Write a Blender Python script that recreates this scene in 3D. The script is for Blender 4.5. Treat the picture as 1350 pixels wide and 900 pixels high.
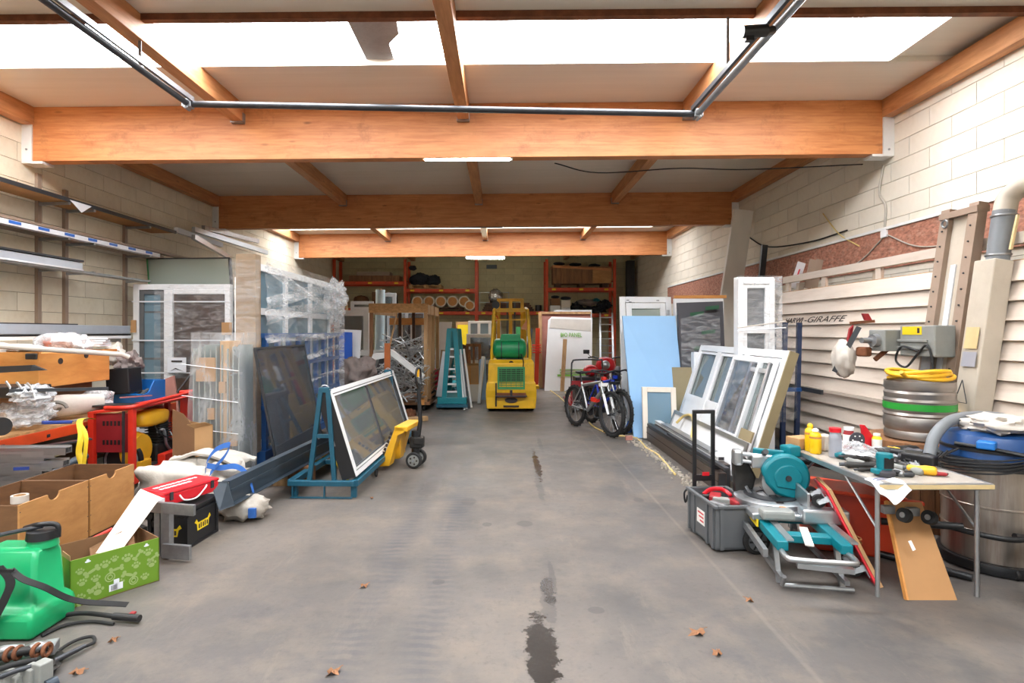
import bpy, math, random
from mathutils import Vector as V, Matrix, noise
random.seed(7)
for o in list(bpy.data.objects): bpy.data.objects.remove(o)
SC = bpy.context.scene; C = SC.collection
R = math.radians
# ------------------------------------------------------------------ camera
F, HX, HY, CH = 740.0, 662.0, 437.0, 1.65          # focal (px), vanishing point (px), eye height (m)
cam = bpy.data.objects.new('camera', bpy.data.cameras.new('camera')); C.objects.link(cam)
cam.location = (0, 0, CH); cam.rotation_euler = (R(90), 0, 0)
cam.data.sensor_width = 36; cam.data.lens = 36*F/1350
cam.data.shift_x = (675-HX)/1350; cam.data.shift_y = (HY-450)/1350
cam.data.clip_start = .05; cam.data.clip_end = 200
SC.camera = cam
def P(px, py, Y): return V(((px-HX)/F*Y, Y, CH-(py-HY)/F*Y))      # pixel + depth -> point
def G(px, py, z=0.0):                                             # pixel on a level of height z
    Y = F*(CH-z)/(py-HY); return V(((px-HX)/F*Y, Y, z))
# ------------------------------------------------------------------ world, light, exposure
w = bpy.data.worlds.new('overcast_sky'); SC.world = w; w.use_nodes = True
bgn = w.node_tree.nodes['Background']; bgn.inputs[0].default_value = (.90, .96, 1, 1); bgn.inputs[1].default_value = 1.15
SKYLIGHT = 23.0
vs = SC.view_settings
SC.display_settings.display_device = 'sRGB'
vs.view_transform = 'Standard'; vs.look = 'None'; vs.exposure = 0.14; vs.gamma = 1; vs.use_curve_mapping = False
cy = SC.cycles
cy.use_denoising = True; cy.max_bounces = 10; cy.diffuse_bounces = 5; cy.glossy_bounces = 3; cy.transparent_max_bounces = 24
cy.transmission_bounces = 6; cy.caustics_reflective = False; cy.caustics_refractive = False; cy.sample_clamp_indirect = 6
# ------------------------------------------------------------------ geometry helpers
class MB:
    def __init__(s): s.v = []; s.f = []
    def add(s, vs_, fs): n = len(s.v); s.v += [V(p) for p in vs_]; s.f += [tuple(i+n for i in f) for f in fs]; return s
    def ob(s, o, u, v_, w_):                                       # box from a corner and three edge vectors
        o, u, v_, w_ = V(o), V(u), V(v_), V(w_)
        p = [o, o+u, o+u+v_, o+v_, o+w_, o+u+w_, o+u+v_+w_, o+v_+w_]
        fs = [(0,3,2,1), (4,5,6,7), (0,1,5,4), (1,2,6,5), (2,3,7,6), (3,0,4,7)]
        if u.cross(v_).dot(w_) < 0: fs = [f[::-1] for f in fs]
        return s.add(p, fs)
    def box(s, x0, x1, y0, y1, z0, z1): return s.ob((x0,y0,z0), (x1-x0,0,0), (0,y1-y0,0), (0,0,z1-z0))
    def cbox(s, c, sx, sy, sz, rz=0):
        c = V(c); m = Matrix.Rotation(rz, 3, 'Z'); u, v_ = m @ V((sx,0,0)), m @ V((0,sy,0))
        return s.ob(c-u/2-v_/2-V((0,0,sz/2)), u, v_, (0,0,sz))
    def bar(s, p, q, a, b=None, up=(0,0,1)):                       # rectangular bar along p-q
        p, q = V(p), V(q); b = b or a; d = (q-p).normalized(); up = V(up)
        if abs(d.dot(up)) > .98: up = V((0,1,0)) if abs(d.y) < .9 else V((1,0,0))
        x = d.cross(up).normalized(); y = x.cross(d)
        return s.ob(p-x*a/2-y*b/2, x*a, y*b, q-p)
    def tube(s, pts, r, n=8, closed=False):
        pts = [V(p) for p in pts]; m = len(pts); rs = r if isinstance(r, (list, tuple)) else [r]*m
        base = len(s.v); prev = None
        for i, p in enumerate(pts):
            a = pts[(i-1) % m] if (i or closed) else p; b = pts[(i+1) % m] if (i < m-1 or closed) else p
            d = (b-a).normalized() if (b-a).length > 1e-9 else V((0,0,1))
            if prev is None:
                t = V((0,0,1)) if abs(d.z) < .9 else V((1,0,0)); x = d.cross(t).normalized()
            else:
                x = prev-d*prev.dot(d); x = x.normalized() if x.length > 1e-6 else d.orthogonal().normalized()
            prev = x; y = d.cross(x)
            for k in range(n): t = 2*math.pi*k/n; s.v.append(p+(x*math.cos(t)+y*math.sin(t))*rs[i])
        for i in range(m if closed else m-1):
            for k in range(n):
                a, b = base+i*n, base+((i+1) % m)*n; s.f.append((a+k, a+(k+1) % n, b+(k+1) % n, b+k))
        if not closed: s.f += [tuple(base+k for k in range(n))[::-1], tuple(base+(m-1)*n+k for k in range(n))]
        return s
    def cyl(s, p, q, r, r2=None, n=18): return s.tube([p, q], [r, r if r2 is None else r2], n)
    def lathe(s, prof, c=(0,0,0), n=24, ax='Z', close=False):                    # prof: (radius, height)
        c = V(c); b = len(s.v); m = len(prof)
        for r, z in prof:
            for k in range(n):
                t = 2*math.pi*k/n; x, y = r*math.cos(t), r*math.sin(t)
                s.v.append(c+(V((x,y,z)) if ax == 'Z' else V((z,x,y)) if ax == 'X' else V((y,z,x))))
        for i in range(m if close else m-1):
            j = (i+1) % m
            for k in range(n): s.f.append((b+i*n+k, b+i*n+(k+1) % n, b+j*n+(k+1) % n, b+j*n+k))
        if not close: s.f += [tuple(b+k for k in range(n))[::-1], tuple(b+(m-1)*n+k for k in range(n))]
        return s
    def torus(s, c, R_, r, ax='Y', n=28, k=8, m=None):
        pr = [(R_+r*math.cos(2*math.pi*i/k), r*math.sin(2*math.pi*i/k)) for i in range(k)]
        b = len(s.v); s.lathe(pr, (0,0,0), n, ax, True); c = V(c)
        for i in range(b, len(s.v)): s.v[i] = (m @ s.v[i] if m else s.v[i])+c
        return s
    def prism(s, pts, d):
        pts = [V(p) for p in pts]; d = V(d); n = len(pts)
        return s.add(pts+[p+d for p in pts], [tuple(range(n))[::-1], tuple(range(n, 2*n))]+[(i, (i+1) % n, n+(i+1) % n, n+i) for i in range(n)])
    def grid(s, fn, nu, nv, th=None):                               # sheet fn(u,v); th = thickness vector
        b = len(s.v); pts = [V(fn(i/nu, j/nv)) for j in range(nv+1) for i in range(nu+1)]
        fs = [(j*(nu+1)+i, j*(nu+1)+i+1, (j+1)*(nu+1)+i+1, (j+1)*(nu+1)+i) for j in range(nv) for i in range(nu)]
        s.add(pts, fs)
        if th is not None:
            th = V(th); n = len(pts); s.v += [p+th for p in pts]
            s.f += [tuple(b+n+k for k in f[::-1]) for f in fs]
            ring = [i for i in range(nu+1)]+[j*(nu+1)+nu for j in range(1, nv+1)]+[nv*(nu+1)+i for i in range(nu-1, -1, -1)]+[j*(nu+1) for j in range(nv-1, 0, -1)]
            for a, c_ in zip(ring, ring[1:]+ring[:1]): s.f.append((b+c_, b+a, b+n+a, b+n+c_))
        return s
    def blob(s, c, r, amp=.15, freq=2.5, seed=0, n=18, flat=None, sq=1.0):   # crumpled ellipsoid, optionally flat below
        c = V(c); b = len(s.v)
        for j in range(n+1):
            for i in range(2*n):
                t, p = math.pi*j/n, math.pi*i/n
                d = V((math.sin(t)*math.cos(p), math.sin(t)*math.sin(p), math.cos(t)))
                if sq != 1: d = V([math.copysign(abs(q)**sq, q) for q in d])
                k = 1+amp*(noise.fractal(d*freq+V((seed,0,0)), .8, 2.1, 4))-amp*.35*abs(noise.noise(d*freq*2.6+V((0,seed,0)))); q = V((d.x*r[0]*k, d.y*r[1]*k, d.z*r[2]*k))
                if flat is not None: q.z = max(q.z, flat)
                s.v.append(c+q)
        for j in range(n):
            for i in range(2*n): a = b+j*2*n; s.f.append((a+i, a+2*n+i, a+2*n+(i+1) % (2*n), a+(i+1) % (2*n)))
        return s
    def xf(s, m): s.v = [m @ p for p in s.v]; return s
    def build(s, name, mat, parent=None, local=False, smooth=None, bev=0, loc=None, label=None):
        o0 = V((0,0,0))
        if loc is not None: o0 = V(loc)
        elif parent is not None and not local: o0 = V(LOC.get(parent.name, (0,0,0)))
        me = bpy.data.meshes.new(name); me.from_pydata([p-o0 for p in s.v], [], s.f); me.update()
        if smooth: me.shade_smooth(); me.set_sharp_from_angle(angle=R(smooth))
        ob = bpy.data.objects.new(name, me); C.objects.link(ob)
        if mat: me.materials.append(M[mat] if isinstance(mat, str) else mat)
        if parent is not None: ob.parent = parent; LOC[ob.name] = o0
        elif loc is not None: ob.location = o0; LOC[ob.name] = o0
        if bev:
            md = ob.modifiers.new('edge', 'BEVEL'); md.width = bev; md.segments = 2; md.limit_method = 'ANGLE'; md.angle_limit = R(40)
        if label: ob['label'] = label
        return ob
LOC = {}
def T(name, label, cat, loc=(0,0,0), rz=0, group=None):            # a thing: an Empty at its base
    o = bpy.data.objects.new(name, None); C.objects.link(o); o.empty_display_size = .1
    o.location = loc; o.rotation_euler = (0,0,rz); LOC[o.name] = V(loc)
    return tag(o, label, cat, group)
def tag(o, label, cat, group=None):
    o['label'] = label; o['category'] = cat
    if group: o['group'] = group
    return o
def solo(name, mb, mat, label, cat, group=None, smooth=None, bev=0):  # a thing that is one mesh
    c = V((0,0,0))
    for p in mb.v: c += p
    c /= len(mb.v); c.z = min(p.z for p in mb.v)
    return tag(mb.build(name, mat, None, smooth=smooth, bev=bev, loc=c), label, cat, group)
def struct(name, mb, mat, parent=None, smooth=None):
    o = mb.build(name, mat, parent, smooth=smooth)
    if parent is None: o['kind'] = 'structure'
    return o
def stuff(o): o['kind'] = 'stuff'; return o
def dup(root, loc=None, rz=None, label=None, group=None):
    r = root.copy(); C.objects.link(r)
    if loc is not None: r.location = loc
    if rz is not None: r.rotation_euler = (0,0,rz)
    if label: r['label'] = label
    if group: r['group'] = group
    for ch in list(root.children):
        c = ch.copy(); C.objects.link(c); c.parent = r
        for g in list(ch.children): d = g.copy(); C.objects.link(d); d.parent = c
    return r
def fr(o, u, v_, W, H, fw, d, n=None, bot=None):                    # rectangular frame in plane u,v ; thickness d along n
    o = V(o); u = V(u).normalized(); v_ = V(v_).normalized(); n = (V(n).normalized() if n else u.cross(v_))*d; bt = fw if bot is None else bot
    m = MB(); m.ob(o, u*fw, v_*H, n); m.ob(o+u*(W-fw), u*fw, v_*H, n)
    m.ob(o+u*fw, u*(W-2*fw), v_*bt, n); m.ob(o+u*fw+v_*(H-fw), u*(W-2*fw), v_*fw, n)
    return m
def arc(c, r, a0, a1, n, u=(1,0,0), v_=(0,0,1)):
    c, u, v_ = V(c), V(u), V(v_); return [c+u*r*math.cos(R(a0+(a1-a0)*i/n))+v_*r*math.sin(R(a0+(a1-a0)*i/n)) for i in range(n+1)]
def spl(pts, n=8):                                                  # Catmull-Rom through points
    pts = [V(p) for p in pts]; q = [pts[0]*2-pts[1]]+pts+[pts[-1]*2-pts[-2]]; out = []
    for i in range(1, len(q)-2):
        a, b, c, d = q[i-1:i+3]
        for k in range(n):
            t = k/n; out.append(.5*((2*b)+(c-a)*t+(2*a-5*b+4*c-d)*t*t+(3*b-a-3*c+d)*t**3))
    return out+[pts[-1]]
def text(name, s, size, o, u, v_, mat, parent, shear=0, ext=.001, width=None, bold=0):
    cu = bpy.data.curves.new(name, 'FONT'); cu.body = s; cu.size = size; cu.shear = shear; cu.extrude = ext; cu.offset = bold
    t = bpy.data.objects.new('t', cu); C.objects.link(t); bpy.context.view_layer.update()
    me = bpy.data.meshes.new_from_object(t.evaluated_get(bpy.context.evaluated_depsgraph_get())); bpy.data.objects.remove(t)
    xs = [v.co.x for v in me.vertices]; k = width/(max(xs)-min(xs)) if width else 1
    u = V(u).normalized(); v_ = V(v_).normalized(); n = u.cross(v_); o = V(o)-V(LOC.get(parent.name, (0,0,0)))
    for v in me.vertices: c = v.co.copy(); v.co = o+u*(c.x*k)+v_*c.y+n*c.z
    me.materials.clear(); me.materials.append(M[mat]); ob = bpy.data.objects.new(name, me); C.objects.link(ob); ob.parent = parent
    return ob
# ------------------------------------------------------------------ materials
M = {}
def nt(name):
    m = bpy.data.materials.new(name); m.use_nodes = True; n = m.node_tree; n.nodes.clear(); M[name] = m
    out = n.nodes.new('ShaderNodeOutputMaterial'); b = n.nodes.new('ShaderNodeBsdfPrincipled'); n.links.new(b.outputs[0], out.inputs[0])
    return m, n, b, out
def N(n, t, **k):
    x = n.nodes.new('ShaderNode'+t)
    for a, v_ in k.items():
        if a.startswith('i_'):
            key = a[2:]; x.inputs[int(key) if key.isdigit() else key.replace('_', ' ')].default_value = v_
        else: setattr(x, a, v_)
    return x
def srgb(r, g, b): return tuple(((c/255)/12.92 if c/255 <= .04045 else ((c/255+.055)/1.055)**2.4) for c in (r, g, b))
def mat(name, col, rough=.6, metal=0, var=.12, scale=6, stretch=(1,1,1), bump=0, rnd=0, dirt=None, dirtk=.5, coat=0, alpha=None):
    m, n, b, out = nt(name); L = n.links.new; c = srgb(*col)
    tc = N(n, 'TexCoord'); mp = N(n, 'Mapping'); mp.inputs['Scale'].default_value = stretch; L(tc.outputs['Object'], mp.inputs[0])
    ns = N(n, 'TexNoise', i_Scale=scale, i_Detail=5, i_Roughness=.6); L(mp.outputs[0], ns.inputs[0])
    rp = N(n, 'ValToRGB'); e = rp.color_ramp.elements; e[0].position = .3; e[1].position = .7
    e[0].color = (*[x*(1-var) for x in c], 1); e[1].color = (*[min(1, x*(1+var)) for x in c], 1); L(ns.outputs[0], rp.inputs[0]); o = rp.outputs[0]
    if dirt:
        n2 = N(n, 'TexNoise', i_Scale=scale*.45, i_Detail=8, i_Roughness=.7); L(mp.outputs[0], n2.inputs[0])
        r2 = N(n, 'ValToRGB'); e = r2.color_ramp.elements; e[0].position = .5; e[1].position = .75; e[0].color = (0,0,0,1); e[1].color = (dirtk,)*3+(1,); L(n2.outputs[0], r2.inputs[0])
        mx = N(n, 'Mix', data_type='RGBA'); L(r2.outputs[0], mx.inputs[0]); L(o, mx.inputs[6]); mx.inputs[7].default_value = (*srgb(*dirt), 1); o = mx.outputs[2]
    if rnd:
        oi = N(n, 'ObjectInfo'); mr = N(n, 'MapRange'); mr.inputs[3].default_value = 1-rnd; mr.inputs[4].default_value = 1+rnd*.4; L(oi.outputs['Random'], mr.inputs[0])
        hs = N(n, 'HueSaturation'); L(mr.outputs[0], hs.inputs['Value']); L(o, hs.inputs['Color']); o = hs.outputs[0]
    L(o, b.inputs['Base Color']); b.inputs['Roughness'].default_value = rough; b.inputs['Metallic'].default_value = metal; b.inputs['Coat Weight'].default_value = coat
    if alpha is not None: b.inputs['Alpha'].default_value = alpha
    if bump:
        bp = N(n, 'Bump', i_Strength=bump, i_Distance=.02); L(ns.outputs[0], bp.inputs['Height']); L(bp.outputs[0], b.inputs['Normal'])
    return m
def wood(name, col, dark, sc=(1,12,12), scale=2.2, rough=.55, knots=True, rnd=0, lam=False):
    m, n, b, out = nt(name); L = n.links.new
    tc = N(n, 'TexCoord'); mp = N(n, 'Mapping'); mp.inputs['Scale'].default_value = sc; L(tc.outputs['Object'], mp.inputs[0])
    ns = N(n, 'TexNoise', i_Scale=scale, i_Detail=6, i_Roughness=.65, i_Distortion=.4); L(mp.outputs[0], ns.inputs[0])
    rp = N(n, 'ValToRGB'); e = rp.color_ramp.elements; e[0].position = .28; e[1].position = .62; e[0].color = (*srgb(*dark), 1); e[1].color = (*srgb(*col), 1); L(ns.outputs[0], rp.inputs[0]); o = rp.outputs[0]
    if knots:
        m2 = N(n, 'Mapping'); m2.inputs['Scale'].default_value = tuple(math.sqrt(x) for x in sc); L(tc.outputs['Object'], m2.inputs[0])
        vo = N(n, 'TexVoronoi', i_Scale=1.9); L(m2.outputs[0], vo.inputs[0])
        r2 = N(n, 'ValToRGB'); e = r2.color_ramp.elements; e[0].position = .05; e[1].position = .13; e[0].color = (.9,)*3+(1,); e[1].color = (0,0,0,1); L(vo.outputs['Distance'], r2.inputs[0])
        n3 = N(n, 'TexNoise', i_Scale=1.3, i_Detail=6); L(tc.outputs['Object'], n3.inputs[0])
        mu = N(n, 'Math', operation='MULTIPLY'); L(r2.outputs[0], mu.inputs[0]); L(n3.outputs[0], mu.inputs[1])
        mx = N(n, 'Mix', data_type='RGBA'); L(mu.outputs[0], mx.inputs[0]); L(o, mx.inputs[6]); mx.inputs[7].default_value = (*[x*.35 for x in srgb(*dark)], 1); o = mx.outputs[2]
    if lam:                                                          # glued lamellae and water stains
        wv = N(n, 'TexWave', i_Scale=7.6, i_Distortion=.05); wv.bands_direction = 'Z'; wv.wave_profile = 'SAW'; L(tc.outputs['Object'], wv.inputs[0])
        r3 = N(n, 'ValToRGB'); e = r3.color_ramp.elements; e[0].position = .0; e[1].position = .12; e[0].color = (.45,)*3+(1,); e[1].color = (0,0,0,1); L(wv.outputs[0], r3.inputs[0])
        n4 = N(n, 'TexNoise', i_Scale=2.1, i_Detail=12, i_Roughness=.78); L(tc.outputs['Object'], n4.inputs[0])
        r4 = N(n, 'ValToRGB'); e = r4.color_ramp.elements; e[0].position = .54; e[1].position = .72; e[0].color = (0,0,0,1); e[1].color = (.75,)*3+(1,); L(n4.outputs[0], r4.inputs[0])
        mm = N(n, 'Math', operation='MAXIMUM'); L(r3.outputs[0], mm.inputs[0]); L(r4.outputs[0], mm.inputs[1])
        m5 = N(n, 'Mix', data_type='RGBA'); L(mm.outputs[0], m5.inputs[0]); L(o, m5.inputs[6]); m5.inputs[7].default_value = (*[x*.5 for x in srgb(*dark)], 1); o = m5.outputs[2]
    if rnd:
        oi = N(n, 'ObjectInfo'); mr = N(n, 'MapRange'); mr.inputs[3].default_value = 1-rnd; mr.inputs[4].default_value = 1+rnd*.5; L(oi.outputs['Random'], mr.inputs[0])
        hs = N(n, 'HueSaturation'); L(mr.outputs[0], hs.inputs['Value']); L(o, hs.inputs['Color']); o = hs.outputs[0]
    L(o, b.inputs['Base Color']); b.inputs['Roughness'].default_value = rough
    bp = N(n, 'Bump', i_Strength=.15, i_Distance=.01); L(ns.outputs[0], bp.inputs['Height']); L(bp.outputs[0], b.inputs['Normal'])
    return m
def glass(name, tint, dens=.25, rough=.03):                        # thin pane: tinted see-through plus mirror gloss
    m, n, b, out = nt(name); L = n.links.new; n.nodes.remove(b)
    tr = N(n, 'BsdfTransparent'); tr.inputs[0].default_value = (*srgb(*tint), 1)
    di = N(n, 'BsdfDiffuse'); di.inputs[0].default_value = (*srgb(*tint), 1)
    gl = N(n, 'BsdfGlossy', i_Roughness=rough); gl.inputs[0].default_value = (.9,.95,.95,1)
    mx = N(n, 'MixShader'); mx.inputs[0].default_value = dens; L(tr.outputs[0], mx.inputs[1]); L(di.outputs[0], mx.inputs[2])
    fz = N(n, 'Fresnel', i_IOR=1.5); m2 = N(n, 'MixShader'); L(fz.outputs[0], m2.inputs[0]); L(mx.outputs[0], m2.inputs[1]); L(gl.outputs[0], m2.inputs[2]); L(m2.outputs[0], out.inputs[0])
    return m
def film(name, lo=.12, hi=.75, scale=5, sc=(1,1,9), col=(.86,.88,.9)):  # wrinkled stretch film: streaks of white gloss on clear
    m, n, b, out = nt(name); L = n.links.new
    tc = N(n, 'TexCoord'); mp = N(n, 'Mapping'); mp.inputs['Scale'].default_value = sc; mp.inputs['Rotation'].default_value = (.18,.12,0); L(tc.outputs['Object'], mp.inputs[0])
    ns = N(n, 'TexNoise', i_Scale=scale, i_Detail=6, i_Roughness=.7, i_Distortion=1.2); L(mp.outputs[0], ns.inputs[0])
    rp = N(n, 'ValToRGB'); e = rp.color_ramp.elements; e[0].position = .44; e[1].position = .68; e[0].color = (lo,)*3+(1,); e[1].color = (hi,)*3+(1,); L(ns.outputs[0], rp.inputs[0])
    b.inputs['Base Color'].default_value = (*col, 1); b.inputs['Roughness'].default_value = .22
    bp = N(n, 'Bump', i_Strength=.35, i_Distance=.03); L(ns.outputs[0], bp.inputs['Height']); L(bp.outputs[0], b.inputs['Normal'])
    tr = N(n, 'BsdfTransparent'); mx = N(n, 'MixShader'); L(rp.outputs[0], mx.inputs[0]); L(tr.outputs[0], mx.inputs[1]); L(b.outputs[0], mx.inputs[2]); L(mx.outputs[0], out.inputs[0])
    return m
def emit(name, col, k):
    m, n, b, out = nt(name); b.inputs['Base Color'].default_value = (.9,.9,.9,1); b.inputs['Emission Color'].default_value = (*srgb(*col), 1); b.inputs['Emission Strength'].default_value = k; return m
# palette
wood('glulam', (206,138,84), (174,102,54), (1,9,9), 1.6, .5, lam=True)
wood('purlin_wood', (200,142,94), (160,104,62), (9,1,9), 1.6, .55)
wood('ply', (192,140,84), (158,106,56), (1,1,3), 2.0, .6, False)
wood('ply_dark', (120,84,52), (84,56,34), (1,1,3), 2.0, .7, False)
wood('case_ply', (214,152,82), (188,122,58), (1,1,4), 2, .5, False)
wood('raw_wood', (196,158,112), (156,116,74), (8,8,1), 1.6, .65, True, .15)
wood('old_wood', (150,104,66), (96,64,40), (8,8,1), 1.8, .7, True, .2)
wood('dark_wood', (92,58,36), (54,34,22), (8,8,1), 1.8, .7, True, .15)
wood('door_brown', (82,64,54), (56,42,36), (8,8,1), 2.2, .45, False)
mat('block_left', (230,220,198), .9, 0, .06, 3.5, bump=.15, rnd=.09, dirt=(196,176,140), dirtk=.55)
mat('block_right', (228,221,206), .9, 0, .05, 3.5, bump=.15, rnd=.07, dirt=(206,190,162), dirtk=.4)
mat('block_back', (206,196,158), .9, 0, .08, 4, bump=.15, rnd=.10, dirt=(170,154,112), dirtk=.4)
mat('mortar', (146,134,112), .95, 0, .15, 8)
mat('ceil', (222,216,204), .38, 0, .035, 1.5, (.3,6,1), dirt=(196,186,168), dirtk=.25)
mat('white_steel', (226,226,224), .45, 0, .05, 5)
mat('white_pvc', (232,233,234), .3, 0, .03, 4)
mat('white_foam', (240,241,243), .6, 0, .03, 3)
mat('pale_blue_alu', (196,206,218), .32, .55, .06, 5)
mat('alu', (190,192,194), .32, .85, .08, 6, rnd=.15)
mat('galv', (158,160,162), .4, .8, .14, 14)
mat('dark_steel', (70,72,76), .42, .6, .12, 8)
mat('anthracite', (58,68,78), .4, .15, .08, 5)
mat('black_plastic', (26,26,28), .42, 0, .1, 8)
mat('black_rubber', (30,29,29), .75, 0, .15, 10)
mat('grey_plastic', (92,94,96), .5, 0, .08, 6)
mat('grey_paint', (140,142,138), .5, 0, .08, 6, dirt=(110,98,80), dirtk=.35)
mat('beige_paint', (186,176,160), .5, 0, .06, 5, dirt=(150,130,104), dirtk=.3)
mat('slat', (212,198,184), .55, 0, .05, 4, (3,.4,3), rnd=.06, dirt=(166,142,120), dirtk=.45)
mat('rail_brown', (152,132,116), .5, 0, .08, 5)
mat('orange_rack', (206,72,30), .45, 0, .12, 5, dirt=(120,48,28), dirtk=.5)
mat('red_paint', (214,48,30), .38, 0, .08, 5, dirt=(120,30,22), dirtk=.3)
mat('red_bright', (206,26,40), .35, 0, .07, 5)
mat('red_maroon', (150,32,38), .5, 0, .1, 5)
mat('yellow_paint', (226,176,28), .42, 0, .08, 4, dirt=(110,84,36), dirtk=.6)
mat('yellow_truck', (236,176,36), .4, 0, .06, 4, dirt=(130,100,50), dirtk=.3)
mat('yellow_strap', (222,186,28), .7, 0, .1, 9)
mat('yellow_hose', (232,178,34), .45, 0, .08, 8)
mat('cream_hose', (214,188,120), .5, 0, .08, 8)
mat('green_tank', (18,140,84), .35, 0, .07, 5, dirt=(20,80,50), dirtk=.3)
mat('green_grille', (60,136,80), .45, 0, .08, 5)
mat('green_sprayer', (20,158,98), .35, 0, .05, 5)
mat('blue_bin', (30,112,190), .42, 0, .06, 5)
mat('blue_steel', (36,82,140), .45, .1, .1, 6)
mat('navy_steel', (34,50,82), .5, .1, .12, 6)
mat('teal_steel', (28,88,110), .45, .1, .12, 6, dirt=(40,60,70), dirtk=.4)
mat('teal_bright', (16,124,136), .42, 0, .08, 6, dirt=(40,90,96), dirtk=.3)
mat('makita_teal', (0,116,128), .4, 0, .06, 5)
mat('blue_frame', (24,60,190), .35, 0, .06, 5)
mat('blue_board', (150,192,232), .75, 0, .03, 2)
mat('blue_cloth', (44,96,170), .8, 0, .15, 9)
mat('strong_blue', (12,84,190), .5, 0, .05, 4)
mat('insul_grey', (214,208,200), .85, 0, .05, 6)
mat('sack', (176,170,161), .8, 0, .16, 4, bump=.8, dirt=(140,122,100), dirtk=.8)
mat('dust_sheet', (196,188,178), .75, 0, .1, 5, bump=.4)
mat('grey_cloth', (128,116,112), .9, 0, .2, 5, bump=.5)
mat('dark_cloth', (34,36,44), .9, 0, .25, 6, bump=.5)
mat('felt', (126,122,114), .95, 0, .15, 8, bump=.4)
mat('cardboard', (178,138,94), .8, 0, .07, 4)
mat('cardboard_in', (128,92,62), .85, 0, .08, 4)
mat('paper', (232,234,238), .8, 0, .03, 5)
mat('khaki', (146,132,100), .6, 0, .06, 4)
mat('dark_panel', (66,66,72), .5, 0, .08, 3)
mat('white_wood', (226,216,202), .6, 0, .06, 4)
mat('pink_board', (168,116,104), .8, 0, .1, 4)
mat('red_pink', (222,52,82), .6, 0, .06, 4)
mat('brown_pvc', (172,92,40), .45, 0, .12, 5)
mat('choc_alu', (72,60,54), .4, .2, .08, 5)
mat('engine', (52,50,48), .5, .5, .3, 12)
mat('rust', (120,74,48), .8, .2, .3, 9)
mat('steel_keg', (158,152,146), .4, .85, .12, 5, (1,1,6))
mat('stainless', (178,168,158), .32, .85, .16, 4, (7,7,.6), dirt=(120,84,62), dirtk=.6)
mat('keg_green', (38,150,50), .45, 0, .06, 5)
mat('vac_blue', (28,84,150), .4, 0, .08, 5)
mat('hose_grey', (120,124,128), .5, 0, .08, 5)
mat('corr_beige', (206,182,134), .55, 0, .08, 8)
mat('purple', (96,40,90), .6, 0, .1, 5)
mat('silver_foil', (214,214,216), .25, .85, .2, 9, bump=.8)
mat('leaf', (146,102,70), .8, 0, .3, 14)
mat('crumbs', (168,160,148), .95, 0, .2, 12, rnd=.2)
mat('tape_white', (224,226,230), .5, 0, .04, 5)
mat('tape_blue', (40,96,180), .5, 0, .05, 5)
mat('yellow_label', (236,204,30), .5, 0, .03, 5)
mat('label_white', (236,234,228), .6, 0, .03, 5)
mat('ink', (54,44,40), .7, 0, .05, 5)
mat('ink_green', (128,190,70), .7, 0, .05, 5)
mat('ink_blue', (36,58,130), .7, 0, .05, 5)
mat('pale_green', (142,172,112), .7, 0, .05, 5)
mat('box_green', (104,142,34), .6, 0, .05, 4)
mat('box_print', (150,172,104), .6, 0, .04, 4)
mat('orange_tub', (206,62,26), .45, 0, .1, 5)
mat('tan_dolly', (176,130,84), .6, 0, .06, 4)
mat('roll_kraft', (186,128,74), .75, 0, .15, 9)
mat('roll_rim', (214,206,192), .7, 0, .06, 6)
mat('light_blue_roll', (186,206,214), .4, 0, .06, 6)
mat('bottle_yellow', (236,190,10), .35, 0, .05, 5)
mat('osb_brown', (164,112,92), .8, 0, .5, 30, (1,.5,1), dirt=(204,170,150), dirtk=.6, bump=.2)
mat('osb', (184,140,92), .8, 0, .3, 24, (.6,.6,1))
mat('wire_grey', (176,170,160), .6, 0, .05, 5)
glass('pane_green', (218,228,222), .4); glass('pane_clear', (200,212,212), .28); glass('pane_dark', (188,191,195), .26, .04)
glass('pane_blue', (150,182,200), .5); glass('pane_smoke', (202,208,222), .10, .04); glass('windscreen', (226,230,234), .06)
film('film', .05, .32, 3, (1,1,4)); film('film_soft', .12, .42, 3, (1,1,.5)); film('film_thick', .22, .7, 4, (1,1,4)); film('bag', .3, .85, 9, (1,1,1))
emit('tube_light', (250,255,232), 48.0); emit('skylight_glow', (246,250,255), SKYLIGHT); emit('skylight_dull', (246,250,255), SKYLIGHT*.6)
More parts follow.
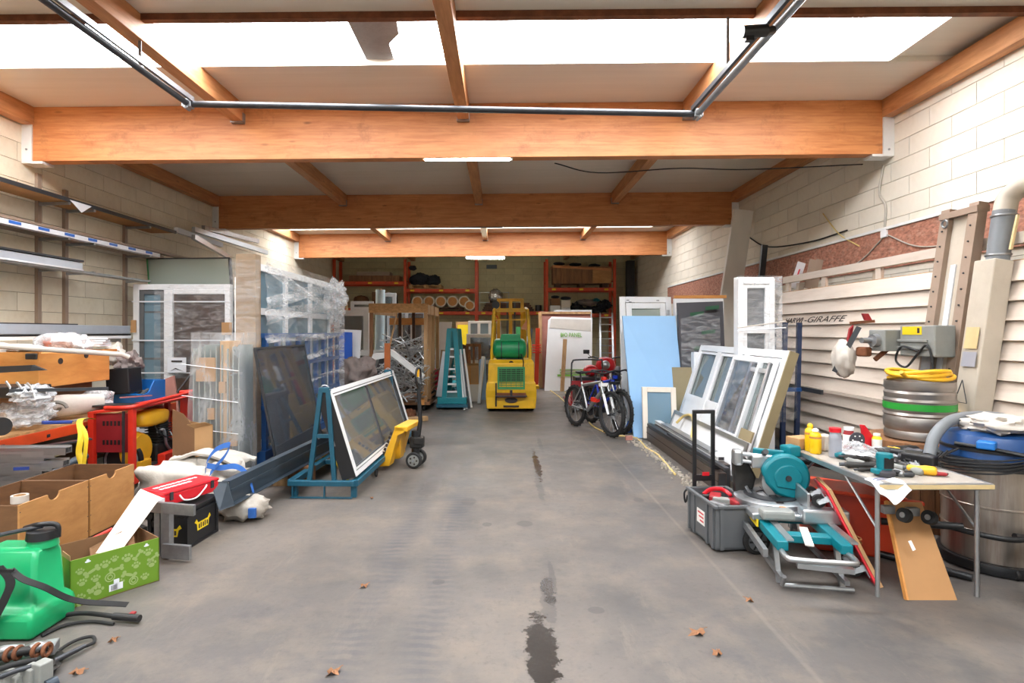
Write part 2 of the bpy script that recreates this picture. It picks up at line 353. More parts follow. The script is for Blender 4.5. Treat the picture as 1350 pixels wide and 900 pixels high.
# ---- floor: stained concrete
def floor_mat():
    m, n, b, out = nt('concrete'); L = n.links.new
    tc = N(n, 'TexCoord'); o = tc.outputs['Object']
    def noi(s, d=8, r=.65, sc=None):
        x = N(n, 'TexNoise', i_Scale=s, i_Detail=d, i_Roughness=r)
        if sc: mp = N(n, 'Mapping'); mp.inputs['Scale'].default_value = sc; L(o, mp.inputs[0]); L(mp.outputs[0], x.inputs[0])
        else: L(o, x.inputs[0])
        return x.outputs[0]
    def ramp(v_, a, b_, ca, cb):
        r = N(n, 'ValToRGB'); e = r.color_ramp.elements; e[0].position = a; e[1].position = b_; e[0].color = (*ca, 1); e[1].color = (*cb, 1); L(v_, r.inputs[0]); return r.outputs[0]
    def mix(f, a, c): x = N(n, 'Mix', data_type='RGBA'); L(f, x.inputs[0]); L(a, x.inputs[6]); x.inputs[7].default_value = (*srgb(*c), 1); return x.outputs[2]
    def mth(op, a, c): x = N(n, 'Math', operation=op); L(a, x.inputs[0]); (L(c, x.inputs[1]) if not isinstance(c, (int, float)) else setattr(x.inputs[1], 'default_value', c)); return x.outputs[0]
    W1, B1 = (1,1,1), (0,0,0)
    col = ramp(noi(.55), .34, .66, srgb(74,72,71), srgb(119,110,102))
    col = mix(ramp(noi(2.3), .46, .7, B1, (.6,)*3), col, (126,114,101))
    col = mix(ramp(noi(1.1, 10, .78), .5, .66, B1, (.7,)*3), col, (70,70,73))
    col = mix(ramp(noi(.9, 9, .8, (3,.6,1)), .56, .7, B1, (.4,)*3), col, (138,126,112))
    col = mix(ramp(noi(22, 5, .7), .54, .7, B1, (.5,)*3), col, (78,74,71))
    # tyre tracks: two bands of bars along Y
    sx = N(n, 'SeparateXYZ'); L(o, sx.inputs[0]); X_, Y_ = sx.outputs[0], sx.outputs[1]
    def band(c, wd): return mth('SUBTRACT', 1.0001, 0) if False else ramp(mth('ABSOLUTE', mth('ADD', X_, -c), 0), wd*.2, wd, (1,1,1), B1)
    wv = N(n, 'TexWave', i_Scale=4.2, i_Distortion=5, i_Detail=3); wv.bands_direction = 'Y'; L(o, wv.inputs[0])
    for c in (-.80, -.42):
        k = mth('MULTIPLY', band(c, .17), mth('MULTIPLY', ramp(wv.outputs[0], .3, .7, (.45,)*3, W1), ramp(noi(1.3), .36, .6, (.15,)*3, (.85,)*3)))
        col = mix(k, col, (72,72,76))
    # stains: noise-edged ellipses (x, y, rx, ry, soft, strength)
    nv = N(n, 'TexNoise', i_Scale=7.5, i_Detail=10, i_Roughness=.8); L(o, nv.inputs[0])
    def blot(cx, cy_, rx, ry, amp=.9, a=.75, b_=.9):
        mp = N(n, 'Mapping', vector_type='POINT'); mp.inputs['Location'].default_value = (-cx/rx, -cy_/ry, 0); mp.inputs['Scale'].default_value = (1/rx, 1/ry, 0); L(o, mp.inputs[0])
        ln = N(n, 'VectorMath', operation='LENGTH'); L(mp.outputs[0], ln.inputs[0])
        d = mth('ADD', ln.outputs['Value'], mth('MULTIPLY', mth('ADD', nv.outputs[0], -.5), amp*4)); return ramp(d, a, b_, W1, B1)
    damp = None; S = lambda px, py: G(px, py)
    def acc(cur, x): return x if cur is None else mth('MAXIMUM', cur, x)
    for (px, py, rx, ry) in ((612,600,.34,.5), (588,618,.22,.5), (570,640,.12,.5), (598,580,.55,.5), (470,560,.6,.6)):
        g = S(px, py); damp = acc(damp, blot(g.x, g.y, rx, ry, .35))
    col = mix(mth('MULTIPLY', damp, .62), col, (76,70,66))
    oil = None
    for (px, py, rx, ry, am) in ((712,870,.075,.30,.5), (722,795,.05,.32,.7), (728,760,.025,.3,.6), (711,640,.045,.7,.8), (706,605,.04,.8,.9), (712,585,.035,.6,.9), (786,804,.06,.05,.1), (692,690,.085,.09,.1), (642,691,.05,.06,.12), (618,661,.09,.14,.12), (578,767,.05,.05,.1), (842,659,.06,.1,.25)):
        g = S(px, py); oil = acc(oil, blot(g.x, g.y, rx, ry, am))
    o2 = None
    for (px, py, rx, ry, am) in ((714,858,.10,.42,.62), (708,878,.06,.16,.4), (723,778,.05,.22,.8), (708,612,.05,.8,.9)):
        g = S(px, py); o2 = acc(o2, blot(g.x, g.y, rx, ry, am))
    col = mix(mth('MULTIPLY', oil, .5), col, (62,60,60)); col = mix(mth('MULTIPLY', o2, .85), col, (34,30,28))
    # casting joints
    jn = ramp(mth('ABSOLUTE', mth('ADD', Y_, -5.45), 0), .004, .012, W1, B1); col = mix(mth('MULTIPLY', jn, .4), col, (110,90,76))
    jn = ramp(mth('ABSOLUTE', mth('ADD', X_, -1.5), 0), .006, .02, W1, B1); col = mix(mth('MULTIPLY', mth('MULTIPLY', jn, noi(3)), .22), col, (178,166,148))
    L(col, b.inputs['Base Color'])
    rg = N(n, 'MapRange', i_1=.3, i_2=.7, i_3=.42, i_4=.62); L(noi(1.4), rg.inputs[0])
    r2 = mth('SUBTRACT', rg.outputs[0], mth('MULTIPLY', mth('MAXIMUM', o2, mth('MULTIPLY', damp, .5)), .3)); L(r2, b.inputs['Roughness'])
    bp = N(n, 'Bump', i_Strength=.12, i_Distance=.02); L(noi(14, 8), bp.inputs['Height']); L(bp.outputs[0], b.inputs['Normal'])
floor_mat()
# ------------------------------------------------------------------ room shell
XL, XR, YF, YB, ZC = -6.2, 5.06, -.35, 21.5, 4.6
tz = lambda x: .0085*(x+.5)                                          # the roof rises slightly to the right
YBM = [2.49, 7.255, 12.02, 16.75]
struct('floor', MB().box(XL-.2, XR+.2, YF, YB+.2, -.12, 0), 'concrete')
struct('yard_ground', MB().box(-30, 30, -40, YF, -.14, -.02), mat('yard', (128,126,122), .9, 0, .2, 3))
def blockwall(name, base, mt, org, u, n, L, z0, rows, bl, bh, zrest):
    w_ = struct(name, base, 'mortar'); u = V(u); n = V(n); g = .007
    me = None; cnt = 0; rest = MB()
    mb = MB().ob((0,0,0), u*(bl-g), V((0,0,bh-g)), n*.016); hb = MB().ob((0,0,0), u*(bl/2-g), V((0,0,bh-g)), n*.016)
    full = half = None
    for r in range(int(z0/bh)+rows):
        z = r*bh; off = (r % 2)*bl/2; x = 0
        if z > ZC+.1: break
        x = -off if off else 0
        while x < L-.02:
            lo = max(x, 0); hi = min(x+bl, L); p = V(org)+u*lo+V((0,0,z))
            isfull = abs(hi-lo-bl) < 1e-4
            if z < z0 or cnt >= 290 or hi-lo < .1:
                rest.ob(p, u*(hi-lo-g), V((0,0,bh-g)), n*.016)
            else:
                if isfull and full: ob = bpy.data.objects.new('block', full.data); C.objects.link(ob); ob.parent = w_; ob.location = p
                elif isfull: full = ob = mb.build('block', mt, None); ob.parent = w_; ob.location = p
                else: ob = MB().ob((0,0,0), u*(hi-lo-g), V((0,0,bh-g)), n*.016).build('block', mt, None); ob.parent = w_; ob.location = p
                cnt += 1
            x += bl
    if rest.v: stuff(rest.build('block_courses', mt, w_))
    return w_
blockwall('wall_left', MB().box(XL-.2, XL-.016, YF, YB, 0, 4.9), 'block_left', (XL-.016, 6.4, 0), (0,1,0), (1,0,0), YB-6.4, 1.44, 14, .78, .24, 0)
blockwall('wall_right', MB().box(XR+.016, XR+.2, YF, YB, 0, 4.9), 'block_right', (XR+.016, 5.0, 0), (0,1,0), (-1,0,0), YB-5, 2.4, 10, .66, .24, 0)
blockwall('wall_back', MB().box(XL-.2, XR+.2, YB+.016, YB+.2, 0, 4.9), 'block_back', (XL, YB+.016, 0), (1,0,0), (0,-1,0), XR-XL, 1.9, 12, .70, .24, 0)
m = MB().box(XL, -3.7, YF-.25, YF, 0, 4.9); m.box(2.4, XR, YF-.25, YF, 0, 4.9); m.box(-3.7, 2.4, YF-.25, YF, 4.05, 4.9); struct('wall_front', m, 'block_right')
# roof: sandwich panels one metre wide, translucent panels among them
ce = struct('ceiling', MB().prism([(XL-.2,YF,ZC+tz(XL)+.10), (XR+.2,YF,ZC+tz(XR)+.10), (XR+.2,YF,ZC+tz(XR)+.14), (XL-.2,YF,ZC+tz(XL)+.14)], (0,YB-YF+.2,0)), 'ceil')
def slab(x0, x1, y0, y1, dz=0, th=.09):
    return MB().prism([(x0,y0,ZC+tz(x0)+dz), (x1,y0,ZC+tz(x1)+dz), (x1,y0,ZC+tz(x1)+dz+th), (x0,y0,ZC+tz(x0)+dz+th)], (0,y1-y0,0))
SKY = [(1,.45,1.42), (2,5.25,6.22), (3,15.05,16.05)]
ys = [YF, .45, 1.42, 2.4, 3.35, 4.3, 5.25, 6.22, 7.25, 8.25, 9.25, 10.25, 11.25, 12.15, 13.1, 14.05, 15.05, 16.05, 17.0, 18, 19, 20, 21.5]
for a, b_ in zip(ys, ys[1:]):
    k = [s for s in SKY if abs(s[1]-a) < .01]
    if k: slab(4.3, XR, a, b_-.004, .06).build('ceiling_panel', 'ceil', ce)
    else: slab(XL, XR, a, b_-.004).build('ceiling_panel', 'ceil', ce)
for i, a, b_ in SKY:
    wn = struct('window_%d' % i, slab(XL, 4.3, a, b_, .085, .02), 'skylight_dull' if i == 3 else 'skylight_glow')
    xs = [XL+1.5*k for k in range(8)]
    slab(XL, 4.3, a, a+.03, -.005, .085).build('edge_trim', 'ceil', wn); slab(XL, 4.3, b_-.03, b_, -.005, .085).build('edge_trim', 'ceil', wn)
    slab(4.27, 4.3, a, b_, -.005, .085).build('edge_trim', 'ceil', wn)
mat('flash', (150,146,146), .6, 0, .2, 3, dirt=(90,70,60), dirtk=.6)
m = MB(); q = lambda px, py: P(px, py, (ZC-CH+.05)*F/(HY-py))
m.prism([q(452,16), q(494,16), q(522,22), q(526,45), q(513,58), q(520,79), q(483,79)], (0,0,.008)); solo('flashing_sheet', m, 'flash', 'dirty grey sheet stuck across the front translucent roof strip', 'sheet')
# dark steel rail at the near edge of the front skylight
solo('steel_angle_rail', MB().ob((XL, 5.16, ZC+tz(XL)-.06), (XR-XL,0,tz(XR)-tz(XL)), (0,.07,0), (0,0,.06)), 'rust', 'thin rusty steel angle along the near edge of front skylight', 'rail')
# beams
BL = ['glulam roof beam nearest the open doorway, behind the camera', 'big orange glulam roof beam in front with lit tube lamp below', 'middle glulam roof beam, second deep one from the front', 'rearmost glulam roof beam above the back storage racks']
for i, y in enumerate(YBM):
    t = T('roof_beam', BL[i], 'beam', (-.5, y, 3.9), 0, 'glulam roof beams')
    x0, x1 = XL+.13, XR-.14
    MB().prism([(x0,y,3.9+tz(x0)), (x1,y,3.9+tz(x1)), (x1,y,ZC+tz(x1)), (x0,y,ZC+tz(x0))], (0,.16,0)).build('timber', 'glulam', t, bev=.006)
    for xa, xb, s in ((XL, x0, 1), (x1, XR, -1)):
        sh = MB().box(xa, xb, y-.015, y+.19, 3.87+tz(xa), 4.58+tz(xa)).build('wall_bracket', 'white_steel', t)
        m = MB(); e = x0+.0 if s > 0 else x1
        m.box(min(e, e+s*.14), max(e, e+s*.14), y-.015, y+.175, 3.865+tz(e), 3.895+tz(e)); m.build('bearing_plate', 'white_steel', sh)
        m = MB(); cx = (xa+xb)/2
        for zz in (4.0, 4.45): m.cyl((cx, y-.024, zz), (cx, y-.012, zz), .014, n=8)
        m.build('bolt', 'galv', sh)
PX = [(-6.12,'wall plate purlin along the left wall'), (-3.40,'purlin left of centre'), (-.50,'centre purlin'), (2.41,'purlin right of centre'), (4.98,'wall plate purlin along the right wall')]
BAY = [' in front of the big front beam', ' between front and middle beams', ' between middle and rear beams', ' behind the rear beam']
for i in range(4):
    y0 = YBM[i]+.16; y1 = YBM[i+1] if i < 3 else YB
    for x, lb in PX:
        if i == 0: yy0 = YBM[0]+.16
        t = T('roof_purlin', 'wooden roof '+lb+BAY[i], 'purlin', (x, (y0+y1)/2, 4.36), 0, 'roof purlins')
        wd = .15 if abs(x) < 4 else .14
        a, b_ = (x-wd/2, x+wd/2); a = max(a, XL); b_ = min(b_, XR)
        MB().box(a, b_, y0, y1, 4.37+tz(x), ZC+tz(x)).build('timber', 'purlin_wood', t, bev=.004)
        if abs(x) < 4:
            for ye, s in ((y0, 1), (y1, -1)):
                if ye >= YB: continue
                m = MB(); m.box(x-wd/2-.006, x-wd/2, min(ye,ye+s*.07), max(ye,ye+s*.07), 4.36+tz(x), 4.48+tz(x)); m.box(x+wd/2, x+wd/2+.006, min(ye,ye+s*.07), max(ye,ye+s*.07), 4.36+tz(x), 4.48+tz(x))
                m.box(x-wd/2-.006, x+wd/2+.006, min(ye,ye+s*.07), max(ye,ye+s*.07), 4.355+tz(x), 4.37+tz(x)); m.build('joist_hanger', 'galv', t)
# sectional door tracks under the roof
t = T('door_track', 'grey overhead door rails joined by a bar below the roof', 'rail', (-.6, 6, 4.0))
A, B = P(248,137,6.0), P(920,150,6.0)
MB().tube([A, V((A.x, -.2, A.z))], .032, 10).build('side_rail', 'dark_steel', t, smooth=40)
MB().bar(A+V((.05,.0,.045)), V((A.x+.05, -.2, A.z+.045)), .03, .05).build('side_rail', 'galv', t)
MB().tube([B, V((B.x, -.2, B.z))], .032, 10).build('side_rail', 'galv', t, smooth=40)
MB().bar(B+V((-.06,0,.05)), V((B.x-.06, -.2, B.z+.05)), .03, .05).build('side_rail', 'dark_steel', t)
MB().tube([A, B], .034, 10).build('cross_bar', 'dark_steel', t, smooth=40)
for p in (A, B):
    m = MB(); m.cbox(p, .09, .09, .085); m.cyl(p+V((0,-.06,-.05)), p+V((0,.03,-.05)), .02); m.build('corner_joint', 'galv', t, bev=.006)
p = P(1000,42,4.15); m = MB(); m.cyl(p+V((-.12,0,0)), p+V((.06,0,.01)), .045, n=14); m.cyl(p+V((.05,0,0)), p+V((.12,.03,.03)), .03); m.box(p.x-.1,p.x-.04,p.y-.02,p.y+.02,p.z-.07,p.z); m.build('roller_carriage', 'black_plastic', t, smooth=40)
for xx, zz in ((A.x, A.z), (B.x, B.z)):
    for yy in (5.2, 3.2):
        MB().bar((xx,yy,zz), (xx,yy,ZC+tz(xx)), .03, .004).build('hanger_strap', 'galv', t)
# fluorescent lamps
def lamp(px, py, Y, lit, label):
    t = T('tube_lamp', label, 'lamp', P(px, py, Y), 0, 'fluorescent tube lamps'); c = P(px, py, Y)
    MB().cbox(c+V((0,0,.035)), 1.18, .11, .04).build('housing', 'white_pvc', t, bev=.008)
    m = MB(); m.tube([c+V((-.57,0,-.005)), c+V((-.55,0,-.012)), c+V((.55,0,-.012)), c+V((.57,0,-.005))], [.03,.045,.045,.03], 12); m.build('diffuser', 'tube_light' if lit else 'grey_plastic', t, smooth=50)
    for s in (-1, 1): MB().cbox(c+V((s*.58,0,.005)), .03, .11, .09).build('end_cap', 'white_pvc', t, bev=.006)
    for s in (-.3, .3): MB().cbox(c+V((s,.0,.075)), .03, .05, .04).build('mounting_clip', 'galv', t)
lamp(616, 206, 7.33, True, 'lit white tube lamp under the big front beam')
lamp(628, 297, 12.1, False, 'unlit tube lamp under the middle roof beam')
lamp(640, 339, 16.83, True, 'lit tube lamp under the rear roof beam')
# cable drooping below front beam, wall cables
solo('ceiling_cable', MB().tube(spl([(.7,7.5,3.9), (1.3,7.6,3.80), (2.4,7.6,3.86), (3.3,7.55,3.83), (4.85,7.55,3.90)]), .008, 6), 'black_rubber', 'thin dark cable drooping under the big front beam', 'cable')
solo('wall_conduit', MB().tube(spl([(XR-.02,7.42,3.85), (XR-.02,7.5,3.5), (XR-.02,7.38,3.3), (XR-.02,7.4,2.98)]), .014, 8), 'wire_grey', 'pale grey conduit running down the right wall from beam', 'conduit')
m = MB().cbox((XR-.03,7.38,2.94), .05, .11, .11); solo('junction_box', m, 'white_pvc', 'small white junction box on brown board, right wall', 'junction box', bev=.008)
solo('wall_cable', MB().tube(spl([(XR-.02,11.9,3.86), (XR-.02,11.4,3.55), (XR-.02,10.6,3.25), (XR-.02,9.2,3.12), (XR-.02,8.2,3.13)]), .012, 6), 'black_rubber', 'dark cable sagging along right wall from middle beam', 'cable')
for k, (a, b_, lb) in enumerate((((7.36,2.92), (8.3,2.55), 'pale cable from junction box running left across brown board'), ((7.34,2.92), (6.3,2.62), 'pale cable from junction box running right to the saw'), ((8.8,3.5), (7.9,2.85), 'yellowish cable end hanging above the brown board'))):
    y0, z0 = a; y1, z1 = b_
    solo('wall_cable', MB().tube(spl([(XR-.03,y0,z0), (XR-.04,(y0+y1)/2,(z0+z1)/2-.08), (XR-.03,y1,z1)]), .009, 6), 'cream_hose' if k == 2 else 'wire_grey', lb, 'cable')
# brown flake board strip with white ledge along right wall, dark down pipe in the back corner
t = T('flake_board_strip', 'reddish brown flake board strip along the white right wall', 'board', (XR-.02, 10, 2.5))
for k in range(5):
    y = 4.9+k*2.44; MB().box(XR-.024, XR-.002, y, y+2.43, 2.48, 2.98).build('board', 'osb_brown', t)
MB().box(XR-.045, XR-.0, 4.9, 17, 2.985, 3.02).build('ledge', 'white_steel', t)
solo('down_pipe', MB().box(4.66, 4.94, 20.9, 21.2, 0, 4.3), 'dark_steel', 'dark square steel column in the back right corner', 'column')
# ================================================================== LEFT SIDE
# ---- wall shelves on rails
for k, (px, lb) in enumerate(((48,'nearest steel shelf rail on left wall, above the wooden case'), (84,'steel shelf rail on left wall, second from the front'), (163,'steel shelf rail on left wall beside brown panelled door'))):
    Y = F*6.2/(HX-px); t = T('shelf_rail', lb, 'rail', (XL+.03, Y, .9), 0, 'shelf rails on the left wall')
    MB().box(XL, XL+.045, Y-.03, Y+.03, .9, 3.75-k*.1).build('upright', 'rail_brown', t)
    for z in (3.33, 2.86, 2.45): MB().ob((XL+.04,Y-.02,z), (.40,0,.012), (0,.04,0), (0,0,.035)).build('arm', 'galv', t)
t = T('wall_shelf', 'long brown chipboard shelf high on the left wall', 'shelf', (-5.98, 8, 3.38))
MB().box(XL+.01, -5.75, 6.0, 9.9, 3.385, 3.405).build('board', 'ply', t)
MB().box(-5.77, -5.745, 6.0, 9.9, 3.375, 3.425).build('edge_strip', 'dark_steel', t)
solo('torn_label', MB().prism([(-5.74,7.45,3.40), (-5.74,7.85,3.40), (-5.74,7.66,3.27)], (.003,0,0)), 'paper', 'torn white paper flap hanging from the chipboard wall shelf', 'paper')
t = T('taped_profiles', 'bundle of profiles in white and blue tape on wall shelf arms', 'profile', (-5.8, 8, 2.9))
for k in range(3): MB().box(-6.1+.12*k, -6.0+.12*k, 5.9, 9.95-.25*k, 2.90, 2.985-.012*k).build('profile', ('rail_brown','rail_brown','tape_white')[k], t)
for k in range(7): MB().box(-5.759, -5.756, 6.55+k*.42, 6.72+k*.42, 2.92, 2.955).build('tape_mark', 'tape_blue', t)
solo('profile_bar', MB().box(-6.05, -5.93, 6.2, 11.0, 2.95+.06, 3.04), 'rail_brown', 'thin brown strip lying over the taped profiles on left wall', 'profile')
t = T('cladding_profile', 'pale blue cladding profile on lowest arms of left wall', 'profile', (-5.8, 7, 2.50))
MB().prism([(-6.05,5.6,2.49), (-5.74,5.6,2.49), (-5.74,5.6,2.585), (-5.8,5.6,2.60), (-6.05,5.6,2.62)], (0,2.08,0)).build('body', 'pale_blue_alu', t)
MB().box(-6.06, -5.735, 5.6, 7.70, 2.60, 2.625).build('lip', 'dark_steel', t); MB().box(-5.735,-5.725,5.6,7.68,2.48,2.50).build('lip','tape_white',t)
solo('steel_profile', MB().ob((-5.9,6.0,2.455), (.16,0,0), (-.02,3.15,0), (0,0,.03)), 'galv', 'long flat grey profile below pale blue cladding on left wall', 'profile')
# profiles poking out beyond the shelf
ES = [((255,302),(352,333),10.3,12.6,'pale_blue_alu'), ((268,300),(340,318),10.9,13,'galv'), ((232,303),(292,323),9.9,11.6,'tape_white'), ((255,312),(300,338),10.3,11.6,'alu')]
EL = ['pale blue profile end beyond the chipboard shelf, left wall','grey steel profile high on left wall near middle beam','white wrapped tube at the far end of the chipboard shelf','thin aluminium bar slanting down from shelf on left wall']
for (a, b_, y0, y1, mt), lb in zip(ES, EL):
    p, q_ = P(*a, y0), P(*b_, y1); p.x = max(p.x, XL+.1); q_.x = max(q_.x, XL+.1)
    solo('metal_profile', MB().bar(p, q_, .07, .09), mt, lb, 'profile', 'profiles on the left wall')
# silver profiles at eye height
t = T('blind_casing', 'long pale blue aluminium casing at eye height on left wall', 'casing', (-5.4, 7, 1.6))
MB().box(-5.56, -5.40, 5.6, 8.15, 1.62, 1.735).build('body', 'pale_blue_alu', t, bev=.006); MB().box(-5.56,-5.39,5.6,8.15,1.595,1.618).build('seal','black_plastic',t); MB().box(-5.56,-5.385,5.6,8.15,1.555,1.592).build('lower_rail','white_pvc',t)
MB().box(-5.52,-5.44,5.6,7.2,1.736,1.75).build('strip','dark_steel',t)
for y, lb in ((5.9,'near'), (7.9,'far')):
    solo('casing_bracket', MB().box(XL, -5.4, y, y+.05, 1.50, 1.553), 'galv', lb+' steel wall arm carrying the pale blue casing', 'bracket')
# ---- framed balcony door with brown panel
t = T('door_element', 'white framed door element with brown panel and side glass, film wrapped', 'door', (-5.1, 9, 0))
x0, x1, y0 = -5.92, -4.36, 9.0
fr((x0,y0,0), (1,0,0), (0,0,1), x1-x0, 2.41, .09, .09, (0,1,0)).build('frame', 'white_pvc', t, bev=.006)
MB().box(-5.42, -5.28, y0-.01, y0+.08, .09, 2.32).build('mullion', 'white_pvc', t, bev=.006)
fr((x0+.09,y0+.02,.09), (1,0,0), (0,0,1), .41, 2.23, .07, .05, (0,1,0)).build('side_light_sash', 'grey_plastic', t)
MB().box(x0+.16, -5.49, y0+.04, y0+.05, .16, 2.25).build('glass_pane', 'pane_blue', t)
for zz in (1.2, 1.95): MB().box(x0+.16, -5.49, y0+.035, y0+.055, zz, zz+.03).build('glazing_bar', 'grey_plastic', t)
MB().box(-5.28, x1-.09, y0+.03, y0+.06, .09, 2.27).build('door_leaf', 'door_brown', t)
MB().box(-5.28, x1-.09, y0-.005, y0+.04, 2.25, 2.33).build('head_rail', 'white_pvc', t, bev=.008)
for z in (2.12, 1.5, .98): MB().box(x0-.01, x1+.01, y0-.016, y0-.012, z, z+.02).build('strap', 'tape_white', t)
m = MB().grid(lambda u, v_: (x0+.35+u*1.22, y0-.02-.03*noise.noise(V((u*4,v_*9,2))), .9+v_*1.5), 14, 20); m.build('stretch_film', 'film', t)
for px, py in ((175,430), (298,433)): MB().cbox(P(px+1,py,8.97), .16 if px > 200 else .08, .015, .2).build('corner_card', 'cardboard', t)
n_ = MB().cbox(P(233,481,8.95), .30, .004, .24).build('notice_sheet', 'paper', t); MB().cbox(P(233,476,8.94), .17, .003, .025).build('print_line', 'ink', n_)
m = MB(); p = P(233,485,8.94); m.prism([p+V((-.11,0,-.05)), p+V((-.02,0,0)), p+V((.11,0,-.05)), p+V((-.02,0,-.012))], (0,-.003,0)); m.build('print_mark', 'ink', n_)
# ---- green glass sheet behind it
t = T('glass_sheet', 'large greenish glass sheet standing behind the brown panelled door', 'glass', (-5, 9.5, 0))
o, u, v_ = P(196,425,9.6), None, None
a, b_, c_, d_ = P(212,610,9.30), P(318,610,9.30), P(303,340,9.6), P(194,341,9.6)
for q_ in (a, b_): q_.z = .02
MB().prism([a, b_, c_, d_], (0,.012,0)).build('sheet', 'pane_green', t)
MB().bar(b_+V((.0,-.004,0)), c_+V((0,-.004,0)), .05, .035, (1,0,0)).build('edge_strip', 'dark_steel', t); MB().bar(d_, c_, .03, .02).build('edge_strip', 'dark_steel', t); MB().bar(a, d_, .02, .02).build('edge_strip', 'green_grille', t)
# ---- wrapped glass rack (blue bars)
t = T('glass_rack', 'blue steel glass rack holding window frames wrapped in film', 'rack', (-3.0, 7.9, 0))
rx = -2.72
for y in (6.45, 9.35): MB().box(-3.5, rx, y-.05, y+.05, .08, .18).build('base_rail', 'blue_steel', t)
MB().box(rx-.08, rx+.02, 6.4, 9.4, .18, .28).build('base_rail', 'blue_steel', t); MB().box(-3.5, -3.4, 6.4, 9.4, .18, .28).build('base_rail', 'blue_steel', t)
for k in range(9):
    y = 6.5+k*.355; MB().box(rx-.05, rx, y-.035, y+.035, .28, 1.62).build('upright_bar', 'blue_steel', t)
for z in (.75, 1.2, 1.58): MB().box(rx-.055, rx+.004, 6.42, 9.38, z, z+.05).build('cross_rail', 'blue_steel', t)
for y in (6.5, 9.3):
    for x in (-3.45, -2.8): m = MB(); m.torus((x,y,.05), .033, .017, 'X', 16, 6); m.build('castor', 'black_rubber', t, smooth=50)
mat('frame_side', (150,128,104), .6, 0, .15, 6, (1,1,4))
# window frames standing in the rack
for k, (xx, zt, y0, y1, lb) in enumerate(((-2.84,2.45,6.45,9.3,'white window frame nearest aisle in the blue glass rack'), (-2.98,2.38,6.6,9.2,'second white window frame from aisle in blue glass rack'), (-3.12,2.3,6.7,9.1,'third white window frame from aisle in blue glass rack'))):
    w_ = T('window_unit', lb, 'window', (xx, (y0+y1)/2, .28), 0, 'window frames in the blue rack')
    fr((xx,y0,.285), (0,1,0), (0,0,1), y1-y0, zt-.285, .085, .075, (-1,0,0)).build('frame', 'white_pvc', w_, bev=.005)
    for j in (1, 2): yy = y0+(y1-y0)*j/3; MB().box(xx-.07, xx, yy-.05, yy+.05, .37, zt-.085).build('mullion', 'white_pvc', w_)
    MB().box(xx-.07, xx-.005, y0+.085, y1-.085, 1.85, 1.93).build('transom', 'white_pvc', w_)
    MB().box(xx-.045, xx-.035, y0+.08, y1-.08, .36, zt-.08).build('glass_pane', 'pane_blue', w_)
solo('profile_stack', MB().box(-2.98, -2.76, 6.28, 6.42, .285, 2.52), 'frame_side', 'tall beige profile bundle at near end of the blue rack', 'profile')
gs = T('glass_stack', 'stack of glass panes on edge wrapped in cloudy film by rack', 'glass', (-3.2, 6.2, 0))
for k in range(9):
    x = -3.28+k*.06; MB().ob((x,5.95,.02), (.014,0,0), (0,.42,0), (-.0,0,1.45+.02*(k % 3))).build('pane', 'pane_green', gs)
for k in range(4): MB().cbox((-3.2+.12*k, 5.945, .5+.28*(k % 3)), .07, .03, .12).build('cork_pad', 'cardboard', gs)
MB().box(-3.0, -2.9, 5.97, 6.25, .02, 1.55).build('edge_post', 'raw_wood', gs); MB().cbox((-3.13,5.93,1.25), .2, .02, .25).build('corner_card', 'cardboard', gs)
def wrapf(u, v_):
    a = u*1.75*math.pi+math.pi*.98; w_ = 1+.05*noise.noise(V((u*14,v_*3,1)))+(.12*(1-v_))*abs(noise.noise(V((u*7,1,5))))
    sx = math.copysign(abs(math.cos(a))**.4, math.cos(a)); sy = math.copysign(abs(math.sin(a))**.4, math.sin(a))
    return (-3.04+.32*sx*w_*(1-.14*v_*(sx < 0)), 6.1+.21*sy*w_, .02+1.62*v_)
MB().grid(wrapf, 60, 16).build('film_cover', 'film_soft', gs, smooth=60)
for z in (.62, .95, 1.28): MB().tube([(-3.36,5.885,z+.03), (-3.1,5.865,z), (-2.76,5.87,z-.04)], .004, 5).build('strap', 'tape_white', gs)
def wr(u, v_):                                                      # film around the rack's aisle side
    y = 6.35+u*3.1; k = noise.fractal(V((u*5,v_*4,3)), .8, 2, 3)
    return (rx+.035+.03*k+.04*math.sin(v_*3), y, .42+v_*2.06-.02*k)
sh = T('film_wrap', 'cloudy stretch film wound round the blue glass rack', 'film', (rx, 7.9, .4))
MB().grid(wr, 40, 30).build('side_film', 'film', sh, smooth=60)
MB().grid(lambda u, v_: (-3.04+u*.34, 6.25+.02*noise.noise(V((u*5,v_*5,1))), 1.5+v_*.95), 12, 12).build('end_film', 'film', sh, smooth=60)
MB().grid(lambda u, v_: (-2.66-u*.9, 9.46+.03*noise.noise(V((u*5,v_*9,6))), .35+v_*2.1), 12, 24).build('end_film', 'film_thick', sh, smooth=60)
for k, (z0, z1, dz) in enumerate(((1.72,2.06,.05), (1.5,1.58,.03), (2.3,1.9,.04), (1.2,1.35,.03), (.9,.98,.02), (1.9,2.35,.05))):
    MB().grid(lambda u, v_: (rx+.05+.015*math.sin(u*9+v_*5+k), 6.35+u*3.1, z0+(z1-z0)*u+v_*dz*3+.02*math.sin(u*6+k)), 24, 4).build('film_fold', 'film_thick', sh, smooth=60)
solo('film_bunch', MB().blob((-2.72,9.15,2.16), (.16,.3,.32), .5, 3, 3), 'film_thick', 'bunched cloudy film at far top corner of blue rack', 'film', smooth=60)
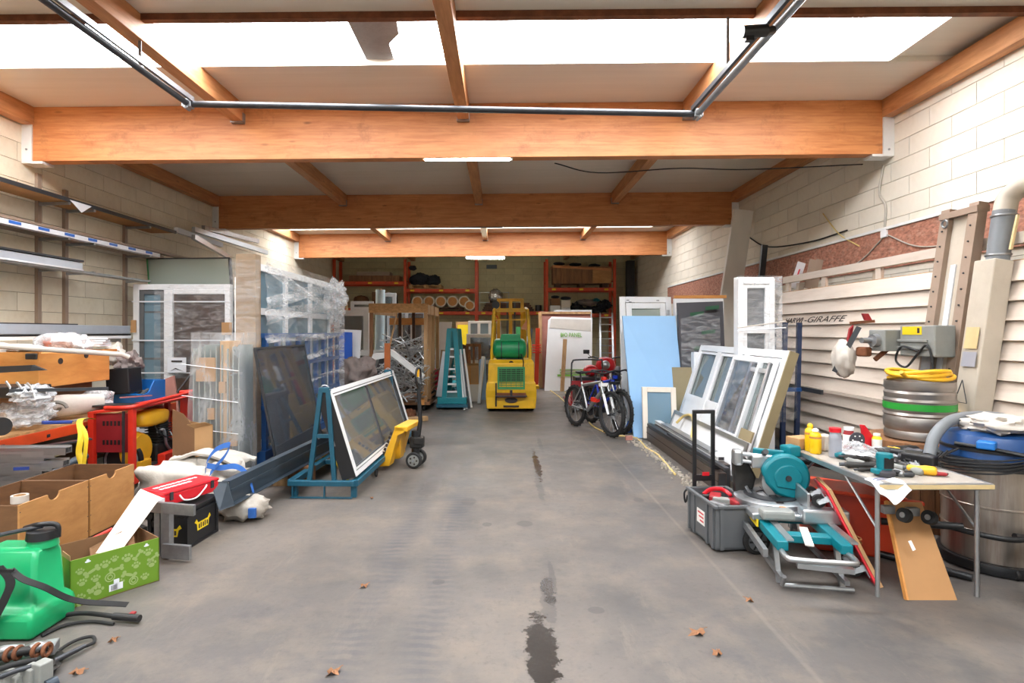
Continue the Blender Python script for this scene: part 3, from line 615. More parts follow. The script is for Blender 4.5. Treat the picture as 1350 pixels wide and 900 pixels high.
# ---- dark pane leaning on the rack
t = T('dark_glass_pane', 'dark tinted glass pane leaning on the film wrapped rack', 'glass', (-2.5, 6.6, .1))
a, b_, c_, d_ = V((-2.36,5.92,.12)), V((-2.36,7.42,.12)), V((-2.60,7.34,1.47)), V((-2.60,5.88,1.47))
n_ = (b_-a).cross(d_-a).normalized()
MB().prism([a, b_, c_, d_], n_*.012).build('pane', 'pane_smoke', t)
for p, q_ in ((a,b_), (b_,c_), (c_,d_), (d_,a)): MB().bar(p+n_*.006, q_+n_*.006, .022, .022, n_).build('edge_strip', 'dark_steel', t)
# blocks that carry the pane
for y, lb in ((6.0,'near'), (7.2,'far')): solo('wood_block', MB().box(-2.45, -2.3, y, y+.12, 0, .11), 'raw_wood', lb+' wooden block under the dark tinted pane', 'block')
# ---- anthracite gutter channel
t = T('steel_channel', 'long anthracite steel channel lying along the glass rack', 'channel', (-2.2, 6.2, .1))
a, b_ = V((-2.29,4.70,.20)), V((-1.98,8.6,.20)); d = (b_-a); s = d.cross(V((0,0,1))).normalized()
m = MB(); m.ob(a, d, s*.01, V((0,0,.2))); m.ob(a, d, s*-.16, V((0,0,.01))); m.ob(a+V((0,0,.19)), d, s*-.06, V((0,0,.01))); m.build('web', 'anthracite', t)
m = MB(); m.ob(a+s*.012+V((0,0,.1)), d, s*.012, V((0,0,.03))); m.ob(a+s*.01+V((0,0,.0)), d, s*.05, V((0,0,.008))); m.build('lip', 'anthracite', t)
MB().prism([a+V((0,-.02,.2)), a+V((-.10,-.10,.22)), a+V((0,-.16,0)), a+V((.06,-.02,.0))], (0,.006,.0)).build('bent_end', 'anthracite', t)
for k, lb in ((.35,'near'), (.9,'far')):
    p = a+d*k; solo('timber_sleeper', MB().cbox((p.x-.1,p.y,.1), .5, .09, .196), 'old_wood', lb+' timber sleeper under the anthracite channel', 'timber')
# ---- big white sack
t = T('bulk_bag', 'slumped white woven bulk bag with blue lifting loops', 'bag', (-2.72, 5.4, 0))
def sackf(d_): return d_
MB().blob((-2.86,5.26,.19), (.46,.33,.27), .30, 1.9, 4, 22, -.195, .72).build('bag_body', 'sack', t, smooth=70)
MB().grid(lambda u, v_: (-3.2+u*.72+.05*v_, 5.2+v_*.36, .41+.11*math.sin(u*3.1)*(1-v_*.3)+.05*noise.noise(V((u*5,v_*4,8)))), 16, 10, (0,0,-.02)).build('folded_top', 'sack', t, smooth=70)
for pts in ([(270,628),(272,612),(284,596),(302,590),(296,604),(284,618),(276,628)], [(272,617),(290,620),(308,618),(322,625),(330,640),(334,656)]):
    m = MB(); pp = spl([P(x, y, 5.02) for x, y in pts], 6)
    m.grid(lambda u, v_: pp[min(int(u*(len(pp)-1)+.5), len(pp)-1)]+V((.0, .02*v_, .045*v_)), len(pp)-1, 2); m.build('lifting_loop', 'blue_cloth', t, smooth=60)
MB().blob((-2.28,4.96,.10), (.22,.15,.11), .3, 3, 9, 12, -.095).build('bag_corner', 'sack', t, smooth=70)
MB().cbox((-2.15,4.83,.09), .06,.03,.08).build('loop_stub', 'blue_cloth', t)
# ---- black crate with red tool case
t = T('storage_crate', 'black plastic crate with yellow emblem under red tool case', 'crate', (-2.52, 4.46, 0), R(-4))
def L_(m, n, mt, **k): return m.build(n, mt, t, local=True, **k)
m = MB(); m.box(-.14,.15,-.19,.19,0,.29); L_(m, 'tub', 'black_plastic', bev=.008)
for s in (0, 1): m = MB(); m.box(-.155,.165,-.205,.205,.245+.04*s,.262+.045*s); L_(m, 'rim', 'black_plastic', bev=.004)
m = MB(); m.box(-.15,.16,-.2,.2,.0,.02); L_(m, 'foot_rim', 'black_plastic', bev=.004)
for x, y in ((.148,-.188), (.148,.188), (-.14,-.188)): L_(MB().box(x-.02,x+.008,y-.02,y+.012,.02,.24), 'corner_rib', 'black_plastic')
def emblem(o, u, v_):
    o, u, v_ = V(o), V(u), V(v_); n = u.cross(v_)
    pts = [(-.075,-.03),(.065,-.03),(.075,.02),(.10,.035),(.085,.06),(.06,.03),(-.065,.03),(-.085,.06),(-.11,.04),(-.08,.02)]
    e = MB().prism([o+u*a+v_*b for a, b in pts], n*.002).build('emblem', 'yellow_label', t, local=True)
    m = MB()
    for k in range(5): m.ob(o+u*(-.062+k*.026)+v_*-.018+n*.0025, u*(.016-.004*(k % 2)), v_*(.034+.006*(k % 2)), n*.001)
    m.build('emblem_lettering', 'ink', e, local=True)
emblem((.1505,.0,.13), (0,1,0), (0,0,1)); emblem((0,-.1905,.12), (1,0,0), (0,0,1))
t = T('tool_case', 'flat red steel tool case with white lettering on black crate', 'tool case', (-2.55, 4.46, .34), R(-22))
L_(MB().box(-.13,.13,-.24,.24,0,.085), 'body', 'red_bright', bev=.01); L_(MB().box(-.134,.134,-.244,.244,.082,.108), 'lid', 'red_bright', bev=.01)
L_(MB().tube(spl([(.135,-.12,.06), (.165,-.1,.02), (.165,.0,.01), (.16,.08,.06), (.135,.12,.075)],4), .006, 6), 'handle', 'white_pvc', smooth=50); L_(MB().box(.131,.142,.16,.185,.04,.10), 'latch', 'dark_steel'); L_(MB().box(.131,.142,-.2,-.175,.04,.10), 'latch', 'dark_steel')
for k in range(2):
    m = MB(); y = -.2; random.seed(k)
    while y < .16-.08*k: d_ = random.uniform(.02,.05); m.box(-.06+.07*k, -.03+.07*k, y, y+d_, .1085, .1095); y += d_+.012
    L_(m, 'lettering', 'label_white')
# ---- steel bracket frame in front of it
t = T('steel_bracket', 'upright grey steel bracket frame leaning before the black crate', 'bracket', (-2.48, 4.05, 0))
MB().box(-2.47,-2.41,4.06,4.12,0.02,.40).build('post','galv',t); MB().box(-2.53,-2.49,4.08,4.12,0.02,.40).build('post','galv',t)
MB().ob((-2.62,4.10,.335), (.42,-.10,0), (0,.03,0), (0,0,.075)).build('arm','galv',t); MB().ob((-2.45,4.04,.02), (.22,-.04,0), (0,.03,0), (0,0,.1)).build('foot','galv',t); MB().ob((-2.72,4.12,.38), (.2,0,0), (0,.1,0), (0,0,.03)).build('cap','white_pvc',t)
mch = T('metal_parts', 'jumble of dark metal parts in shade behind the green box', 'metal', (-2.75,4.25,0)); mm = MB()
for k in range(16): c_ = V((-2.9+random.random()*.3, 4.15+random.random()*.25, .05+.016*k)); mm.cbox(c_, .05+.06*random.random(), .05, .04, random.random()*3)
mm.build('pieces', 'engine', mch)
# ---- green printed carton
t = T('pet_food_carton', 'green cardboard carton printed with paws and bones', 'carton', (-2.45, 3.6, 0))
A, B = G(92,803), G(210,765); uu = (B-A).normalized(); nn = V((-uu.y, uu.x, 0)); LEN = (B-A).length; DEP, HT = .36, .285; z = V((0,0,1))
MB().ob(A, uu*LEN, nn*.005, z*HT).build('front_wall', 'box_green', t); MB().ob(A+nn*DEP, uu*LEN, nn*.005, z*HT).build('back_wall', 'cardboard_in', t)
MB().ob(A, nn*DEP, uu*.005, z*HT).build('side_wall', 'box_green', t); MB().ob(A+uu*(LEN-.005), nn*DEP, uu*.005, z*HT).build('side_wall', 'cardboard_in', t); MB().ob(A, uu*LEN, nn*DEP, z*.006).build('bottom', 'cardboard_in', t)
MB().ob(A+nn*.006+z*(HT-.10), uu*LEN, nn*.003, z*.099).build('flap', 'cardboard', t); MB().ob(A+z*HT, nn*.14, z*.03, uu*.003).build('flap', 'cardboard', t)
n_ = -nn
def disc(m, a, b, r1, r2=None, rot=0, k=10): r2 = r2 or r1; m.prism([A+n_*.001+uu*(a+r1*math.cos(R(rot))*math.cos(q)-r2*math.sin(R(rot))*math.sin(q))+z*(b+r1*math.sin(R(rot))*math.cos(q)+r2*math.cos(R(rot))*math.sin(q)) for q in [2*math.pi*i/k for i in range(k)]], n_*.0008)
def paw(a, b, s): 
    m = MB(); disc(m, a, b, .018*s, .014*s)
    for i, (dx, dy) in enumerate(((-.022,.014),(-.008,.026),(.008,.026),(.022,.014))): disc(m, a+dx*s, b+dy*s, .007*s, .009*s, k=8)
    m.build('paw_print', 'box_print', t)
def bone(a, b, s, rot):
    m = MB(); c_, s_ = math.cos(R(rot)), math.sin(R(rot)); disc(m, a, b, .03*s, .0085*s, rot)
    for e in (-1, 1):
        for f in (-1, 1): disc(m, a+(e*.03*c_-f*.009*s_)*s, b+(e*.03*s_+f*.009*c_)*s, .011*s, k=8)
    m.build('bone_print', 'box_print', t)
for a, b, s in ((.05,.04,1.0),(.14,.05,1.2),(.06,.13,.9),(.18,.2,1.0),(.13,.13,.9),(.30,.2,1.1),(.42,.2,1.0),(.35,.14,.9),(.44,.12,1.0),(.26,.06,.9),(.40,.05,.9),(.05,.2,.8),(.23,.22,.8)): paw(a, b, s)
for a, b, s, r in ((.11,.19,1.1,25),(.24,.16,1.0,5),(.31,.10,1.1,-25),(.12,.085,.9,30),(.07,.015,.9,10),(.36,.21,.9,50),(.45,.165,.9,30)): bone(a, b, s, r)
for a, b, r in ((.205,.12,.026),(.335,.055,.024)):
    m = MB()
    for rr in (r, r*.5): m.tube([A+n_*.001+uu*(a+rr*math.cos(q))+z*(b+rr*math.sin(q)) for q in [2*math.pi*i/16 for i in range(16)]], .0035, 5, True)
    m.build('swirl_print', 'box_print', t)
m = MB(); m.ob(A+n_*.0025+uu*.20+z*.03, uu*.075, n_*.001, z*.042); m.ob(A+n_*.0025+uu*.225+z*.03, uu*.03, n_*.001, z*.068); m.build('label_patch', 'paper', t); m = MB()
for k in range(7): m.ob(A+n_*.0036+uu*(.21+k*.005)+z*.035, uu*.0025, n_*.001, z*.03)
m.build('bar_lines', 'grey_plastic', t)
for a in (.09, .41): m = MB(); disc(m, a, .255, .016, .006); disc(m, a, .263, .008, .007); m.build('emblem', 'paper', t)
solo('foam_strip', MB().prism([P(126,729,3.62), P(157,729,3.62), P(209,659,4.02), P(182,648,4.02)], (0,.03,.012)), 'roll_rim', 'white ribbed strip leaning out of the green carton', 'panel')
solo('torn_carton', MB().prism([P(118,722,3.66), P(160,700,3.75), P(168,716,3.72), P(176,706,3.78), P(180,735,3.7), P(120,742,3.6)], (0,.004,.0)), 'cardboard_in', 'torn brown cardboard piece inside the green carton', 'cardboard')
solo('red_tube', MB().tube([P(118,712,3.8), P(148,697,3.9)], .012, 8), 'red_paint', 'thin red tube poking out of the green carton', 'tube')
# ---- plywood drawer boxes on the floor
def dbox(name, x0, x1, y0, y1, z0, z1, label):
    t = T(name, label, 'box', ((x0+x1)/2, (y0+y1)/2, z0), 0, 'plywood drawer boxes'); h = .012
    # side facing the aisle with a half round grip cut
    c = (y0+y1)/2-.02; pts = [(x1,y0,z0), (x1,y1,z0), (x1,y1,z1)]+[(x1, c+.055*math.cos(R(a)), z1-.05*math.sin(R(a))) for a in range(0, 181, 20)]+[(x1,y0,z1)]
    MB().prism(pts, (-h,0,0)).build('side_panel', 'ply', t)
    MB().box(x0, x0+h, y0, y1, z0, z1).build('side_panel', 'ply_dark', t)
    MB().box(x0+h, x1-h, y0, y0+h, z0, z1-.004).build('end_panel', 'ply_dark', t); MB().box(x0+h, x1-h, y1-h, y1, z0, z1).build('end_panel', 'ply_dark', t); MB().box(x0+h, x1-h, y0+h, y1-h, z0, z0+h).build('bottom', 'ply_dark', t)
    m = MB()
    for yy in (y0+.006, y1-.006):
        for k in range(4): zz = z0+.05+k*(z1-z0-.1)/3; m.cyl((x1-.001,yy,zz), (x1+.0015,yy,zz), .004, n=6)
    m.build('screw', 'dark_steel', t)
    return t
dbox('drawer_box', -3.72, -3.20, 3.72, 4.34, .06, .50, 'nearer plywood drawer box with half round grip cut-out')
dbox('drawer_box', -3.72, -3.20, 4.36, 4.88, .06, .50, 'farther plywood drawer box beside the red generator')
solo('pallet_skid', MB().box(-3.7, -3.22, 3.74, 4.86, 0, .058), 'dark_wood', 'dark wooden skid under the two plywood drawer boxes', 'pallet')
t = T('tape_roll', 'brown parcel tape roll on the nearer plywood box rim', 'tape', P(26,660,3.84)); c_ = P(26,658,3.85)
MB().lathe([(.05,-.02), (.05,.03), (.038,.03), (.038,-.02)], c_, 20, close=True).build('roll', 'dust_sheet', t, smooth=40); MB().lathe([(.038,-.018), (.038,.028), (.033,.028), (.033,-.018)], c_, 20, close=True).build('core', 'cardboard', t, smooth=40)
# ---- orange bench
t = T('work_bench', 'orange steel framed bench loaded with profiles and bags', 'bench', (-5, 5.3, 0))
bx0, bx1, by0, by1 = -6.05, -4.38, 2.6, 7.55
MB().box(bx1-.04, bx1, by0, by1, .60, .70).build('front_beam', 'orange_rack', t, bev=.005); MB().box(bx0, bx0+.04, by0, by1, .60, .70).build('rear_beam', 'orange_rack', t)
MB().box(bx0, bx1-.01, by0, by1, .702, .725).build('worktop', 'osb', t)
for y in (by0, 5.0, by1-.06):
    for x in (bx0, bx1-.06): MB().box(x, x+.06, y, y+.06, 0, .60).build('leg', 'orange_rack', t)
MB().box(bx0+.06, bx1-.06, by0, by1, .26, .29).build('lower_shelf', 'ply_dark', t)
for k in range(8): MB().box(bx1-.001, bx1+.002, 2.9+k*.5, 2.94+k*.5, .63, .66).build('slot_mark', 'dark_steel', t)
# profiles poking from the lower shelf
random.seed(3); PRL = []
nm = ['second lowest','third lowest','fourth','fifth','sixth','seventh','eighth','ninth','tenth','topmost']
for r in range(3):
    for k in range(3):
        e = P(52+k*14+r*3, 640-r*17-k*4, 4.75); s_ = e+V((-1.6, -.12+.04*k, .0))
        t = T('window_profile', ['bottom','middle','top'][r]+' row, '+['left','centre','right'][k]+' one of the stacked aluminium profiles under bench', 'profile', e, 0, 'profiles under the bench')
        dd = (s_-e); uu_ = V((0,.075,0)); ww = V((0,0,.05)); m = MB()
        m.ob(e, dd, uu_, V((0,0,.004))); m.ob(e+ww, dd, uu_, V((0,0,-.004))); m.ob(e, dd, V((0,.004,0)), ww); m.ob(e+uu_, dd, V((0,-.004,0)), ww); m.ob(e+uu_*.5, dd, V((0,.003,0)), ww); m.build('chamber', 'alu', t)
        m = MB(); m.ob(e+V((0,0,-.012)), dd, V((0,.003,0)), V((0,0,.012))); m.ob(e+uu_+V((0,0,.05)), dd, V((0,-.003,0)), V((0,0,.012))); m.build('lip', 'alu', t)
p, q_ = P(-30,672,4.3), P(113,600,5.2)
solo('plastic_pipe', MB().tube([p, q_], .035, 14), 'anthracite', 'blue grey pipe slanting below the orange bench beam', 'pipe', smooth=40)
solo('plastic_pipe', MB().tube([P(-30,662,4.45), P(92,608,5.3)], .028, 12), 'dark_steel', 'darker pipe behind the blue grey pipe under bench', 'pipe', smooth=40)
solo('flat_profile', MB().bar(P(-20,600,5.0), P(120,578,5.6), .09, .015), 'dark_steel', 'dark flat profile under the bench edge beside yellow strap', 'profile')
solo('blue_sticker_bar', MB().bar(P(18,618,4.62), P(38,617,4.62), .008, .026), 'ink_blue', 'dark blue sticker on the stacked aluminium profiles', 'sticker')
# yellow strap hanging over the beam
t = T('lashing_strap', 'yellow lashing strap hanging over the orange bench beam', 'strap', P(106,575,4.95))
pts = spl([P(122,553,5.55), P(112,552,5.3), P(104,556,5.1), P(106,575,4.98), P(103,597,4.94), P(107,613,4.92)], 6)
MB().grid(lambda u, v_: pts[int(u*(len(pts)-1))]+V((.045*v_-.022, .012*v_, .004)), len(pts)-1, 1, (.0,.004,.002)).build('webbing', 'yellow_strap', t, smooth=60)
pts2 = spl([P(103,556,5.1), P(112,575,4.99), P(109,612,4.93)], 6)
MB().grid(lambda u, v_: pts2[int(u*(len(pts2)-1))]+V((.035*v_, -.012, .0)), len(pts2)-1, 1, (0,.004,.002)).build('webbing', 'yellow_strap', t, smooth=60)
# ---- load on the bench
solo('rolled_mat', None or (lambda m: m)(MB().tube(spl([P(72+18*math.cos(a)*(.35+.09*a), 537+9*math.sin(a)*(.35+.09*a), 5.72) for a in [i*.45 for i in range(15)]], 3), .018, 6)), 'felt', 'edge of a grey rolled felt mat on the bench', 'mat', smooth=60)
def roll(u, v_):
    a = u*2*math.pi; p = P(70,536,5.80)+V((.28*v_, .34*v_, .01*v_)); k = 1+.10*noise.noise(V((u*5,v_*3,2)))
    return p+V((-.10*math.sin(a)*.6, .10*math.sin(a)*.6, .115*math.cos(a)*1.0))*1.0*k*(1-.25*v_*v_)
solo('wrapped_bundle', MB().grid(roll, 24, 10), 'dust_sheet', 'cream cloth bundle wrapped round the grey felt mat', 'bundle', smooth=60)
solo('plastic_bag', MB().blob(P(126,529,6.35), (.17,.16,.13), .35, 2.6, 5, 16), 'bag', 'white plastic bag behind the cream bundle on bench', 'bag', smooth=60)
solo('plastic_bag', MB().blob(P(30,545,5.35), (.26,.22,.11), .4, 2.4, 11, 18), 'bag', 'crumpled clear plastic bag at the near end of bench', 'bag', smooth=60)
solo('plastic_bag', MB().blob(P(45,520,5.2), (.13,.2,.09), .45, 2.9, 15, 16), 'bag', 'small clear plastic bag under the grey bar on bench', 'bag', smooth=60)
for k in range(3): solo('profile_clip', MB().tube([P(8+k*14,503+k*1,5.1), P(13+k*14,510,5.08), P(18+k*14,524,5.08), P(14+k*14,528,5.1)], .011, 6), 'alu', ['leftmost','middle','rightmost'][k]+' of three pale profile clips on the bench bag', 'clip')
solo('black_profile', MB().cbox(P(10,515,5.25), .55, .35, .1), 'black_plastic', 'black profile bundle behind the pale clips on bench', 'profile', bev=.01)
solo('black_tube_end', MB().cyl(P(-8,562,4.7), P(3,562,4.66), .075), 'black_rubber', 'black round tube end at the left photo edge', 'tube', smooth=40)
solo('blue_handled_saw', MB().bar(P(56,557,5.0), P(94,556,5.2), .05, .03), 'ink_blue', 'dark blue tool handle on the bench front edge', 'tool', bev=.008)
solo('steel_flat_bar', MB().bar(P(94,555,5.2), P(114,551,5.35), .05, .012), 'galv', 'grey steel bar beside the dark blue tool handle', 'bar')
t = T('wooden_case', 'large varnished plywood case with round finger holes on bench', 'case', (-5.1, 6.05, 1.08))
cx0, cx1, cy0, cy1, cz0, cz1 = -5.62, -4.58, 5.55, 6.55, 1.09, 1.435
MB().box(cx0, cx1, cy0, cy1, cz0, cz1).build('body', 'case_ply', t, bev=.006)
MB().box(cx0-.005, cx1+.003, cy0-.004, cy0+.02, cz1-.085, cz1+.012).build('lid_edge', 'case_ply', t)
for y, zz in ((5.82,1.345), (6.18,1.39)): MB().cyl((cx1-.0,y,zz), (cx1+.004,y,zz), .032, n=20).build('finger_hole', 'ink', t)
MB().cbox((cx1-.07,cy0-.004,cz1-.03), .12, .02, .06).build('corner_guard', 'dark_steel', t, bev=.01); MB().cbox((cx1-.58,cy0-.008,cz1-.06), .03, .02, .10).build('hasp', 'dark_steel', t)
solo('packing_block', MB().box(-5.5, -4.75, 5.75, 6.5, .726, 1.088), 'ply_dark', 'dark wooden block carrying the varnished plywood case', 'block')
solo('cover_cloth', MB().blob((-5.35,5.8,1.47), (.5,.35,.06), .4, 2.5, 21, 16, -.03), 'dust_sheet', 'cream cloth spread over the varnished case', 'cloth', smooth=60)
solo('foil_parcel', MB().blob(P(85,447,6.1)+V((0,0,-.05)), (.27,.2,.13), .25, 2.2, 31, 16, -.06), 'bag', 'clear plastic wrapped parcel on the varnished case', 'parcel', smooth=60)
solo('brown_bottle_pack', MB().blob(P(78,448,6.05)+V((0,-.02,-.04)), (.15,.12,.075), .15, 2.2, 32, 14), 'pink_board', 'reddish brown block inside the clear parcel on case', 'block', smooth=60)
solo('plastic_tube', MB().tube([P(-20,455,5.2), P(160,467,6.0), P(170,471,6.05)], .026, 12), 'dust_sheet', 'long white tube lying across the varnished case', 'tube', smooth=50)
for k in range(4): solo('paper_pile', MB().cbox(P(122+k*2,455-k*3,6.5)+V((0,0,.0)), .3-.03*k, .2, .02, .2*k), 'paper', ['lowest','second','third','top'][k]+' sheet pack of the pile behind the white tube', 'paper')
solo('wood_offcut', MB().cbox(P(128,462,6.6), .3, .25, .03), 'case_ply', 'small plywood offcut below the paper pile', 'offcut')
solo('grey_bar', MB().bar(P(12,515,5.0), P(143,512,5.45), .03, .03), 'dark_steel', 'dark grey square bar pointing over the cream bundle', 'bar')
t = T('edge_profile', 'dark grey angled profile across the wooden case front', 'profile', P(20,488,5.2))
MB().prism([P(-30,484,5.2), P(42,481,5.2), P(60,488,5.25), P(40,489,5.2), P(-30,493,5.2)], (0,.03,.0)).build('flange', 'dark_steel', t)
solo('black_case', MB().ob(P(140,521,6.75), V((.25,.05,.02)), V((0,.25,0)), V((-.02,0,.31))), 'black_plastic', 'black plastic case between wooden case and blue bin', 'case', bev=.012)
solo('grey_rags', MB().blob(P(172,480,7.1), (.13,.14,.14), .5, 2.6, 41, 16), 'grey_cloth', 'grey rags piled behind the blue bin', 'rag', smooth=60)
solo('white_sack', MB().blob(P(152,468,7.2), (.12,.12,.13), .4, 2.6, 43, 14), 'dust_sheet', 'pale bag above the black case on bench', 'bag', smooth=60)
solo('black_plate', MB().cbox(P(150,534,6.1)+V((0,0,0)), .55, .2, .02), 'black_plastic', 'black flat plate on the bench before blue bin', 'plate')
t = T('storage_bin', 'open fronted blue plastic bin with metal bits on bench', 'bin', (-4.62, 7.1, .73))
bw, bd, bh = .50, .36, .31; b0 = V((-4.87,6.92,.727))
def bp(x, y, zz): return b0+V((x+.08*y, y-.1*x, zz))
m = MB()
m.prism([bp(0,0,0), bp(bw,0,0), bp(bw,bd,0), bp(0,bd,0)], (0,0,.01)); m.prism([bp(0,bd,0), bp(bw,bd,0), bp(bw,bd,bh), bp(0,bd,bh)], (0,-.01,0)); m.build('shell', 'blue_bin', t)
for x in (0, bw-.01): MB().prism([bp(x,0,0), bp(x,bd,0), bp(x,bd,bh), bp(x,.16,bh), bp(x,.06,bh*.55), bp(x,-.03,bh*.5)], (.012,0,0)).build('side_wall', 'blue_bin', t)
MB().prism([bp(0,0,0), bp(bw,0,0), bp(bw,-.04,bh*.5), bp(0,-.04,bh*.5)], (0,.012,0)).build('front_wall', 'blue_bin', t); MB().bar(bp(0,-.04,bh*.5), bp(bw,-.04,bh*.5), .03, .02).build('front_lip', 'blue_bin', t, bev=.005)
for k in range(7): solo('fitting', MB().bar(bp(.08+.05*k,.06,.1), bp(.14+.05*k,.2,.16+.02*(k % 3)), .04, .02), 'galv' if k % 2 else 'grey_cloth', ['leftmost','second','third','middle','fifth','sixth','rightmost'][k]+' loose metal fitting counted from left in the blue bin', 'fitting', 'fittings in the blue bin')
solo('thin_rod', MB().bar(P(158,524,6.4), P(200,521,6.7), .02, .014), 'alu', 'thin bright bar in front of the blue bin', 'bar')
solo('pink_plywood_sheet', MB().prism([P(216,500,7.9), P(229,495,7.9), P(245,618,7.7), P(222,618,7.7)], (0,.03,0)), 'pink_board', 'brownish pink board standing behind the red generator', 'board')
solo('light_blue_panel', MB().prism([P(239,548,7.6), P(246,549,7.6), P(252,620,7.5), P(243,620,7.5)], (.0,.03,0)), 'blue_board', 'narrow pale blue panel beside the open brown carton', 'panel')
# open brown carton
t = T('open_carton', 'open brown cardboard box behind the white bulk bag', 'carton', (-3.15, 5.75, 0))
A_, B_, C_, D_ = V((-3.36,5.72,0)), V((-3.08,5.62,0)), V((-2.95,5.72,0)), V((-3.24,5.84,0)); up = lambda p, h: p+V((0,0,h))
MB().prism([A_, B_, up(B_,.68), up(A_.lerp(B_,.5),.82), up(A_,.86)], (0,.005,0)).build('side_wall', 'cardboard_in', t); MB().prism([B_, C_, up(C_,.70), up(B_,.68)], (0,.005,0)).build('side_wall', 'cardboard', t)
MB().prism([A_, D_, up(D_,.72), up(A_,.86)], (.004,0,0)).build('side_wall', 'cardboard', t); MB().prism([D_, C_, up(C_,.70), up(D_,.72)], (0,-.004,0)).build('side_wall', 'cardboard', t)
MB().prism([up(B_,.68), up(C_,.70), up(C_,.74)+V((-.03,-.09,0)), up(B_,.73)+V((-.03,-.08,0))], (0,0,.004)).build('flap', 'cardboard', t)
solo('carton_piece', MB().prism([P(248,530,8.2), P(263,524,8.2), P(263,600,8.2), P(248,600,8.2)], (0,.01,0)), 'cardboard', 'cardboard sheet standing behind the open brown carton', 'cardboard')
# ---- red generator
t = T('generator', 'red steel framed engine generator with yellow engine', 'generator', (-4.08, 6.5, 0))
def pt(n, m, mt, **k): return m.build(n, mt, t, **k)
gx0, gx1, gy0, gy1, gz = -4.33, -3.86, 5.86, 7.25, .86
pt('corner_post', MB().box(gx0, gx0+.06, gy0, gy0+.06, .1, .80), 'red_paint', bev=.006); pt('corner_post', MB().box(gx1-.05, gx1, gy0, gy0+.07, .1, .83), 'red_paint', bev=.006)
pt('corner_post', MB().box(gx1-.05, gx1, gy1-.06, gy1, .1, .83), 'red_paint', bev=.006); pt('corner_post', MB().box(gx0, gx0+.05, gy1-.06, gy1, .1, .80), 'red_paint')
pt('roof_panel', MB().prism([(gx0,gy0,.79), (gx1,gy0,.83), (gx1,gy1,.83), (gx0,gy1,.79)], (0,0,.02)), 'red_paint')
pt('top_rail', MB().tube(spl([(gx1-.3,gy0+.02,.85), (gx1-.02,gy0-.0,.86), (gx1+.02,gy0+.3,.88), (gx1+.02,gy1-.3,.90), (gx1-.02,gy1,.89), (gx1-.3,gy1,.87)], 6), .022, 8), 'red_paint', smooth=50)
v1 = pt('vent_panel', MB().box(gx0+.06, gx1-.05, gy0+.045, gy0+.055, .38, .79), 'red_maroon')
for r in range(2):
    for k in range(6): MB().box(gx0+.13+k*.04, gx0+.15+k*.04, gy0+.04, gy0+.046, .66-.2*r, .71-.2*r).build('vent_slot', 'black_plastic', v1)
pt('side_panel', MB().box(gx1-.012, gx1, 6.75, 7.2, .42, .83), 'red_paint'); pt('base_rail', MB().box(gx1-.06, gx1+.01, gy0, gy1+.08, .05, .15), 'red_paint', bev=.006); pt('base_rail', MB().box(gx0, gx1, gy0, gy0+.06, .06, .13), 'red_paint'); pt('base_rail', MB().box(gx0, gx0+.06, gy0, gy1, .06, .13), 'red_paint')
pt('door_plate', MB().ob((gx1+.01,6.3,.13), (.10,0,0), (0,.5,0), (0,0,.012)), 'red_paint'); pt('battery_tray', MB().ob((gx1+.0,6.28,.14), (.09,.0,0), (0,.3,0), (0,0,.14)), 'red_paint', bev=.01)
pt('fuel_tank', MB().blob((gx1-.12,6.35,.68), (.11,.26,.09), .03, 2, 1, 14, None, .6), 'yellow_truck', smooth=60); pt('flywheel_cover', MB().lathe([(.02,-.06), (.17,-.06), (.2,0), (.17,.08), (.05,.08)], (gx1-.14,6.12,.36), 24, 'X'), 'yellow_truck', smooth=40)
pt('crankcase', MB().cbox((gx1-.13,6.55,.28), .17, .4, .2), 'engine', bev=.02); pt('cylinder', MB().cbox((gx1-.12,6.5,.5), .13, .2, .26), 'engine', bev=.02); m = MB()
for k in range(7): m.cbox((gx1-.12,6.5,.4+k*.03), .17, .24, .01)
pt('cooling_fins', m, 'engine'); pt('exhaust', MB().tube(spl([(gx1-.08,6.4,.5), (gx1-.03,6.45,.52), (gx1-.03,6.5,.35), (gx1-.05,6.62,.25)]), .018, 8), 'galv', smooth=50)
pt('fuel_line', MB().tube(spl([(gx1-.06,6.3,.62), (gx1-.01,6.35,.5), (gx1-.02,6.55,.4), (gx1-.02,6.7,.3)]), .009, 6), 'black_rubber'); pt('fuel_line', MB().tube(spl([(gx1-.06,6.6,.5), (gx1-.01,6.62,.4), (gx1-.02,6.8,.26)]), .008, 6), 'galv')
pt('yellow_foot', MB().box(gx1-.1, gx1-.01, 6.0, 6.2, .15, .26), 'yellow_truck', bev=.01); pt('belt_wheel', MB().lathe([(.03,-.03), (.2,-.03), (.2,.03), (.03,.03)], (gx0+.25,6.05,.27), 28, 'Y'), 'black_plastic', smooth=40); pt('belt_rim', MB().torus((gx0+.25,6.01,.27), .17, .012, 'Y', 28, 6), 'galv', smooth=50)
pt('lever', MB().tube([(gx1-.14,6.9,.9), (gx1-.02,7.0,1.12)], .012, 6), 'black_plastic'); pt('lever_grip', MB().tube([(gx1-.03,6.99,1.10), (gx1+.01,7.02,1.16)], .022, 8), 'black_plastic')
for k in range(3): pt('gauge_post', MB().tube([(gx1-.02,7.06+.06*k,.88), (gx1-.01,7.06+.06*k,1.04)], .007, 6), 'black_plastic')
pt('lamp_lens', MB().lathe([(.01,.03), (.04,.02), (.045,0), (.01,0)], (gx1+.01,7.1,.30), 16, 'X'), 'corr_beige', smooth=50); pt('lamp_housing', MB().box(gx1-.0, gx1+.02, 6.95, 7.3, .2, .42), 'red_paint', bev=.02)
pt('hose', MB().tube(spl([(gx1+.02,7.2,.75), (gx1+.12,7.25,.72), (gx1+.13,7.25,.5), (gx1+.06,7.25,.35)]), .012, 6), 'black_rubber')
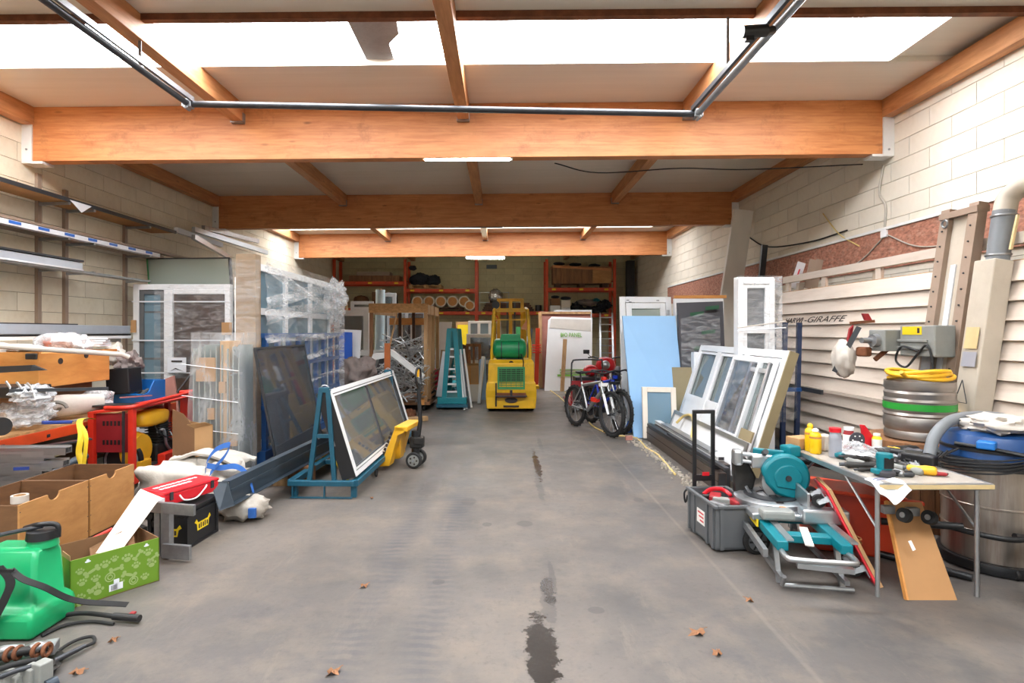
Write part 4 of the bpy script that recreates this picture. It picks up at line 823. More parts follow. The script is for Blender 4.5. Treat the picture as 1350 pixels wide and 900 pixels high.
pt('front_brace', MB().bar((gx1-.09,gy0-.005,.1), (gx1-.09,gy0-.005,.82), .02, .02), 'dark_steel')
for y in (6.1, 7.0): pt('wheel', MB().torus((gx0+.2,y,.055), .035, .02, 'X', 16, 6), 'black_rubber', smooth=50)
# ---- green sprayer
t = T('pressure_sprayer', 'green plastic pressure sprayer with black strap and lance', 'sprayer', (-2.66, 3.12, 0))
sx0, sx1, sy0, sy1 = -2.92, -2.50, 2.98, 3.30
m = MB(); prof = [(0,0), (.0,.13), (.05,.15), (.06,.42), (.1,.47)]
def slice_(zz, ins, iy=0): return [(sx0+ins, sy0+ins+iy, zz), (sx1-ins, sy0+ins+iy, zz), (sx1-ins, sy1-ins, zz), (sx0+ins, sy1-ins, zz)]
lv = [slice_(0,.01), slice_(.02,0), slice_(.13,0), slice_(.17,.035,.02), slice_(.40,.045,.03), slice_(.455,.06,.05)]
vs_ = [p for s in lv for p in s]; fs = [(0,1,2,3)[::-1], tuple(range(20,24))]+[(4*i+k, 4*i+(k+1) % 4, 4*i+4+(k+1) % 4, 4*i+4+k) for i in range(5) for k in range(4)]
m.add(vs_, fs).build('tank', 'green_sprayer', t, bev=.022, smooth=50)
MB().cyl((-2.60,3.18,.44), (-2.60,3.18,.485), .075, .07, 20).build('filler_neck', 'green_sprayer', t, smooth=40); MB().cyl((-2.60,3.18,.485), (-2.60,3.18,.53), .08, .075, 20).build('cap', 'black_plastic', t, smooth=40)
MB().tube([(-2.60,3.18,.55), (-2.95,3.05,.50)], .012, 8).build('pump_rod', 'dark_steel', t); MB().tube(spl([(-2.72,3.2,.53), (-2.62,3.17,.56), (-2.54,3.2,.55), (-2.53,3.2,.48)]), .014, 8).build('pump_handle', 'black_plastic', t, smooth=50)
pts = spl([(-2.70,2.985,.40), (-2.62,2.965,.33), (-2.64,2.955,.24), (-2.72,2.95,.08), (-2.76,2.95,.01)], 6)
MB().grid(lambda u, v_: pts[int(u*(len(pts)-1))]+V((.05*v_,-.006,.01*v_)), len(pts)-1, 1, (0,.004,0)).build('strap', 'black_rubber', t)
MB().cbox((-2.685,2.945,.21), .06, .012, .05).build('strap_buckle', 'black_plastic', t)
pts = spl([(-2.62,2.98,.37), (-2.54,2.96,.33), (-2.46,3.0,.27), (-2.38,3.12,.14), (-2.2,3.28,.04)], 6)
MB().grid(lambda u, v_: pts[int(u*(len(pts)-1))]+V((.0,.03*v_,.014*v_)), len(pts)-1, 1, (.003,0,.003)).build('strap', 'black_rubber', t)
MB().cbox((-2.63,2.975,.385), .08, .012, .014).build('slot', 'black_plastic', t)
t2 = T('spray_lance', 'black spray lance and hose lying on the floor by green sprayer', 'hose', (-2.2,3.2,0))
MB().tube(spl([G(40,826,.02), G(75,813,.02), G(110,808,.03), G(150,812,.03), G(182,816,.02)]), .013, 8).build('lance', 'black_rubber', t2, smooth=50); MB().tube([G(150,812,.03), G(184,815,.03)], .02, 10).build('grip', 'black_plastic', t2, smooth=50)
MB().tube(spl([G(55,838,.01), G(85,824,.012), G(120,819,.012), G(150,822,.01)]), .009, 6).build('hose', 'black_rubber', t2, smooth=50)
MB().cbox(G(175,808,.035), .03, .03, .014).build('nozzle', 'red_maroon', t2, bev=.005)
t2 = T('hose_loop', 'black hose loop with steel nozzle near the photo corner', 'hose', (-2.0,2.9,0))
MB().tube(spl([G(64,870,.03), G(85,852,.02), G(105,842,.02), G(122,839,.02), G(124,846,.02), G(112,852,.02)]), .009, 8).build('hose', 'black_rubber', t2, smooth=50); MB().tube([G(112,851,.025), G(70,872,.03)], [.011,.017], 10).build('nozzle', 'dark_steel', t2, smooth=50)
# ---- greasy hydraulic parts in the corner
t = T('hydraulic_linkage', 'greasy grey hydraulic linkage with hoses at lower left corner', 'machine part', G(30,890))
for k, (a, b_, r, mt) in enumerate((((-10,868),(66,853),.026,'engine'), ((-10,862),(30,856),.034,'galv'), ((35,858),(62,852),.036,'galv'), ((-10,885),(48,870),.017,'black_rubber'), ((0,892),(55,876),.015,'dark_steel'))):
    MB().tube(spl([G(*a,.10), G((a[0]+b_[0])/2,(a[1]+b_[1])/2-2,.115), G(*b_,.10)]), r*.75, 10).build('pipe', mt, t, smooth=50)
for px, py in ((12,862), (24,860), (48,857), (62,856)): MB().torus(G(px,py,.11), .026, .010, 'X', 14, 6).build('ring', 'rust', t, smooth=50)
MB().cbox(G(66,853,.09), .06, .08, .05, .4).build('valve_block', 'galv', t, bev=.006); 
for px, py, w_, h_ in ((42,893,.07,.11), (56,890,.06,.13), (18,898,.12,.08), (2,900,.12,.09)): MB().cbox(G(px,py,h_/2), w_, .06, h_, -.3).build('plate', 'grey_paint', t, bev=.006)
MB().tube([G(60,905,.03), G(75,898,.03)], .026, 12).build('knob', 'anthracite', t, smooth=50); MB().blob(G(30,880,.03), (.17,.14,.035), .3, 4, 2, 12, -.03).build('base', 'engine', t, smooth=60)
# ================================================================== A-FRAME TROLLEY, PALLET TRUCK, LEAVES
t = T('glass_trolley', 'blue steel A-frame trolley carrying a dark framed window', 'trolley', (-1.7, 6.9, 0))
a, b_ = V((-1.46,5.55,.15)), V((-1.36,8.3,.15)); d = b_-a; dn = d.normalized(); s = V((dn.y,-dn.x,0))
def bl(m, n, mt='teal_steel'): return m.build(n, mt, t, bev=.004)
bl(MB().bar(a, b_, .07, .06), 'side_rail'); bl(MB().bar(a-s*.64, b_-s*.64, .07, .06), 'side_rail')
for k in (0, .33, .66, 1): p = a+d*k; bl(MB().bar(p, p-s*.66, .06, .05), 'cross_rail')
for k in (.02, .98):
    p = a+d*k
    for e in (-.02, -.62):
        c_ = p+s*e; bl(MB().bar(c_+V((0,0,-.03)), c_+V((0,0,-.15)), .055, .055), 'foot')
for e in (-.3, -.62): c_ = a+d*.0+s*e; bl(MB().bar(c_+V((0,0,-.03)), c_+V((0,0,-.145)), .015, .03), 'foot')
bl(MB().bar(a-s*.02+V((0,0,-.143)), a-s*.64+V((0,0,-.143)), .04, .012), 'floor_bar')
for k in (.012, .97):
    p = a+d*k-s*.31; top = p+V((0,0,.92))
    bl(MB().bar(p-s*.155, top-s*.035, .045, .045), 'frame_leg'); bl(MB().bar(p+s*.10, top+s*.035, .045, .045), 'frame_leg'); bl(MB().bar(p-s*.11+V((0,0,.46)), p+s*.07+V((0,0,.46)), .03, .04), 'frame_tie')
    bl(MB().tube(arc(top, .045, 0, 180, 8, s, (0,0,1)), .008, 6), 'lifting_eye', 'galv'); bl(MB().bar(top-s*.05, top+s*.05, .05, .05), 'head')
bl(MB().bar(a+d*.02-s*.31+V((0,0,.88)), a+d*.97-s*.31+V((0,0,.88)), .05, .04), 'top_rail')
for k in (.35, .66): p = a+d*k-s*.31; bl(MB().bar(p-s*.1, p+V((0,0,.9)), .05, .04), 'frame_leg')
bl(MB().bar(a+d*.03-s*.1+V((0,0,.02)), a+d*.3-s*.45+V((0,0,.02)), .035, .03), 'diagonal', 'yellow_strap')
for k in (.3, .98): c_ = a+d*k+s*.0; bl(MB().torus(V((c_.x,c_.y,.05)), .034, .016, 'X', 16, 6), 'castor', 'black_rubber')
t = T('framed_window', 'long dark framed window with white bead leaning on trolley', 'window', (-1.5, 6.9, .2))
A, B, D_ = P(470,628,5.58), P(542,566,8.38), P(436,513,5.62)
B = V((B.x, 8.38, A.z)); u = (B-A).normalized(); vv = (D_-A); vv -= u*vv.dot(u); H_ = vv.length; vv.normalize(); n_ = u.cross(vv)
if n_.x < 0: n_ = -n_
W_ = (B-A).length; dp = .15
o = A-n_*dp
fr(o, u, vv, W_, H_, .07, dp-.006, n_).build('frame', 'black_plastic', t, bev=.004)
fr(o+n_*(dp-.006), u, vv, W_, H_, .045, .008, n_).build('white_bead', 'white_pvc', t); fr(o+n_*(dp-.006)+u*.055+vv*.055, u, vv, W_-.11, H_-.11, .02, .006, n_).build('glazing_bead', 'white_pvc', t)
MB().ob(o+u*.07+vv*.07+n_*.11, u*(W_*.47-.08), vv*(H_-.14), n_*.01).build('glass_pane', 'pane_dark', t); MB().ob(o+u*(W_*.47+.02)+vv*.07+n_*.11, u*(W_*.53-.09), vv*(H_-.14), n_*.01).build('glass_pane', 'pane_dark', t)
MB().ob(o+u*(W_*.47-.012)+vv*.07+n_*.09, u*.035, vv*(H_-.14), n_*.04).build('mullion', 'dark_panel', t)
MB().ob(o-u*.004+vv*.35, u*.006, vv*.05, n_*.04).build('lock_plate', 'galv', t)
# ---- pallet truck
t = T('pallet_truck', 'yellow hand pallet truck with black handle on the floor', 'pallet truck', (-1.1, 6.88, 0), R(-8))
def lc(m, n, mt, **k): return m.build(n, mt, t, local=True, **k)
for y in (-.19, .19):   # forks point to -x
    f = MB().prism([(-.36,y-.08,.05), (-.36,y-.08,.10), (-1.35,y-.08,.10), (-1.42,y-.08,.06), (-1.42,y-.08,.05)], (0,.16,0)); lc(f, 'fork', 'yellow_truck', bev=.006)
    lc(MB().prism([(-.40,y-.08,.04), (-.40,y-.08,.12), (-.28,y-.08,.14), (-.13,y-.08,.52), (-.02,y-.08,.52), (-.02,y-.08,.46), (-.10,y-.08,.42), (-.20,y-.08,.06)], (0,.16,0)), 'fork_heel', 'yellow_truck', bev=.008)
    lc(MB().cyl((-1.25,y-.05,.042), (-1.25,y+.05,.042), .042), 'load_roller', 'black_rubber', smooth=40)
lc(MB().box(-.14,.02,-.27,.27,.47,.53), 'head_plate', 'yellow_truck', bev=.01); lc(MB().box(-.17,-.12,-.1,.1,.15,.5), 'back_plate', 'yellow_truck', bev=.006)
lc(MB().cyl((.04,0,.10), (.04,0,.44), .05), 'pump_cylinder', 'black_plastic', smooth=40); lc(MB().cbox((.06,0,.30), .16, .14, .14), 'pump_body', 'engine', bev=.02); lc(MB().cbox((.1,-.07,.33), .12, .06, .08), 'valve_block', 'engine', bev=.01)
for y in (-.10, .10):
    w_ = lc(MB().lathe([(.03,-.028), (.088,-.028), (.098,-.018), (.098,.018), (.088,.028), (.03,.028)], (.05,y,.098), 26, 'Y'), 'steer_wheel', 'black_rubber', smooth=40)
    MB().lathe([(.01,-.032), (.068,-.03), (.07,.03), (.01,.032)], (.05,y,.098), 20, 'Y').build('rim', 'grey_paint', w_, local=True, smooth=40)
    m = MB()
    for k in range(5): q_ = 2*math.pi*k/5; m.cyl((.05+.042*math.cos(q_),y-.034,.098+.042*math.sin(q_)), (.05+.042*math.cos(q_),y+.034,.098+.042*math.sin(q_)), .012, n=8)
    m.build('rim_hole', 'ink', w_, local=True)
lc(MB().cyl((.05,-.15,.098), (.05,.15,.098), .015), 'axle', 'galv'); lc(MB().tube([(.07,0,.36), (.10,0,.55), (.075,0,1.02)], [.032,.026,.022], 10), 'handle_shaft', 'black_plastic', smooth=50)
lc(MB().tube(spl([(.08,0,.95), (.08,-.085,1.02), (.075,-.10,1.12), (.075,-.07,1.19), (.075,0,1.205), (.075,.07,1.19), (.075,.10,1.12), (.08,.085,1.02), (.08,0,.95)], 5), .014, 8), 'handle_loop', 'black_plastic', smooth=50)
lc(MB().bar((.075,-.02,1.10), (.075,-.02,1.19), .03, .02), 'release_lever', 'yellow_truck'); 
m = MB()
for k in range(6): m.ob((-.262+.0185*k,-.271,.19+.046*k),(.013,0,.033),(-.028,0,.011),(0,-.001,0))
lc(m,'lettering','ink')
# ---- leaves
for k, (px, py, s, r, lb) in enumerate(((919,834,.055,.4,'brown oak leaf on the floor, largest of the dry leaves'), (945,861,.035,1.2,'small brown leaf in front of the oak leaf'), (987,791,.03,2.2,'small leaf on the floor right of the oak leaf'), (480,773,.032,.7,'pale dry leaf on the floor left of centre'), (440,886,.042,.9,'pale curled leaf at the bottom edge of the photo'), (103,886,.035,.2,'orange brown leaf beside the greasy parts'), (150,844,.025,1,'tiny brown leaf near the hose loop'), (490,657,.02,1.5,'tiny leaf on the floor below the blue trolley'))):
    c_ = G(px, py, .004); m = MB(); pts = []
    for i in range(14): q_ = 2*math.pi*i/14+r; rr = s*(1 if i % 2 else .62)*(1.25 if i in (0,7) else .8); pts.append(c_+V((rr*math.cos(q_), rr*math.sin(q_), .012*math.sin(3*q_)+.006)))
    m.add(pts+[c_+V((0,0,.014))], [(i, (i+1) % 14, 14) for i in range(14)]); m.tube([pts[0], pts[0]+V((s*.5*math.cos(r), s*.5*math.sin(r), -.0))], .002, 4)
    solo('dry_leaf', m, 'leaf', lb, 'leaf', 'dry leaves on the floor')
# ================================================================== MIDDLE AND BACK
# ---- storage racks along the back wall
RY0, RY1 = 20.35, 21.25
UX = [-6.1, -3.52, -.94, 1.62, 4.08]
UL = ['leftmost','second from left','middle','second from right','rightmost']
for x, lb in zip(UX, UL):
    t = T('rack_upright', lb+' orange upright frame of the back wall racks', 'rack', (x, RY0, 0), 0, 'rack uprights at the back wall')
    for y in (RY0, RY1-.08): MB().box(x-.05, x+.05, y, y+.08, 0, 4.28).build('post', 'orange_rack', t)
    for k in range(5): MB().bar((x, RY0+.08, .3+k*.8), (x, RY1-.08, .3+k*.8+(.7 if k % 2 else 0)), .03, .03).build('brace', 'orange_rack', t)
    MB().box(x-.08, x+.08, RY0-.03, RY0+.12, 0, .012).build('foot_plate', 'orange_rack', t)
SH = [(0,3.47,'upper left back shelf with long brown boxes'), (1,3.20,'shelf with black bags in second rack bay'), (1,2.38,'shelf under the paper rolls in second rack bay'), (2,2.38,'shelf with brown boards in third rack bay'), (3,3.24,'shelf carrying the wooden crate in right rack bay'), (3,2.30,'shelf with clothes and boxes in right rack bay'), (0,2.5,'lower left back shelf with dark boxes')]
for b, z_, lb in SH:
    t = T('rack_shelf', 'orange beamed '+lb, 'shelf', ((UX[b]+UX[b+1])/2, RY0, z_), 0, 'shelves of the back racks')
    for y in (RY0-.01, RY1-.07): MB().box(UX[b]+.05, UX[b+1]-.05, y, y+.06, z_-.11, z_).build('beam', 'orange_rack', t)
    for k in range(5): xx = UX[b]+.25+k*.5; MB().box(xx, xx+.1, RY0, RY1-.02, z_, z_+.02).build('slat', 'old_wood', t)
    for k in (.06, .5, .9): xx = UX[b]+.05+k*(UX[b+1]-UX[b]-.2); MB().box(xx, xx+.14, RY0-.014, RY0-.01, z_-.09, z_-.03).build('load_sticker', 'yellow_label', t)
RZ = lambda z_: z_+.021
# paper rolls on a dark pallet
def pallet(name, x0, x1, y0, y1, z_, mt, label):
    t = T(name, label, 'pallet', ((x0+x1)/2, (y0+y1)/2, z_)); w_ = (x1-x0)
    for k in range(5): xx = x0+k*(w_-.1)/4; MB().box(xx, xx+.1, y0, y1, z_+.115, z_+.135).build('top_board', mt, t)
    for y in (y0, (y0+y1)/2-.05, y1-.1):
        MB().box(x0, x1, y, y+.1, z_+.095, z_+.115).build('stringer', mt, t); MB().box(x0, x1, y, y+.1, z_, z_+.02).build('bottom_board', mt, t)
        for xx in (x0, (x0+x1)/2-.06, x1-.12): MB().box(xx, xx+.12, y, y+.1, z_+.02, z_+.095).build('block', mt, t)
    return t
pallet('pallet', -3.35, -1.45, 20.4, 21.2, RZ(2.38), 'dark_wood', 'dark pallet under the row of paper rolls')
RC = [(562,393,'leftmost'), (578,393,'second'), (592,391,'third'), (606,390.5,'fourth'), (620,390.5,'fifth')]
for k, (px, py, lb) in enumerate(RC):
    px = 543+k*15.2+7; c_ = P(px, 393-(k % 2), 20.3); c_.z = RZ(2.38)+.137+.205; c_.x = -3.28+.205+k*.425
    t = T('paper_roll', lb+' kraft paper roll from left on the rack pallet', 'roll', (c_.x, 20.7, c_.z-.2), 0, 'paper rolls in the rack')
    MB().lathe([(.205,0), (.205,.9), (.160,.9), (.160,0)], (c_.x,20.32,c_.z), 28, 'Y', True).build('sleeve', 'roll_rim', t, smooth=40); MB().cyl((c_.x,20.34,c_.z), (c_.x,21.2,c_.z), .159, n=24).build('core_fill', 'roll_kraft', t, smooth=40)
c_ = V((-1.17,20.2,RZ(2.38)+.19)); t = T('paper_roll', 'sixth paper roll lying lower right beside the rack upright', 'roll', (-1.17,20.6,2.40), 0, 'paper rolls in the rack')
MB().lathe([(.185,0), (.185,.9), (.142,.9), (.142,0)], c_, 28, 'Y', True).build('sleeve', 'roll_rim', t, smooth=40); MB().cyl((c_.x,20.22,c_.z), (c_.x,21.08,c_.z), .141, n=24).build('core_fill', 'roll_kraft', t, smooth=40)
# black bags
pallet('pallet', -3.4, -2.2, 20.4, 21.2, RZ(3.20), 'raw_wood', 'light wooden pallet under the black bags in rack')
for k, (x, w_, h_, lb) in enumerate(((-3.05,.38,.42,'large black bag on left of the rack pallet'), (-2.55,.28,.34,'smaller black bag on right of the rack pallet'))):
    solo('black_bag', MB().blob((x,20.75,RZ(3.20)+.137+h_*.5), (w_,.3,h_*.62), .25, 2, 50+k, 14, -h_*.49), 'dark_cloth', lb, 'bag', smooth=60)
solo('dark_bundle', MB().blob((-3.28,20.6,3.98), (.14,.2,.09), .3, 2, 53, 10), 'dark_cloth', 'small dark bundle on top of the large black bag', 'bundle', smooth=60)
# left bay
solo('long_box', MB().box(-5.6,-3.75,20.5,21.1,RZ(3.47),3.70), 'old_wood', 'long flat brown box on upper left back shelf', 'box'); solo('long_box', MB().box(-5.3,-4.1,20.45,21.0,3.70,3.83), 'rail_brown', 'shorter grey brown box on the long flat box', 'box')
solo('dark_carton', MB().box(-4.75,-4.15,20.5,21,RZ(2.5),3.1), 'ply_dark', 'dark brown carton on lower left back shelf', 'carton'); solo('dark_can', MB().cyl((-4.0,20.7,RZ(2.5)),(-4.0,20.7,3.0),.16), 'black_plastic', 'black round can on lower left back shelf', 'can', smooth=40); solo('brown_sack', MB().blob((-5.2,20.7,2.75),(.3,.25,.24),.2,2,57,12,-.22), 'ply_dark', 'brown sack on lower left back shelf', 'sack', smooth=60)
# third bay: boards and foil bag
for k in range(4): solo('brown_board', MB().box(-.72+.04*k,1.15-.05*k,20.4,21.1,RZ(2.38)+.075*k,RZ(2.38)+.072+.075*k), 'dark_wood', ['lowest','second','third','top'][k]+' brown board of the stack in third rack bay', 'board', 'brown boards in the rack')
solo('foil_bag', MB().blob((-.25,20.7,2.95),(.27,.22,.27),.25,3,60,14,-.24), 'silver_foil', 'crumpled silver foil bag on the brown boards', 'bag', smooth=70)
solo('black_pot', MB().cyl((1.33,20.6,RZ(2.38)),(1.33,20.6,2.62),.12), 'black_plastic', 'black pot at right end of the brown boards', 'pot', smooth=40)
t = T('wire_cage', 'thin grey wire frame behind the foil bag in rack', 'cage', (-.3,20.9,2.4))
for x in (-.85, .25): MB().bar((x,21.2,2.40),(x,21.2,3.15),.02,.02).build('post','galv',t)
for z_ in (2.75,3.13): MB().bar((-.85,21.2,z_),(.25,21.2,z_),.02,.02).build('rail','galv',t)
solo('vent_grille', MB().box(-.6,-.2,21.44,21.484,4.05,4.2), 'dark_steel', 'small dark vent grille high on the back wall', 'grille')
# right bay: crate, boxes, clothes
t = T('wooden_crate', 'large plywood crate on the top right back shelf', 'crate', (2.9,20.8,RZ(3.24)))
MB().box(1.85,3.95,20.42,21.1,3.40,4.02).build('body','old_wood',t); MB().ob((1.83,20.40,3.98),(2.14,0,-.12),(0,.72,0),(0,0,.09)).build('lid','glulam',t); MB().box(3.3,3.96,20.41,20.42,3.42,3.9).build('end_board','ply',t)
for x in (1.95,2.8,3.65): MB().box(x,x+.2,20.42,21.1,RZ(3.24),3.40).build('skid','dark_wood',t)
for k, (x, lb) in enumerate(((2.1,'left'), (2.7,'middle'), (3.4,'right'))): solo('dark_oddment', MB().blob((x,20.7,4.15-.03*k),(.22,.15,.06),.4,3,62+k,10), 'dark_cloth', lb+' dark bundle lying on top of plywood crate', 'bundle', smooth=60)
BX = [(1.75,2.12,2.43,2.60,'lower left white shoe box on the right back shelf','white_pvc'), (1.78,2.10,2.605,2.86,'open brown box above the lower left shoe box','cardboard_in'), (2.15,2.48,2.33,2.52,'lower right white box on the right back shelf','white_pvc'), (2.15,2.48,2.525,2.80,'upper right pinkish white box on right back shelf','white_wood')]
BX[0] = (1.75,2.12,RZ(2.30),2.60,*BX[0][4:]); BX[2] = (2.15,2.48,RZ(2.30),2.52,*BX[2][4:])
for x0, x1, z0, z1, lb, mt in BX: solo('shelf_box', MB().box(x0,x1,20.4,20.85,z0,z1), mt, lb, 'box', 'boxes on the right back shelf', bev=.006)
solo('dark_shoe', MB().blob((1.95,20.6,2.92),(.16,.1,.06),.1,2,66,10), 'dark_cloth', 'dark shoe on the open brown shelf box', 'shoe', smooth=60); solo('dark_shoe', MB().blob((2.33,20.6,2.87),(.2,.1,.07),.1,2,67,10), 'dark_cloth', 'dark shoe on the pinkish white shelf box', 'shoe', smooth=60)
for k, (x, z_, rx, rz, mt, lb) in enumerate(((2.75,2.52,.25,.2,'dark_cloth','black clothes heap at left of right back shelf'), (3.35,2.44,.45,.13,'dark_cloth','wide dark clothes heap on right back shelf'), (3.1,2.72,.4,.12,'grey_cloth','grey jacket on top of the dark clothes'), (3.75,2.66,.25,.16,'dark_cloth','dark clothes heap against the right upright'), (3.45,2.80,.14,.07,'teal_bright','small teal cloth on top of the clothes'))):
    solo('clothes_heap', MB().blob((x,20.7,z_),(rx,.26,rz),.5,2.5,70+k,14), mt, lb, 'clothes', 'clothes on the right back shelf', smooth=60)
# ---- things in front of the racks
t = T('step_ladder', 'tall aluminium ladder leaning at the right back rack', 'ladder', (3.7,19.6,0))
a, b_ = P(792,520,19.4), P(791,412,20.2); a.z = 0; dx = V((.44,0,0))
for e in (V((0,0,0)), dx): MB().bar(a+e, b_+e, .06, .03).build('stile', 'alu', t)
for k in range(9): p = a.lerp(b_, (k+.6)/9.3); MB().bar(p, p+dx, .035, .03).build('rung', 'alu', t)
t = T('chipboard_sheet', 'pinkish chipboard sheet standing behind the white panel', 'board', (1.85,16.4,0)); MB().prism([(1.12,16.3,0),(2.62,16.3,0),(2.62,16.6,2.24),(1.12,16.6,2.24)],(0,.03,0)).build('sheet','pink_board',t); MB().bar((1.12,16.28,.02),(1.12,16.58,2.22),.10,.03).build('edge_batten','raw_wood',t); MB().bar((1.12,16.57,2.20),(2.62,16.57,2.20),.03,.06).build('edge_batten','raw_wood',t)
t = T('insulation_panel', 'white insulation panel with green lettering facing the aisle', 'panel', (1.8,15.8,0))
a, b_, c_, d_ = P(718,515,15.65), P(780,516,15.65), P(781,424,16.1), P(723,417,16.1); e_ = P(727,416,16.1)
for q_ in (a, b_): q_.z = .005
py_ = lambda z_: 15.65+.227*z_
MB().prism([V((a.x,15.65,0)),V((b_.x,15.65,0)),V((c_.x,py_(2.04),2.04)),V((d_.x+.1,py_(2.08),2.08)),V((d_.x,py_(1.98),1.98))],(0,.12,0)).build('panel','white_foam',t)
MB().prism([V((1.36,py_(1.76)-.006,1.76)),V((2.54,py_(1.66)-.006,1.66)),V((2.55,py_(1.99)-.006,1.99)),V((1.40,py_(2.02)-.006,2.02))],(0,.004,0)).build('grey_flap','insul_grey',t)
text('lettering','BIO PANEL',.17,V((1.66,py_(1.50)-.012,1.50)),(1,0,0),(0,.227,1),'ink_green',t,width=.6,ext=.002)
MB().ob((1.55,py_(.40)-.012,.40),(1.0,0,0),(0,.01,0),(0,.0114,.05)).build('green_stripe','ink_green',t)
for k in range(2): MB().ob((1.62,py_(.48+.08*k)-.012,.48+.08*k),(.8,0,0),(0,.01,0),(0,.008,.035)).build('green_print','pale_green',t)
solo('wooden_lath', MB().bar(P(741,516,15.5)+V((0,0,0)), P(745,447,15.85), .11, .03, (0,1,0)), 'raw_wood', 'wooden lath leaning on the white insulation panel', 'lath')
t = T('low_window_unit', 'low white window frame behind the insulation panel', 'window', (2.1,18.6,0)); fr((1.72,18.6,0),(1,0,0),(0,0,1),1.25,2.37,.1,.07,(0,1,0)).build('frame','white_pvc',t); MB().box(2.28,2.38,18.6,18.67,.1,2.27).build('mullion','white_pvc',t); MB().box(1.82,2.87,18.63,18.64,.1,2.27).build('glass_pane','pane_dark',t)
t = T('orange_post', 'orange barrier post with red rope beside the white panel', 'post', (.95,16.2,0)); MB().bar((.98,16.2,0),(1.03,16.2,1.75),.12,.08).build('post','orange_tub',t)
for k in range(4): MB().torus((1.0,16.2,1.05+.07*k),.12,.018,'Z',18,6).build('rope_coil','red_paint',t,smooth=60)
solo('grey_board', MB().prism([(.55,17,0),(.72,17,0),(.95,17.3,1.75),(.85,17.3,1.75)],(0,.03,0)), 'dark_steel', 'narrow dark board leaning right of the forklift', 'board')
t = T('narrow_window', 'narrow white window unit standing right of the forklift', 'window', (.62,17.6,0)); fr((.40,17.6,0),(1,0,0),(0,0,1),.4,1.5,.07,.06,(0,1,0)).build('frame','white_pvc',t); MB().box(.47,.73,17.62,17.63,.07,1.43).build('glass_pane','pane_dark',t)
solo('green_can', MB().cyl((.6,17.6,1.505),(.6,17.6,1.8),.17), 'green_grille', 'green canister on the narrow window unit', 'canister', smooth=40)
# ---- forklift
t = T('forklift', 'yellow forklift seen from behind with green gas cylinder', 'forklift', (.185,11.5,0))
def lf(m, n, mt='yellow_paint', **k): return m.build(n, mt, t, local=True, **k)
m = MB(); sl = [(.0,.07,.50), (.0,.30,.52), (-.02,.44,.52), (-.02,.60,.50), (.0,.62,.475), (.0,1.0,.47), (.10,1.07,.44)]
lv = [[(-w_,y,z_),(w_,y,z_),(w_,1.0,z_),(-w_,1.0,z_)] for y,z_,w_ in sl]; vs_ = [p for s in lv for p in s]
m.add(vs_, [(3,2,1,0), tuple(range(len(vs_)-4,len(vs_)))]+[(4*i+k,4*i+(k+1)%4,4*i+4+(k+1)%4,4*i+4+k) for i in range(len(sl)-1) for k in range(4)]); lf(m,'counterweight',bev=.04)
lf(MB().box(-.50,.50,.9,2.0,.25,.75),'chassis',bev=.03); lf(MB().box(-.34,.34,1.0,1.6,.75,.95),'seat_base','black_plastic',bev=.03); lf(MB().box(-.25,.25,.95,1.1,.95,1.3),'seat_back','black_plastic',bev=.04)
g_ = lf(fr((-.28,-.035,.47),(1,0,0),(0,0,1),.56,.46,.035,.05,(0,1,0)),'radiator_frame','green_grille'); lf(MB().box(-.26,.26,-.005,.02,.49,.91),'radiator_core','engine')
for k in range(10): MB().box(-.25,.25,-.03,-.012,.505+k*.042,.522+k*.042).build('grille_bar','green_grille',g_,local=True)
for k in range(5): MB().box(-.2+k*.1-.005,-.2+k*.1+.005,-.03,-.015,.5,.91).build('grille_bar','green_grille',g_,local=True)
lf(MB().box(-.30,.30,-.10,.0,.305,.40),'tow_bar','rust',bev=.01); lf(MB().box(-.32,.32,-.12,-.02,.33,.35),'tow_plate','dark_steel'); lf(MB().cyl((0,-.09,.33),(0,-.09,.46),.025),'tow_pin','dark_steel')
lf(MB().cyl((0,-.025,.25),(0,.0,.25),.13,n=20).xf(Matrix.Diagonal((1,1,.45,1))@Matrix.Translation((0,0,.30))),'tow_pocket','ink'); lf(MB().box(-.16,.16,-.025,.0,.105,.14),'bumper_slot','ink')
lf(MB().cyl((0,.02,1.0),(0,.05,1.0),.05,n=16),'emblem','engine'); lf(MB().bar((-.31,-.02,.12),(-.31,-.02,.6),.03,.02),'side_chain','engine')
for s in (-1,1):
    for y,r in ((.35,.25),(1.75,.32)):
        w_ = lf(MB().lathe([(.08,-.09),(r*.9,-.09),(r,-.06),(r,.06),(r*.9,.09),(.08,.09)],(s*.40,y,r),28,'X'),'tyre','black_rubber',smooth=40); MB().lathe([(.02,-.1),(r*.55,-.095),(r*.55,.095),(.02,.1)],(s*.40,y,r),20,'X').build('rim','yellow_paint',w_,local=True,smooth=40)
lf(MB().lathe([(.02,-.36),(.12,-.345),(.19,-.31),(.215,-.27),(.215,.27),(.19,.31),(.12,.345),(.02,.36)],(-.03,.32,1.29),28,'X'),'gas_cylinder','green_tank',smooth=60); lf(MB().prism([(-.24,.14,1.44),(.22,.14,1.44),(.18,.14,1.60),(-.20,.14,1.60)],(0,.34,0)),'cylinder_cover','green_tank',bev=.02)
for x in (-.2,.16): lf(MB().torus((x,.32,1.29),.22,.012,'X',28,6),'cylinder_strap','dark_steel',smooth=60)
lf(MB().cyl((-.46,.32,1.32),(-.38,.32,1.32),.06,n=12),'valve','black_plastic'); lf(MB().box(-.3,.26,.18,.46,1.045,1.085),'cylinder_cradle','dark_steel'); lf(MB().tube(spl([(.2,.15,1.2),(.24,.03,1.1),(.25,-.01,1.0),(.24,.0,.88)]),.012,6),'gas_hose','black_rubber')
